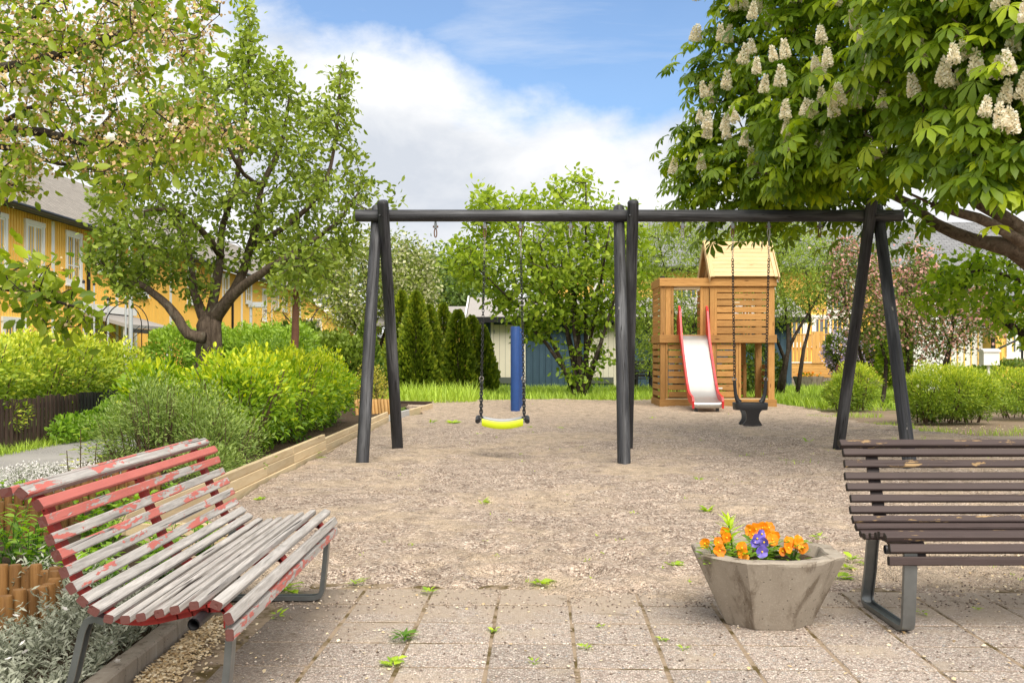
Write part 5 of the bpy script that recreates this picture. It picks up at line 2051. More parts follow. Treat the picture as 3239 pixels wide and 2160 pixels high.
def tree(name, label, limbs, targets, per, spread, T, size, lmat, bark, base, droop=.3, out=.6, nind=0, r_twig=.006, group=None,
         tint=None, upb=.5, flowers=None, step=.25):
    t = thing(name, label, 'tree', base, group=group)
    mb, twigs = skeleton(limbs, targets, r_twig, step=step)
    o = mb.build('trunk', bark, t)
    o.data.polygons.foreach_set('use_smooth', [True] * len(o.data.polygons))
    p, d, idx = leaves_on(twigs, per, spread, droop, out)
    up = rdir(len(p)) + np.array([0, 0, upb])
    ti = np.clip(rng.normal(.45, .2, len(p)), .01, .99) if tint is None else tint(p)
    foliage('crown', t, T, p, d, up, size * rng.uniform(.6, 1.2, len(p)), ti, lmat, nind=nind)
    if flowers:
        fn_, fT, fs, fm, per_f, spr = flowers
        n = len(twigs)
        k = rng.random(n) < fn_
        tips = np.array([tw_[3] for tw_ in twigs])[k]
        pp = np.repeat(tips, per_f, axis=0)
        pp = pp + rng.normal(size=pp.shape) * spr
        foliage('blossom', t, fT, pp, rdir(len(pp)), rdir(len(pp), .4), fs * rng.uniform(.7, 1.3, len(pp)), rng.uniform(0, 1, len(pp)), fm)
    return t, twigs


def PL(pts, Y, jit=0.0):
    out = []
    for q in pts:
        Yq = q[2] if len(q) > 2 else Y
        out.append(P(q[0], q[1], Yq))
    return out


# old apple tree
AY = 13.5
limbs = [(PL([(482, 1040), (480, 900), (478, 820), (480, 762), (478, 735)], AY), .165, .135),
         (PL([(495, 1040, 13.42), (492, 900, 13.42), (494, 800, 13.42), (495, 735, 13.42)], AY), .10, .07),
         (PL([(470, 775), (432, 765), (412, 735), (385, 702), (350, 672), (320, 652), (285, 652), (255, 660)], 13.2), .075, .022),
         (PL([(475, 745), (455, 700), (442, 655), (440, 600, 13.9), (420, 540, 14.3), (400, 480, 14.5)], AY), .07, .02),
         (PL([(488, 745), (515, 700, 13.3), (552, 662, 13.1), (600, 628, 12.9), (645, 598, 12.7), (690, 590, 12.5)], AY), .085, .025),
         (PL([(488, 735), (522, 690, 13.7), (552, 640, 13.8), (575, 570, 13.9), (590, 500), (600, 430), (640, 350), (655, 290), (665, 220)], AY), .08, .015),
         (PL([(480, 735), (492, 680, 13.8), (505, 600, 14.0), (512, 520, 14.0), (540, 430), (560, 300), (570, 150), (572, 40)], AY), .07, .008),
         (PL([(575, 570, 13.9), (625, 540, 13.6), (680, 500, 13.4), (738, 440, 13.3), (770, 330, 13.3), (782, 170, 13.3)], AY), .05, .007),
         (PL([(508, 590, 14.0), (455, 520, 13.4), (385, 482, 13.0), (330, 485, 12.8)], AY), .05, .015),
         (PL([(640, 600, 12.8), (705, 560, 13.2), (780, 505, 13.6), (835, 420, 13.8)], AY), .04, .008),
         (PL([(600, 430), (560, 400, 12.8), (520, 330, 12.4), (490, 230, 12.4)], AY), .035, .008),
         (PL([(420, 540, 14.3), (340, 420, 14.3), (300, 330, 14.4)], AY), .035, .008)]
poly = [(205, 585), (235, 520), (215, 470), (245, 400), (270, 320), (330, 250), (370, 205), (440, 150), (500, 170), (530, 150), (555, 60), (565, 10), (585, 25), (600, 110), (650, 135),
        (690, 200), (735, 245), (770, 150), (795, 150), (805, 250), (815, 340), (855, 430), (830, 500), (850, 560), (790, 600), (760, 640), (700, 655), (640, 650), (560, 600), (520, 610),
        (470, 690), (430, 700), (380, 660), (330, 640), (280, 665), (240, 640)]
tg = crown_targets(poly, AY, 1.7, 760)
extra = []
for (xa, ya, xb, yb, m) in ((560, 150, 572, 15, 9), (775, 330, 785, 150, 12), (650, 250, 660, 150, 6), (490, 260, 470, 150, 7), (830, 430, 850, 420, 4), (890, 480, 905, 440, 3), (360, 260, 365, 200, 4), (740, 320, 745, 250, 4), (620, 200, 640, 140, 5)):
    for q in range(m):
        f = q / max(1, m - 1)
        v = P(xa + (xb - xa) * f + random.uniform(-12, 12), ya + (yb - ya) * f, AY - .2)
        extra.append((v.x, v.y, v.z))
for _ in range(26):
    v = P(random.uniform(235, 345), random.uniform(600, 685), 13.2 + random.uniform(-.4, .4))
    extra.append((v.x, v.y, v.z))
for _ in range(22):
    v = P(random.uniform(640, 780), random.uniform(560, 650), 12.7 + random.uniform(-.5, .5))
    extra.append((v.x, v.y, v.z))
tg = np.vstack([tg, np.array(extra)])
tree('apple_tree', 'old apple tree with thick gnarled trunk among the left shrubs', limbs, tg, 20, .075, T_LEAF, .088, MT['l_apple'], MT['bark'],
     (P(480, 900, AY).x, AY, 0), droop=.15, out=.5, nind=300, tint=lambda p: tint_top(p, 2, 6, .28, .35, .2))

# horse chestnut
cc, cr = np.array([8.0, 13.8, 4.6]), np.array([6.0, 5.4, 4.4])
cpoly = [(1640, -260), (1655, 0), (1620, 50), (1578, 115), (1590, 170), (1625, 200), (1600, 265), (1570, 320), (1545, 375), (1565, 420), (1540, 465), (1600, 500), (1640, 518), (1720, 505),
         (1800, 520), (1900, 505), (2000, 510), (2060, 545), (2140, 560), (2230, 590), (2351, 610), (2560, 600), (2560, -260)]
xx, yy = rng.uniform(1520, 2560, 9000), rng.uniform(-260, 610, 9000)
k = in_poly(xx, yy, cpoly)
xx, yy = xx[k], yy[k]
ed_ = np.clip(edge_dist(xx, yy, cpoly[:19] + [(2351, 610), (2900, 600), (2900, -600), (1640, -600)]) / 160, .03, 1)
mid = 14.3 - 2.6 * np.clip((xx - 1560) / 800, 0, 1.1)          # the crown comes nearer towards its trunk side
half = (1.1 + 2.3 * np.clip((xx - 1540) / 600, 0, 1)) * np.sqrt(ed_)
Yc = mid + half * np.where(rng.random(len(xx)) < .62, -rng.uniform(.45, 1, len(xx)), rng.uniform(-.4, 1, len(xx)))
Yc = np.where((yy > 455) & (xx < 2100), np.maximum(Yc, 12.75), Yc)
tg = np.stack([(xx * K - CX) / FPX * Yc, Yc, EH - (yy * K - HY) / FPX * Yc], 1)
thin = (yy > 400) & (xx > 2040) & (rng.random(len(xx)) < np.where(Yc < 12.6, .97, .72))
tg = tg[~thin & (tg[:, 2] > 2.2)][:760]
limbs = [([(8.6, 13.0, -.1), (8.55, 13.0, .9), (8.5, 13.0, 1.7), (8.45, 13.0, 2.2)], .30, .24),
         ([(8.5, 13.0, 1.7)] + PL([(2440, 640, 12.8), (2351, 588, 12.7), (2290, 562, 12.7), (2232, 550, 12.8), (2150, 515, 13.0), (2085, 465, 13.3), (2000, 430, 13.8), (1900, 400, 14.2)], 12.8), .17, .03),
         ([(8.45, 13.0, 2.2)] + PL([(2420, 560, 12.6), (2351, 530, 12.5), (2290, 490, 12.5), (2215, 440, 12.6), (2150, 350, 12.9), (2050, 260, 13.2), (1900, 180, 13.4)], 12.8), .15, .03),
         ([(8.45, 13.0, 2.1)] + PL([(2440, 590, 12.0), (2351, 560, 11.9), (2280, 515, 11.6), (2210, 490, 11.4), (2140, 470, 11.4)], 12), .11, .04),
         ([(8.45, 13.0, 2.2), (8.2, 13.2, 3.6), (7.6, 13.4, 5.2), (6.6, 13.5, 6.6)], .17, .04),
         ([(8.4, 13.1, 2.4), (7.6, 11.8, 3.3), (6.4, 10.7, 4.0), (5.2, 10.0, 4.5)], .13, .03),
         ([(8.2, 13.2, 3.2), (6.8, 14.6, 4.2), (5.2, 15.4, 4.8), (3.8, 15.5, 5.0)], .12, .03),
         ([(7.6, 13.4, 5.0), (6.2, 12.4, 5.8), (4.6, 12.0, 6.2)], .08, .02)]
t = thing('chestnut_tree', 'horse chestnut with white flower candles overhanging the swing from the right', 'tree', (8.6, 13.0, 0))
mb, twigs = skeleton(limbs, tg, .010)
o = mb.build('trunk', MT['bark_chest'], t)
o.data.polygons.foreach_set('use_smooth', [True] * len(o.data.polygons))
p, d, idx = leaves_on(twigs, 11, .17, .0, .4, cc)
v = HY - (p[:, 2] - EH) / p[:, 1] * FPX
u = p[:, 0] / p[:, 1] * FPX + CX
k = ~((v > 620) & (p[:, 1] < 12.55) & (u < 2960))
p, d = p[k], d[k]
hor = d.copy()
hor[:, 2] = -.35 + rng.normal(0, .25, len(d))
outw = nrm((p - cc) / cr)
up = np.tile([0, 0, 1.], (len(p), 1)) + outw * .55 + rdir(len(p)) * .3
rad = np.linalg.norm((p - cc) / cr, axis=1)
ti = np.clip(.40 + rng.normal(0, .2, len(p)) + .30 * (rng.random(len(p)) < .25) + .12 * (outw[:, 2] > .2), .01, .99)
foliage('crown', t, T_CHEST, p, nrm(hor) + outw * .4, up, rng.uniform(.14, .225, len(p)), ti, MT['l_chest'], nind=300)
# candles
cv, cf, ct = [], [], []
TV, TF = T_PETAL
nq = 0
for lvl in range(13):
    f = lvl / 12
    r = .21 * (1 - f) ** .8 + .02
    m = max(3, int(8 * (1 - f) + 2))
    for k in range(m):
        a = 2.4 * nq
        c = np.array([r * math.cos(a), r * math.sin(a), f])
        for w in range(2):
            ax = nrm(np.array([[math.cos(a + w), math.sin(a + w), .5 - w * .9]]))
            M_ = frames(ax, rdir(1, .5))[0]
            b = len(cv)
            cv += list((TV * .19) @ M_.T + c)
            cf += [tuple(b + i for i in q) for q in TF]
            ct += [rng.uniform(.15, 1)] * len(TV)
        nq += 1
b = len(cv)
cv += [(.02, 0, -.15), (-.02, .02, -.15), (-.02, -.02, -.15), (0, 0, 1)]
cf += [(b, b + 1, b + 3), (b + 1, b + 2, b + 3), (b + 2, b, b + 3)]
ct += [.3] * 4
candle_me = np_mesh('flower_candle', np.array(cv), np.array(cf), np.array(ct), MT['candle'])
tips = np.array([w[3] for w in twigs])
rad = np.linalg.norm((tips - cc) / cr, axis=1)
u = tips[:, 0] / tips[:, 1] * FPX + CX
v = HY - (tips[:, 2] - EH) / tips[:, 1] * FPX
hid = np.array([np.sum((np.abs(u - u[i]) < 70) & (np.abs(v - v[i]) < 80) & (tips[:, 1] < tips[i, 1] - .15)) for i in range(len(tips))])
cand = np.where((u < 3420) & (v > -160) & (v < 640) & ((v < 560) | (u < 2800)))[0]
cand = cand[np.argsort(hid[cand] + rng.uniform(0, 1.5, len(cand)))][:165]
off = woff(t)
for i in cand:
    o = bpy.data.objects.new('flower_candle', candle_me)
    link(o, t)
    q = tips[i] + ((tips[i] - cc) / cr) * .12 + np.array([-.03, -.36, .20])
    o.location = (q[0] - off.x, q[1] - off.y, q[2] - off.z + .08)
    s_ = random.uniform(.14, .205)
    o.scale = (s_ * .95, s_ * .95, s_)
    o.rotation_euler = (random.uniform(-.25, .25), random.uniform(-.25, .25), random.uniform(0, 6))

# flowering crab apple reaching in from the left
limbs = [([(-4.1, 5.3, -.1), (-4.1, 5.3, .8), (-4.15, 5.35, 1.5)], .12, .10),
         ([(-4.15, 5.35, 1.5)] + PL([(-300, 330, 5.9), (-20, 303, 5.7), (100, 305, 5.5), (200, 330, 5.4), (330, 325, 5.2), (420, 290, 5.05), (520, 300, 4.95)], 5.5), .055, .008),
         ([(-4.15, 5.35, 1.5)] + PL([(-330, 180, 5.4), (-40, 165, 5.3), (150, 122, 5.2), (260, 85, 5.1), (345, 38, 5.0), (375, -25, 5.0), (430, -110, 5)], 5.5), .055, .008),
         ([(-4.15, 5.35, 1.45)] + PL([(-220, 360, 5.9), (0, 338, 5.7), (60, 355, 5.6), (130, 375, 5.5), (260, 395, 5.4)], 5.5), .04, .007),
         ([(-4.12, 5.3, 1.2)] + PL([(-320, 640, 5.1), (-60, 655, 4.9), (40, 668, 4.75), (120, 690, 4.6), (185, 708, 4.5)], 5), .03, .005),
         ([(-4.15, 5.35, 1.5)] + PL([(-200, 400, 5.8), (-20, 410, 5.7), (55, 440, 5.6)], 5.5), .03, .006),
         (PL([(-40, 165, 5.3), (20, 90, 5.3), (90, 30, 5.2), (150, -60, 5.2)], 5.2), .022, .006),
         (PL([(200, 330, 5.4), (250, 270, 5.6), (270, 250, 5.6)], 5.2), .012, .005),
         (PL([(-20, 303, 5.7), (60, 250, 5.7), (150, 230, 5.6)], 5.2), .018, .005)]
regs = [((-240, 0, 120, -60), 12), ((0, 330, -60, 60), 52), ((300, 510, -40, 50), 22), ((-60, 250, 60, 130), 52), ((250, 480, 50, 110), 26), ((400, 470, 90, 140), 5), ((-100, 330, 130, 200), 46),
        ((-100, 260, 200, 250), 28), ((-60, 180, 250, 330), 26), ((160, 330, 265, 330), 22), ((330, 470, 240, 300), 18), ((300, 520, 290, 345), 34), ((120, 420, 340, 400), 44),
        ((420, 570, 290, 350), 12), ((0, 150, 340, 400), 22), ((-40, 95, 400, 465), 16), ((180, 350, 395, 440), 13), ((-160, 60, 620, 760), 28), ((60, 200, 640, 760), 25), ((0, 130, 600, 640), 9)]
tg = []
for (x0, x1, y0, y1), m in regs:
    for q in range(int(m * .85)):
        yy = random.uniform(min(y0, y1), max(y0, y1))
        Yd = random.uniform(4.3, 5.1) if yy > 560 else random.uniform(4.6, 6.2)
        tg.append(tuple(P(random.uniform(x0, x1), yy, Yd)))
tg = np.array(tg)
t = thing('crab_apple_tree', 'crab apple branches with fading blossom hanging in from the left', 'tree', (-4.1, 5.3, 0))
mb, twigs = skeleton(limbs, tg, .0035, step=.12)
mb.build('trunk', MT['bark_dark'], t)
p, d, idx = leaves_on(twigs, 12, .045, .45, .45)
low = p[:, 2] < 2.0
foliage('crown', t, T_LEAF, p, d, rdir(len(p)) + np.array([0, 0, .4]), np.where(low, .068, .058) * rng.uniform(.55, 1.2, len(p)),
        np.clip(rng.normal(.42, .25, len(p)), .01, .99), MT['l_crab'], nind=300)
p2, d2, idx = leaves_on(twigs, 34, .034, .1, .2)
k = (p2[:, 2] > 2.0) | (rng.random(len(p2)) < .15)
p2, d2 = p2[k], d2[k]
foliage('blossom', t, T_PETAL, p2, rdir(len(p2)), rdir(len(p2)), .018 * rng.uniform(.5, 1.2, len(p2)), np.clip(rng.normal(.5, .25, len(p2)), 0.01, .99), MT['blossom'])
fl_v, fl_f = [], []
for k in range(5):
    a = k * 2 * math.pi / 5
    M_ = frames(np.array([[math.cos(a), math.sin(a), .25]]), np.array([[0, 0, 1.]]))[0]
    b = len(fl_v)
    fl_v += list(T_PETAL[0] @ M_.T)
    fl_f += [tuple(b + i for i in q) for q in T_PETAL[1]]
flower_me = np_mesh('white_flower', np.array(fl_v), np.array(fl_f), np.full(len(fl_v), .7), MT['white_petal'])
off = woff(t)
pick = [i for i in range(len(twigs)) if twigs[i][3][2] > 2.0]
for i in random.sample(pick, 46):
    o = bpy.data.objects.new('white_flower', flower_me)
    link(o, t)
    q = twigs[i][3]
    o.location = (q[0] - off.x + random.uniform(-.03, .03), q[1] - off.y - .04, q[2] - off.z)
    o.scale = (random.uniform(.016, .024),) * 3
    o.rotation_euler = (R(60) + random.uniform(-.6, .6), random.uniform(-.5, .5), random.uniform(0, 6))

# multi-stemmed cherry before the shed
CY = 29.5
bx = P(1335, 893, CY).x
b0 = Vector((bx, CY, -.05))
limbs = []
for (xe, ye, xm, ym) in ((1100, 620, 1260, 770), (1180, 520, 1290, 720), (1240, 560, 1300, 760), (1290, 440, 1320, 680), (1345, 420, 1345, 690), (1400, 520, 1368, 720), (1450, 560, 1385, 770), (1310, 600, 1318, 760), (1160, 700, 1255, 790), (1420, 660, 1375, 800)):
    Ym = CY + random.uniform(-.5, .5)
    Ye = CY + random.uniform(-1.6, 1.6)
    limbs.append(([b0 + Vector((random.uniform(-.15, .15), random.uniform(-.15, .15), 0)), P(xm, ym, Ym), P((xm + xe) / 2, (ym + ye) / 2, (Ym + Ye) / 2), P(xe, ye, Ye)], .075, .015))
poly = [(1040, 620), (1033, 580), (1088, 540), (1078, 470), (1092, 440), (1130, 445), (1180, 475), (1238, 445), (1262, 420), (1340, 408), (1372, 440), (1400, 485), (1445, 465), (1475, 520),
        (1482, 600), (1470, 680), (1440, 720), (1400, 740), (1370, 755), (1330, 740), (1290, 740), (1230, 780), (1190, 760), (1165, 730), (1130, 690), (1060, 640)]
tg = crown_targets(poly, CY, 2.2, 560)
low = [tuple(P(random.uniform(1290, 1390), random.uniform(790, 875), CY + random.uniform(-.6, .2))) for _ in range(16)]
tg = np.vstack([tg, np.array(low)])
tree('cherry_tree', 'multi-stemmed cherry with bright fresh leaves in front of the blue shed', limbs, tg, 20, .17, T_LEAF, .185, MT['l_cherry'], MT['bark_dark'],
     (bx, CY, 0), droop=.45, out=.5, nind=300, r_twig=.011, tint=lambda p: tint_top(p, 1.5, 6.3, .25, .4, .18), step=.5)


# feathery trees either side of the tower
def feathery(label, poly, Y, n, stems, size=.13, mat='l_willow', per=42, spread=.2, dY=1.6, **kw):
    xs = [q[0] for q in poly]
    base = stems[0][0]
    b = P(base[0], base[1], Y)
    lm = []
    for st in stems:
        pts = [P(q[0], q[1], Y + random.uniform(-.5, .5)) for q in st]
        pts[0] = Vector((pts[0].x, Y, -.05))
        lm.append((pts, kw.get('r0', .07), .015))
    tgt = crown_targets(poly, Y, dY, n)
    return tree(kw.get('name', 'willow_tree'), label, lm, tgt, per, spread, kw.get('T', T_LONG), size, MT[mat], MT['bark_dark'], (b.x, Y, 0), droop=.5, out=.5, r_twig=.008, step=.5,
                flowers=kw.get('flowers'), tint=kw.get('tint'))


feathery('feathery pale-green tree rising behind the left side of the play tower', [(1470, 510), (1500, 490), (1560, 495), (1610, 505), (1660, 560), (1700, 650), (1690, 760), (1640, 800), (1560, 830), (1480, 860), (1440, 780), (1450, 640)], 31, 430,
         [[(1545, 900), (1555, 780), (1530, 640), (1510, 540)], [(1550, 900), (1590, 760), (1620, 640), (1600, 540)], [(1540, 900), (1500, 800), (1480, 700)], [(1550, 900), (1600, 820), (1660, 700)]])
feathery('feathery pale-green tree with leaning dark stems right of the play tower', [(1640, 545), (1680, 505), (1760, 510), (1830, 505), (1890, 540), (1930, 600), (1930, 680), (1890, 700), (1850, 720), (1800, 740), (1770, 720), (1700, 690)], 30, 380,
         [[(1785, 905), (1805, 820), (1830, 760), (1880, 680), (1900, 600)], [(1785, 905), (1810, 800), (1800, 680), (1780, 560)], [(1840, 870), (1845, 800), (1860, 740), (1850, 620)], [(1785, 905), (1800, 820), (1740, 700), (1720, 600)]])
# pink hawthorns
poly = [(1900, 620), (1920, 560), (1955, 530), (1975, 560), (2040, 590), (2100, 560), (2150, 610), (2230, 640), (2300, 690), (2300, 760), (2240, 770), (2180, 800), (2140, 830), (2050, 790), (1985, 800), (1940, 750), (1890, 700)]
feathery('pink-flowering hawthorn with dark trunks behind the right swing legs', poly, 25, 330,
         [[(1990, 925), (1985, 850), (1960, 760), (1930, 660)], [(2030, 925), (2035, 830), (2010, 740), (2020, 640)], [(2090, 915), (2085, 840), (2080, 740), (2100, 620)], [(2160, 910), (2170, 830), (2200, 770), (2260, 700)], [(2165, 910), (2180, 800), (2190, 700), (2180, 640)]],
         size=.085, mat='l_haw', per=46, spread=.2, name='hawthorn_tree', T=T_DIA, r0=.06, dY=1.8, flowers=(.68, T_PETAL, .07, MT['pink'], 24, .13))
# bright simple-leaved tree under the chestnut, right edge
poly = [(2115, 690), (2150, 640), (2170, 590), (2240, 575), (2330, 560), (2460, 580), (2480, 700), (2400, 790), (2330, 780), (2280, 730), (2200, 700), (2140, 705)]
DYY = 14.5
tg = crown_targets(poly, DYY, 1.0, 150)
base = P(2440, 800, DYY)
tree('dogwood_tree', 'small bright-leaved tree under the chestnut at the right edge', [([(base.x, DYY, -.05), (base.x - .1, DYY, .9)] + PL([(2351, 770, DYY), (2310, 745, DYY)], DYY), .08, .04),
     ([(base.x - .1, DYY, .9)] + PL([(2400, 690), (2330, 640), (2250, 620), (2180, 640)], DYY), .05, .012), ([(base.x - .1, DYY, .9)] + PL([(2420, 680), (2400, 600)], DYY), .05, .012)],
     tg, 17, .10, T_LEAF, .125, MT['l_dogwood'], MT['bark_dark'], (base.x, DYY, 0), droop=.55, out=.5, nind=0, r_twig=.006)
# rowans in the distance
poly = [(735, 640), (760, 600), (800, 575), (840, 545), (900, 540), (950, 560), (985, 600), (1000, 660), (980, 740), (900, 760), (800, 760), (745, 700)]
feathery('far rowan tree covered in cream blossom left of the conifers', poly, 46, 260, [[(868, 870), (866, 800), (850, 700), (830, 600)], [(870, 870), (880, 780), (920, 680), (930, 600)], [(868, 870), (865, 820), (800, 720)]], size=.20, mat='l_rowan', per=34, spread=.36, name='rowan_tree', T=T_DIA, dY=2.6, r0=.16,
         flowers=(.85, T_PETAL, .13, MT['cream'], 22, .24))
poly = [(955, 640), (975, 600), (1020, 585), (1060, 610), (1095, 640), (1100, 740), (1000, 750), (950, 720)]
feathery('dark far tree between the rowan and the cherry', poly, 60, 150, [[(1030, 830), (1025, 760), (1010, 660)], [(1030, 830), (1040, 740), (1060, 660)]], size=.3, mat='l_far', per=40, spread=.5, name='far_tree', T=T_DIA, dY=3, r0=.18)
# young tree among the bright shrubs
YT = 19.0
b = P(678, 900, YT)
tg = crown_targets([(615, 620), (640, 560), (690, 540), (735, 570), (745, 640), (720, 700), (660, 705), (625, 680)], YT, .9, 70)
tree('young_tree', 'young tree with straight red-brown stem rising from the bright shrub', [([(b.x, YT, -.05), tuple(P(677, 800, YT)), tuple(P(680, 700, YT)), tuple(P(681, 640, YT))], .075, .055), (PL([(681, 650), (660, 620), (640, 590)], YT), .04, .015), (PL([(681, 645), (705, 610), (720, 580)], YT), .04, .015)],
     tg, 20, .12, T_LEAF, .11, MT['l_apple'], MT['stake'], (b.x, YT, 0), nind=0)
# sparse orange-green shrub tree
poly = [(600, 760), (590, 720), (640, 690), (700, 680), (760, 700), (765, 750), (720, 790), (640, 790)]
feathery('sparse ochre-leaved shrub in front of the gabled house', poly, 30, 110, [[(690, 850), (690, 780), (650, 720)], [(692, 850), (700, 770), (730, 710)], [(688, 850), (670, 790), (620, 750)]], size=.075, mat='l_orange', per=16, spread=.18, name='sparse_shrub', T=T_DIA, dY=1.2, r0=.035)

# backdrop of far woods
p, d = shell_points([(x, 105 + 8 * math.sin(x), 2.5, 7, 5, 5.5 + 2 * math.sin(x * 1.7)) for x in range(-70, 90, 8)], 22000, .75, .15)
fw = foliage('far_woods', None, T_DIA, p, d + rdir(len(p)) * .8, rdir(len(p), .5), .75 * rng.uniform(.6, 1.3, len(p)), rng.uniform(0, 1, len(p)), MT['l_far'])
tag(fw, 'far belt of trees closing the view behind the houses', 'trees')

# ------------------------------------------------------------------ conifers
def thuja(label, xd, top_d, Y, w):
    pt = P(xd, top_d, Y)
    h = pt.z
    t = thing('thuja', label, 'conifer', (pt.x, Y, 0), group='thujas beside the shed')
    n = int(6500 * (h / 3) * (w / 1.0))
    f = rng.uniform(0, 1, n) ** 1.15
    a = rng.uniform(0, 6.283, n)
    rp = w / 2 * np.where(f < .12, .80 + f * 1.6, np.clip((1 - f) / .88, 0, 1) ** .62)
    lump = 1 + .10 * np.sin(a * 5 + f * 16 + xd) + .08 * np.sin(a * 9 - f * 25)
    rr = rp * lump * rng.uniform(.72, 1.0, n)
    pos = np.stack([pt.x + rr * np.cos(a), Y + rr * np.sin(a), .04 + f * (h - .1)], 1)
    ax = np.stack([np.cos(a) * .75, np.sin(a) * .75, np.full(n, .9)], 1) + rdir(n) * .4
    up = np.stack([-np.sin(a), np.cos(a), np.zeros(n)], 1) + rdir(n) * .6
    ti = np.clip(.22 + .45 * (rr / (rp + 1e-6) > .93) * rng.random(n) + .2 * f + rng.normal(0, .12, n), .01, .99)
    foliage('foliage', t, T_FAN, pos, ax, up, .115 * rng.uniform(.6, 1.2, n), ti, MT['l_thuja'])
    MB().tube([(pt.x, Y, -.05), (pt.x, Y, h * .9)], [.06, .012], 7).build('trunk', MT['bark_dark'], t)


for i, (xd, td, Y, w, lab) in enumerate(((900, 760, 32.5, .95, 'short thuja half hidden behind the left swing leg'), (922, 667, 32.2, 1.15, 'leftmost of the two tallest thujas'),
                                         (955, 670, 31.6, 1.35, 'tall thuja right next to the leftmost tall one'), (985, 700, 31.9, 1.2, 'thuja with blunt tip in the middle of the conifer row'),
                                         (1018, 697, 32.6, 1.0, 'slim thuja standing behind the gap of the conifer row'), (1052, 712, 31.8, 1.25, 'broad thuja right of the middle of the conifer row'),
                                         (1083, 725, 32.3, 1.1, 'second thuja from the shed end of the conifer row'), (1108, 748, 32.0, .9, 'thuja nearest the cream shed door'), (877, 800, 33.0, .8, 'smallest thuja at the left end of the conifer row'))):
    thuja(lab, xd, td, Y, w)

# ------------------------------------------------------------------ hedges and shrubs
def hedge_tint(p):
    return tint_top(p, .4, 1.5, .28, .5, .17)


blobs = [(-6.85 + .12 * math.sin(y * 2.1), y, .86 + .05 * math.sin(y * 1.7), .72, .85, .60 + .06 * math.sin(y * 3)) for y in np.arange(8.6, 18.6, .8)]
shrub('hedge', 'yellow-green clipped hedge above the dark picket fence at left', 'hedge', blobs, 46000, T_DIA, .072, MT['l_hedge'], MT['twig'], rand=.9, up=.5, inner=.6, stems=9, tintf=hedge_tint, zmin=.30, lump=.2)
p, d = shell_points([(-6.3, y, .55, .28, .45, .28) for y in (10.5, 11.6, 12.1, 13.6)], 2500, .3, .2, .2)
for j, (y, z) in enumerate(((11.0, .45), (12.0, .5), (13.3, .42))):
    shrub('hedge_shoot', ('lowest hedge spray hanging over the near pickets', 'hedge spray hanging over the middle pickets', 'hedge spray hanging over the far brown pickets')[j], 'hedge',
          [(-6.15, y, z, .16, .3, .22)], 420, T_NEEDLE, .06, MT['l_hedge'], MT['twig'], rand=1.0, inner=.2, stems=2, stem_r=.005, group='sprays over the fence', zmin=.1)
blobs = [(-6.9 + i * .62, 22 + .5 * math.sin(i), .95, .6, .8, .82) for i in range(5)]
shrub('hedge', 'darker green hedge behind the apple trunk', 'hedge', blobs, 30000, T_DIA, .09, MT['l_privet'], MT['twig'], rand=.9, stems=3, tintf=lambda p: tint_top(p, .3, 1.8, .2, .5, .15))
blobs = [(-4.6, 20.5, .75, .75, .7, .72), (-4.95, 21.4, .7, .6, .6, .7)]
shrub('shrub', 'soft green bush right of the apple trunk', 'shrub', blobs, 7000, T_DIA, .075, MT['l_privet'], MT['twig'], rand=.9, stems=4)
# bright forsythia rows in the bed
fx = [(-2.95 + .1 * math.sin(y * 3), y, .66, .62, .62, .55 + .04 * math.sin(y * 5)) for y in (11.4, 12.2, 13.0, 13.9, 14.8, 15.7, 16.5)]
shrub('bright_shrub', 'bright yellow-green leafy shrub along the timber edging left of the swing', 'shrub', fx, 21000, T_LANCE, .078, MT['l_forsythia'], MT['twig'], rand=.95, up=.45, inner=.5, lump=.24, stems=22, stem_r=.010, nind=300,
      tintf=lambda p: tint_top(p, .1, 1.2, .12, .62, .18), zmin=.12)
shrub('bright_shrub', 'bright leafy shrub between the hedge and the apple trunk', 'shrub', [(-4.05, 12.3, .62, .45, .5, .46), (-3.65, 12.5, .55, .42, .5, .45)], 3600, T_LANCE, .09, MT['l_forsythia'], MT['twig'], rand=.75, up=.4, inner=.62,
      stems=8, tintf=lambda p: tint_top(p, .1, 1.2, .12, .6, .18), zmin=.12)
# grey-green potentilla
shrub('grey_shrub', 'fine-leaved grey-green shrub behind the red bench', 'shrub', [(-3.05, 9.9, .48, .66, .62, .47), (-2.66, 9.7, .36, .42, .5, .36), (-3.45, 9.9, .36, .48, .5, .38), (-3.2, 9.6, .66, .25, .3, .3)], 17000, T_NEEDLE, .045, MT['l_potentilla'], MT['twig'], rand=.9, up=.35,
      inner=.3, stems=30, stem_r=.006, lump=.32, zmin=.1)
shrub('low_shrub', 'low fine-leaved shrub spilling beside the timber edging', 'shrub', [(-2.55, 9.0, .22, .30, .45, .2)], 3000, T_NEEDLE, .04, MT['l_potentilla'], MT['twig'], rand=.9, inner=.3, stems=6, stem_r=.005, zmin=.1)
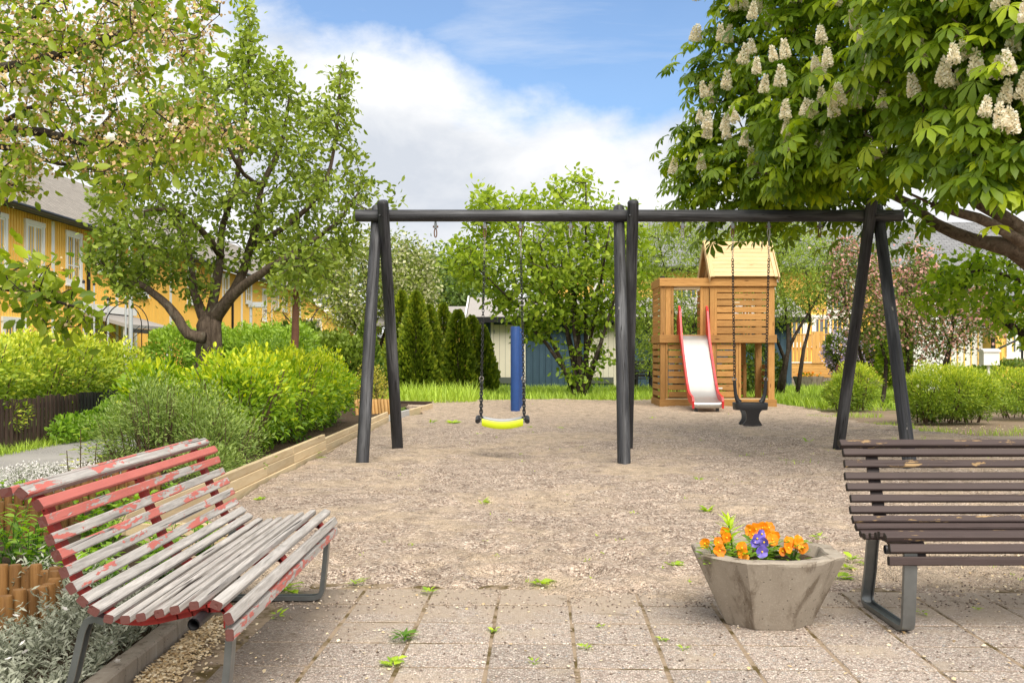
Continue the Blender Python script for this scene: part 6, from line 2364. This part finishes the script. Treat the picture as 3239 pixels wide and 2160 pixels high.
# dark evergreens farther back
shrub('yew', 'dark spreading evergreen behind the street lamp foot', 'shrub', [(-5.3, 26, .95, .9, .8, .95), (-4.7, 26.3, .9, .6, .6, .75)], 7500, T_FAN, .13, MT['l_yew'], MT['twig'], rand=.7, up=.1, stems=3)
shrub('evergreen', 'rounded olive evergreen left of the swing legs', 'shrub', [(-4.1, 24.5, .85, .75, .7, .82), (-3.6, 24.2, .75, .55, .6, .72)], 7000, T_FAN, .11, MT['l_yew'], MT['twig'], rand=.8, stems=3, tintf=lambda p: tint_top(p, .2, 1.6, .35, .5, .15))
shrub('small_thuja', 'small pointed conifer just left of the swing legs', 'conifer', [(-3.5, 26, .8, .32, .32, 1.0), (-3.5, 26, 1.5, .16, .16, .5)], 2600, T_FAN, .10, MT['l_yew'], MT['twig'], rand=.5, up=.7, stems=1)
shrub('dry_shrub', 'thin brownish bush between the swing legs', 'shrub', [(-2.65, 20.2, .5, .38, .4, .5)], 1500, T_DIA, .05, MT['l_orange'], MT['twig'], rand=.9, inner=.3, stems=30, stem_r=.007)
# round bushes on the right
def rb(p):
    return tint_top(p, .1, 1.1, .22, .55, .15)


shrub('round_bush', 'largest rounded yellow-green bush right of the swing leg', 'shrub', [(7.45, 18.6, .52, .72, .75, .50), (7.95, 18.7, .50, .52, .6, .45), (7.1, 18.5, .42, .45, .5, .42)], 21000, T_NEEDLE, .065, MT['l_hedge'], MT['twig'], rand=.9, inner=.55, stems=12, lump=.2, tintf=rb, group='rounded bushes at right')
shrub('round_bush', 'smaller yellow-green bush just behind the right swing leg', 'shrub', [(7.3, 22.8, .52, .5, .5, .5), (6.95, 22.6, .38, .38, .4, .36)], 8000, T_NEEDLE, .07, MT['l_hedge'], MT['twig'], rand=.9, inner=.55, stems=8, lump=.18, tintf=rb, group='rounded bushes at right')
shrub('round_bush', 'yellow-green bush cut by the right picture edge', 'shrub', [(9.3, 19.8, .50, .75, .7, .46), (10.2, 20, .5, .7, .7, .45)], 15000, T_NEEDLE, .065, MT['l_hedge'], MT['twig'], rand=.9, inner=.55, stems=10, lump=.2, tintf=rb, group='rounded bushes at right')
shrub('dark_bush', 'dark leafy bush at the right foot of the play tower', 'shrub', [(6.9, 30.5, .75, .75, .6, .8), (6.4, 30.8, .5, .5, .5, .5)], 5000, T_LEAF, .11, MT['l_haw'], MT['twig'], rand=.9, stems=8)
shrub('garden_bush', 'dark leafy planting below the corner house', 'shrub', [(12.4, 27, .5, .9, .6, .55), (13.6, 27, .55, .7, .6, .6), (11.4, 26.5, .4, .7, .6, .45)], 6000, T_DIA, .12, MT['l_haw'], MT['twig'], rand=.9, stems=6)
# lilac
t = shrub('lilac', 'lilac bush in pale violet bloom beside the veranda', 'shrub', [(12.75, 40.6, 1.1, .85, .7, .8), (12.35, 40.4, 1.45, .6, .6, .55), (13.5, 40.6, 1.3, .8, .7, .8)], 5000, T_LEAF, .14, MT['l_haw'], MT['twig'], rand=.9, stems=8)
p, d = shell_points([(12.75, 40.6, 1.1, .9, .75, .85), (12.35, 40.4, 1.45, .65, .65, .6)], 120, .97, .05)
k = d[:, 1] < .1
p = np.repeat(p[k], 42, axis=0)
p = p + rng.normal(size=p.shape) * np.array([.085, .085, .12])
foliage('blossom', t, T_PETAL, p, rdir(len(p)), rdir(len(p)), .065 * rng.uniform(.6, 1.2, len(p)), rng.uniform(0, 1, len(p)), MT['lilac'])
# greenery filling behind the hawthorn trunks
shrub('backdrop_shrub', 'light green foliage seen between the hawthorn trunks', 'shrub', [(x, 33.5, 1.3, 1.0, .7, 1.35) for x in (12.4, 13.6, 15.0)], 12000, T_DIA, .19, MT['l_cherry'], MT['twig'], rand=.9, stems=5)
shrub('backdrop_shrub', 'tall green bush filling behind the shed corner and tower', 'shrub', [(9.2, 40, 1.4, 1.0, .8, 1.4), (8.0, 41, 1.2, .9, .8, 1.3)], 4500, T_LEAF, .17, MT['l_haw'], MT['twig'], rand=.9, stems=5)

# ------------------------------------------------------------------ low planting
# silver snow-in-summer in the near bed
n = 1500
cx_ = rng.uniform(-2.2, -1.43, n)
cy_ = rng.uniform(2.9, 4.95, n)
hgt = (.13 + .07 * np.sin(cx_ * 7) * np.sin(cy_ * 5)) * np.where(cx_ > -1.55, .7, 1)
keep = ~(((cx_ + 2.13) ** 2 + (cy_ - 4.25) ** 2 < .33 ** 2))
cx_, cy_, hgt = cx_[keep], cy_[keep], hgt[keep]
n = len(cx_)
lean = rng.normal(0, .35, (n, 2))
lean[:, 0] += .35 * (cx_ > -1.55)
m = 15
f = np.tile(np.linspace(.15, 1, m), n)
ii = np.repeat(np.arange(n), m)
hh = (hgt * rng.uniform(.6, 1.3, n))[ii]
pos = np.stack([cx_[ii] + lean[ii, 0] * hh * f, cy_[ii] + lean[ii, 1] * hh * f, .05 + hh * f], 1)
a = np.arange(len(ii)) * 1.57 + rng.uniform(0, 1, len(ii))
ax = np.stack([np.cos(a), np.sin(a), .55 + rng.normal(0, .25, len(ii))], 1)
gc = thing('silver_groundcover', 'silvery snow-in-summer carpet under the near end of the red bench', 'ground cover', (-1.75, 3.9, .05))
foliage('foliage', gc, T_NEEDLE, pos, ax, rdir(len(ii), 1), rng.uniform(.022, .04, len(ii)), np.clip(rng.normal(.5, .25, len(ii)), .01, .99), MT['l_silver'])
mb = MB()
for i in range(0, n, 3):
    mb.tube([(cx_[i], cy_[i], .04), (cx_[i] + lean[i, 0] * hgt[i], cy_[i] + lean[i, 1] * hgt[i], .05 + hgt[i])], .0018, 3, cap=False)
mb.build('stem', MT['l_silver'], gc)["kind"] = 'stuff'
off = woff(gc)
for (zx, zy, Y) in ((110, 1100, 3.35), (180, 1350, 3.25), (330, 1040, 3.7), (450, 920, 3.95), (450, 1050, 3.8), (770, 1290, 3.75), (820, 1415, 3.7), (160, 1290, 3.3), (60, 1400, 3.2)):
    s_x, s_y = zx / 2.208, 1450 + zy / 2.208
    w = Vector(((s_x - CX) / FPX * Y, Y, EH - (s_y - HY) / FPX * Y))
    o = bpy.data.objects.new('white_flower', flower_me)
    link(o, gc)
    o.location = w - off
    o.scale = (.012, .012, .012)
    o.rotation_euler = (random.uniform(-.2, .9), random.uniform(-.5, .5), random.uniform(0, 6))


def patch(name, label, cat, x0, x1, y0, y1, n, h, mats, z0, fl=True, fs=.013, ls=.03, lmat='l_silver'):
    t = thing(name, label, cat, ((x0 + x1) / 2, (y0 + y1) / 2, z0))
    pos = np.stack([rng.uniform(x0, x1, n), rng.uniform(y0, y1, n), z0 + h * rng.uniform(.05, 1, n)], 1)
    foliage('foliage', t, T_NEEDLE, pos, rdir(n, .6), rdir(n, .5), ls * rng.uniform(.7, 1.3, n), rng.uniform(0, 1, n), MT[lmat])
    if fl:
        m = n // 5
        pos = np.stack([rng.uniform(x0, x1, m), rng.uniform(y0, y1, m), z0 + h * rng.uniform(.85, 1.3, m)], 1)
        pos = np.repeat(pos, 4, axis=0)
        foliage('blossom', t, T_PETAL, pos, rdir(len(pos), .2), rdir(len(pos), .8), fs * rng.uniform(.8, 1.2, len(pos)), rng.uniform(0, 1, len(pos)), MT['white_petal'])
    return t


patch('white_flower_patch', 'cushion of tiny white flowers along the asphalt path', 'flowers', -4.3, -3.35, 7.7, 9.6, 6500, .13, None, .06, True, .012, .035)
# herbs behind the bench
hb = [(-2.55, 4.95, .26), (-2.3, 5.25, .30), (-2.0, 5.15, .26), (-2.6, 5.6, .30), (-2.2, 5.75, .26), (-1.8, 5.5, .24), (-1.95, 4.85, .20), (-2.55, 4.35, .34), (-2.75, 4.75, .32), (-2.35, 4.45, .3), (-1.75, 4.7, .18),
      (-2.45, 6.2, .28), (-2.75, 5.2, .3), (-1.7, 5.15, .2), (-2.4, 6.9, .22), (-2.7, 7.2, .25), (-2.4, 7.8, .2), (-3.1, 5.7, .3), (-3.3, 6.6, .26), (-3.4, 7.4, .22), (-1.65, 5.75, .2), (-3.0, 5.0, .34)]
ORD = ['', 'second', 'third', 'fourth', 'fifth', 'sixth', 'seventh', 'eighth', 'ninth', 'tenth', 'eleventh', 'twelfth', 'thirteenth']


def nth(rank, total):
    if rank == 0:
        return 'leftmost'
    if rank == total - 1:
        return 'rightmost'
    return ORD[rank] + ' from the left'


def hwhere(x, y):
    return 'in the log ring' if (x + 2.13) ** 2 + (y - 4.25) ** 2 < .2 else ('beside the log ring' if y < 4.9 else ('behind the red bench slats' if y < 6 else 'far back in the bed'))


for i, (x, y, h) in enumerate(hb):
    where = hwhere(x, y)
    peers = sorted([q for q in hb if hwhere(q[0], q[1]) == where], key=lambda q: q[0] / q[1])
    rank = peers.index((x, y, h))
    t = thing('leafy_plant', 'leafy green plant ' + where + (', ' + nth(rank, len(peers)) if len(peers) > 1 else ''), 'plant', (x, y, .05), group='green plants behind the red bench')
    ns = 11
    mb = MB()
    allp, alla, allf = [], [], []
    for s_ in range(ns):
        a = random.uniform(0, 6.28)
        e = Vector((x + .17 * math.cos(a) * random.random(), y + .17 * math.sin(a) * random.random(), .05 + h * random.uniform(.6, 1.1)))
        b = Vector((x + random.uniform(-.06, .06), y + random.uniform(-.06, .06), .03))
        MB().tube([b, b.lerp(e, .6) + Vector((0, 0, .01)), e], [.004, .003, .002], 4, cap=False).build('stem', MT['l_herb'], t)
        for q in range(11):
            f = .25 + .75 * q / 10
            c = b.lerp(e, f)
            an = q * 2.2 + s_
            allp.append(tuple(c))
            alla.append((math.cos(an), math.sin(an), .45))
            allf.append(f)
    allp, alla, allf = np.array(allp), np.array(alla), np.array(allf)
    kinds = (T_LONG, .095) if i % 3 == 0 else (T_LEAF, .07)
    foliage('foliage', t, kinds[0], allp, alla + rdir(len(allp)) * .3, np.tile([0, 0, 1.], (len(allp), 1)) + rdir(len(allp)) * .3, kinds[1] * rng.uniform(.6, 1.2, len(allp)), np.clip(.2 + .5 * allf + rng.normal(0, .15, len(allp)), .01, .99), MT['l_herb'])
# climbing greenery at the fence foot
shrub('low_shrub', 'leafy green creeper at the foot of the picket fence', 'shrub', [(-5.85, 14.6, .18, .22, .9, .2), (-5.8, 15.8, .25, .25, .7, .28)], 2600, T_LEAF, .07, MT['l_herb'], MT['twig'], rand=.9, inner=.3, stems=4, stem_r=.004)
# bright seedling stems by the path
t = thing('tall_seedling', 'upright yellow-green seedling in front of the asphalt path', 'plant', (-3.05, 7.6, .08))
mb = MB()
pp, aa = [], []
for (dx_, h) in ((0, .55), (.08, .45), (-.07, .4), (.14, .3)):
    b, e = Vector((-3.05 + dx_, 7.6, .06)), Vector((-3.05 + dx_ * 1.4, 7.6, .08 + h))
    MB().tube([b, e], [.006, .003], 5).build('stem', MT['twig'], t)
    for q in range(9):
        pp.append(tuple(b.lerp(e, .5 + .5 * q / 8)))
        aa.append((math.cos(q * 2.4), math.sin(q * 2.4), .1))
foliage('leaf_tuft', t, T_LEAF, np.array(pp), np.array(aa), np.tile([0, 0, 1.], (len(pp), 1)), np.full(len(pp), .07), rng.uniform(.6, 1, len(pp)), MT['l_forsythia'], kind=None)

# grass: tall at the back, tufts at the edges
def grass(name, label, pts, h, w=1.0, tmin=.1):
    n = len(pts)
    a = rng.uniform(0, 6.283, n)
    ax = np.stack([np.cos(a) * .35, np.sin(a) * .35, np.ones(n)], 1) + rdir(n) * .25
    up = np.stack([np.cos(a), np.sin(a), np.zeros(n)], 1) + rdir(n) * .3
    T = (T_BLADE[0] * np.array([1, w, 1]), T_BLADE[1])
    o = foliage(name, None, T, pts, ax, up, h * rng.uniform(.5, 1.3, n), np.clip(rng.normal(.5, .24, n), tmin, .99), MT['l_grass'])
    tag(o, label, 'grass')
    return o


pts = []
while len(pts) < 46000:
    x = rng.uniform(-4.0, 17, 20000)
    y = rng.uniform(23.0, 36.4, 20000)
    far = np.where(x < 3, 27.2 + .25 * np.sin(x * 3) + .15 * np.sin(x * 7.3), np.where(x < 6.0, 26.6 + .3 * np.sin(x * 2.3), np.where(x < 7.2, 26.4 - (x - 6.0) * 3.0 + .4 * np.sin(x * 9), 22.6 + .5 * np.sin(x * 4) + .3 * np.sin(x * 11))))
    dens = .35 + .65 * (np.sin(x * 1.9 + y) * np.sin(y * 1.3 - x) > -.3)
    ok = (y > far) & (rng.random(20000) < dens) & ~((x > W0 - .05) & (x < W1 + .05) & (y < TY + DB + .05)) & ~((x > 11) & (x < 15) & (y > 36))
    pts += list(zip(x[ok], y[ok], np.full(ok.sum(), -.035)))
pts = np.array(pts[:46000])
grass('grass', 'tall green grass between the sand and the shed', pts, .26, 1.5)
pts = []
for (cx0, cy0, r, n) in ((5.2, 14.0, .4, 200), (6.3, 16.4, .5, 300), (5.8, 19.8, .35, 260), (6.2, 17.6, .4, 250), (7.2, 15.9, .5, 200), (8.2, 16.3, .6, 350), (5.1, 13.3, .3, 160), (4.6, 12.6, .3, 90), (3.0, 11.3, .2, 60), (6.6, 20.6, .5, 300), (-5.98, 10.5, .25, 0)):
    a, r_ = rng.uniform(0, 6.28, n), r * np.sqrt(rng.random(n))
    pts += list(zip(cx0 + r_ * np.cos(a), cy0 + r_ * np.sin(a), np.full(n, -.02)))
grass('grass_tufts', 'scattered grass tufts on the bare earth at right', np.array(pts), .10, 1.6)
pts = np.stack([rng.uniform(-6.1, -5.8, 3200), rng.uniform(9, 19, 3200), np.full(3200, -.01)], 1)
grass('verge_grass', 'grass verge along the foot of the picket fence', pts, .13, 1.3)
# weeds and tall stalks left of the blue posts
pts = np.stack([rng.uniform(-2.9, -.9, 1500), rng.uniform(25.5, 29, 1500), np.full(1500, -.03)], 1)
grass('tall_stalks', 'tall seeding weeds in front of the conifers', pts, .5, .8, .5)

# dandelion-like weeds in the gravel and joints: a rosette each
weeds = [(1108, 1160, .9), (1240, 1345, 1.0), (928, 1470, 1.15), (985, 1365, .7), (818, 1345, .8), (905, 1530, 1.0), (1605, 1108, .8), (1545, 1305, .8), (1305, 1140, .5), (1625, 1180, .9), (1290, 985, .7), (1040, 975, 1.4), (990, 975, 1.2), (1215, 985, .8),
         (955, 945, 1.2), (720, 1055, 1.4), (705, 1030, .8), (600, 1150, .6), (1570, 1490, .5), (1520, 1470, .45), (1345, 1490, .6), (1855, 1020, .9), (1880, 1240, .9), (1925, 1335, .9), (1940, 1310, .8), (1955, 1290, .8), (1990, 1300, .6), (2080, 1245, .7),
         (2120, 1410, .9), (1135, 1450, .5), (1225, 1525, .5), (660, 1360, 1.2), (635, 1420, 1.0), (1500, 965, .7), (1600, 960, .7), (1855, 1000, .6), (1100, 1000, .7), (1330, 975, .6), (2240, 1400, .5), (1380, 1440, .35), (2300, 1180, .8), (2200, 1090, .9), (2270, 1060, .9)]
def wclass(xd, yd):
    if yd > 1360:
        return 'small green weed in the slab joints', 'weeds in the slab joints'
    if yd < 1010:
        return 'yellow-green weed on the far sand near the swings', 'weeds on the far sand'
    if xd > 1840:
        return 'green seedling on the gravel by the brown bench', 'weeds by the brown bench'
    return 'green weed rosette on the open gravel', 'weeds on the near gravel'


for i, (xd, yd, s_) in enumerate(weeds):
    gq = G(xd, yd)
    z = .0 if gq.y < 5.05 else .008
    lab, grp = wclass(xd, yd)
    peers = sorted([q[0] for k_, q in enumerate(weeds) if wclass(q[0], q[1]) == (lab, grp) and k_ not in (0, 1, 2, 15, 31)])
    if xd in peers:
        lab += ', ' + nth(peers.index(xd), len(peers))
    special = {0: 'lone leafy weed left of centre on the gravel', 1: 'broad-leaved weed at the edge of the sand and slabs', 2: 'dark toothed weed lying on the slabs left of centre', 15: 'tall leafy weed against the timber edging', 31: 'leafy weed under the front of the red bench'}
    if i in special:
        lab, grp = special[i], None
    t = thing('weed', lab, 'weed', (gq.x, gq.y, z), group=grp)
    n = random.randint(9, 16) if i != 2 else 26
    a = rng.uniform(0, 6.283, n)
    r = rng.uniform(0, .025, n) * s_
    pos = np.stack([gq.x + r * np.cos(a), gq.y + r * np.sin(a), z + rng.uniform(0, .025, n) * s_], 1)
    tall = 1.0 if i % 3 == 0 else .5
    ax = np.stack([np.cos(a), np.sin(a), rng.uniform(.15, 1.1, n) * tall], 1)
    sc = (.055 if yd > 1360 else .075) * s_ * (1 + .03 * max(0, gq.y - 5))
    foliage('leaf_rosette', t, T_LONG if i % 2 == 0 else T_LEAF, pos, ax, np.tile([0, 0, 1.], (n, 1)) + rdir(n) * .3, sc * rng.uniform(.5, 1.15, n), rng.uniform(.1, .9, n) if i != 2 else rng.uniform(0, .25, n), MT['l_weed'] if i != 2 else MT['l_herb'], kind=None)
# many tiny seedlings, uncountable
n = 420
x, y = rng.uniform(-1.9, 6, n), 5.4 + 20 * rng.random(n) ** 1.5
m = 5
pos = np.repeat(np.stack([x, y, np.full(n, .012)], 1), m, axis=0)
pos[:, :2] += rng.normal(0, .012, (len(pos), 2))
o = foliage('seedlings', None, T_LONG, pos, rdir(len(pos), .8), rdir(len(pos), .5), .024 * rng.uniform(.5, 1.2, len(pos)) * (1 + pos[:, 1] * .02), rng.uniform(.3, 1, len(pos)), MT['l_weed'])
tag(o, 'tiny seedlings sprinkled over the gravel', 'seedlings')

# fallen petals: a drift by the kerb, sprinkles elsewhere
n = 5200
y = rng.uniform(3.45, 4.65, n)
x = -1.325 + np.abs(rng.normal(0, .06, n)) + .06 * (4.6 - y) * rng.random(n)
a_ = np.stack([x, y, .003 + .022 * rng.random(n) * np.exp(-((x + 1.25) / .12) ** 2)], 1)
n2 = 700
b_ = np.stack([rng.uniform(-1.3, 4.5, n2), rng.uniform(3.3, 6.5, n2), np.full(n2, .006)], 1)
n3 = 1500
c_ = np.stack([rng.normal(3.6, 1.0, n3), 5.0 + rng.random(n3) * 1.3, np.full(n3, .012)], 1)
n4 = 1500
d_ = np.stack([rng.uniform(5, 10, n4), rng.uniform(12, 18, n4), np.full(n4, -.022)], 1)
pos = np.vstack([a_, b_, c_, d_])
n = len(pos)
ax = rdir(n)
ax[:, 2] *= .25
o = foliage('fallen_petals', None, T_PETAL, pos, ax, np.tile([0, 0, 1.], (n, 1)) + rdir(n) * .35, .015 * rng.uniform(.6, 1.3, n) * np.where(pos[:, 1] > 10, 1.8, 1), rng.uniform(0, 1, n), MT['petal_litter'])
tag(o, 'faded fallen petals drifted by the kerb and strewn over slabs and gravel', 'petals')

# loose pebbles on the slabs and near gravel
n = 17000
x = rng.uniform(-1.3, 4.8, n)
y = np.where(rng.random(n) < .12, 3.3 + 1.8 * rng.random(n), 4.9 + 5.5 * rng.random(n) ** 1.3)
T_PEB = (np.array([(1, 0, 0), (0, 1, 0), (-1, 0, 0), (0, -1, 0), (0, 0, .7), (0, 0, -.4)], float), np.array([(0, 1, 4), (1, 2, 4), (2, 3, 4), (3, 0, 4), (1, 0, 5), (2, 1, 5), (3, 2, 5), (0, 3, 5)]))
m_peb = Mat('loose_pebble', .9, .15)
m_peb.col(m_peb.ramp(m_peb.attr('tint'), [(0, (.11, .085, .07)), (.4, (.30, .235, .19)), (.75, (.50, .40, .33)), (1, (.74, .66, .57))]))
pos = np.stack([x, y, np.where(y > 5.2, .010 + .02 * np.clip((y - 6) / 3, 0, 1), .003)], 1)
o = foliage('loose_pebbles', None, T_PEB, pos, rdir(n) * np.array([1, 1, .2]), np.tile([0, 0, 1.], (n, 1)) + rdir(n) * .4, rng.uniform(.0025, .0075, n) * (1 + .05 * np.clip(y - 5, 0, 6)), rng.uniform(0, 1, n), m_peb.m)
tag(o, 'loose small pebbles scattered on slabs and gravel', 'pebbles')
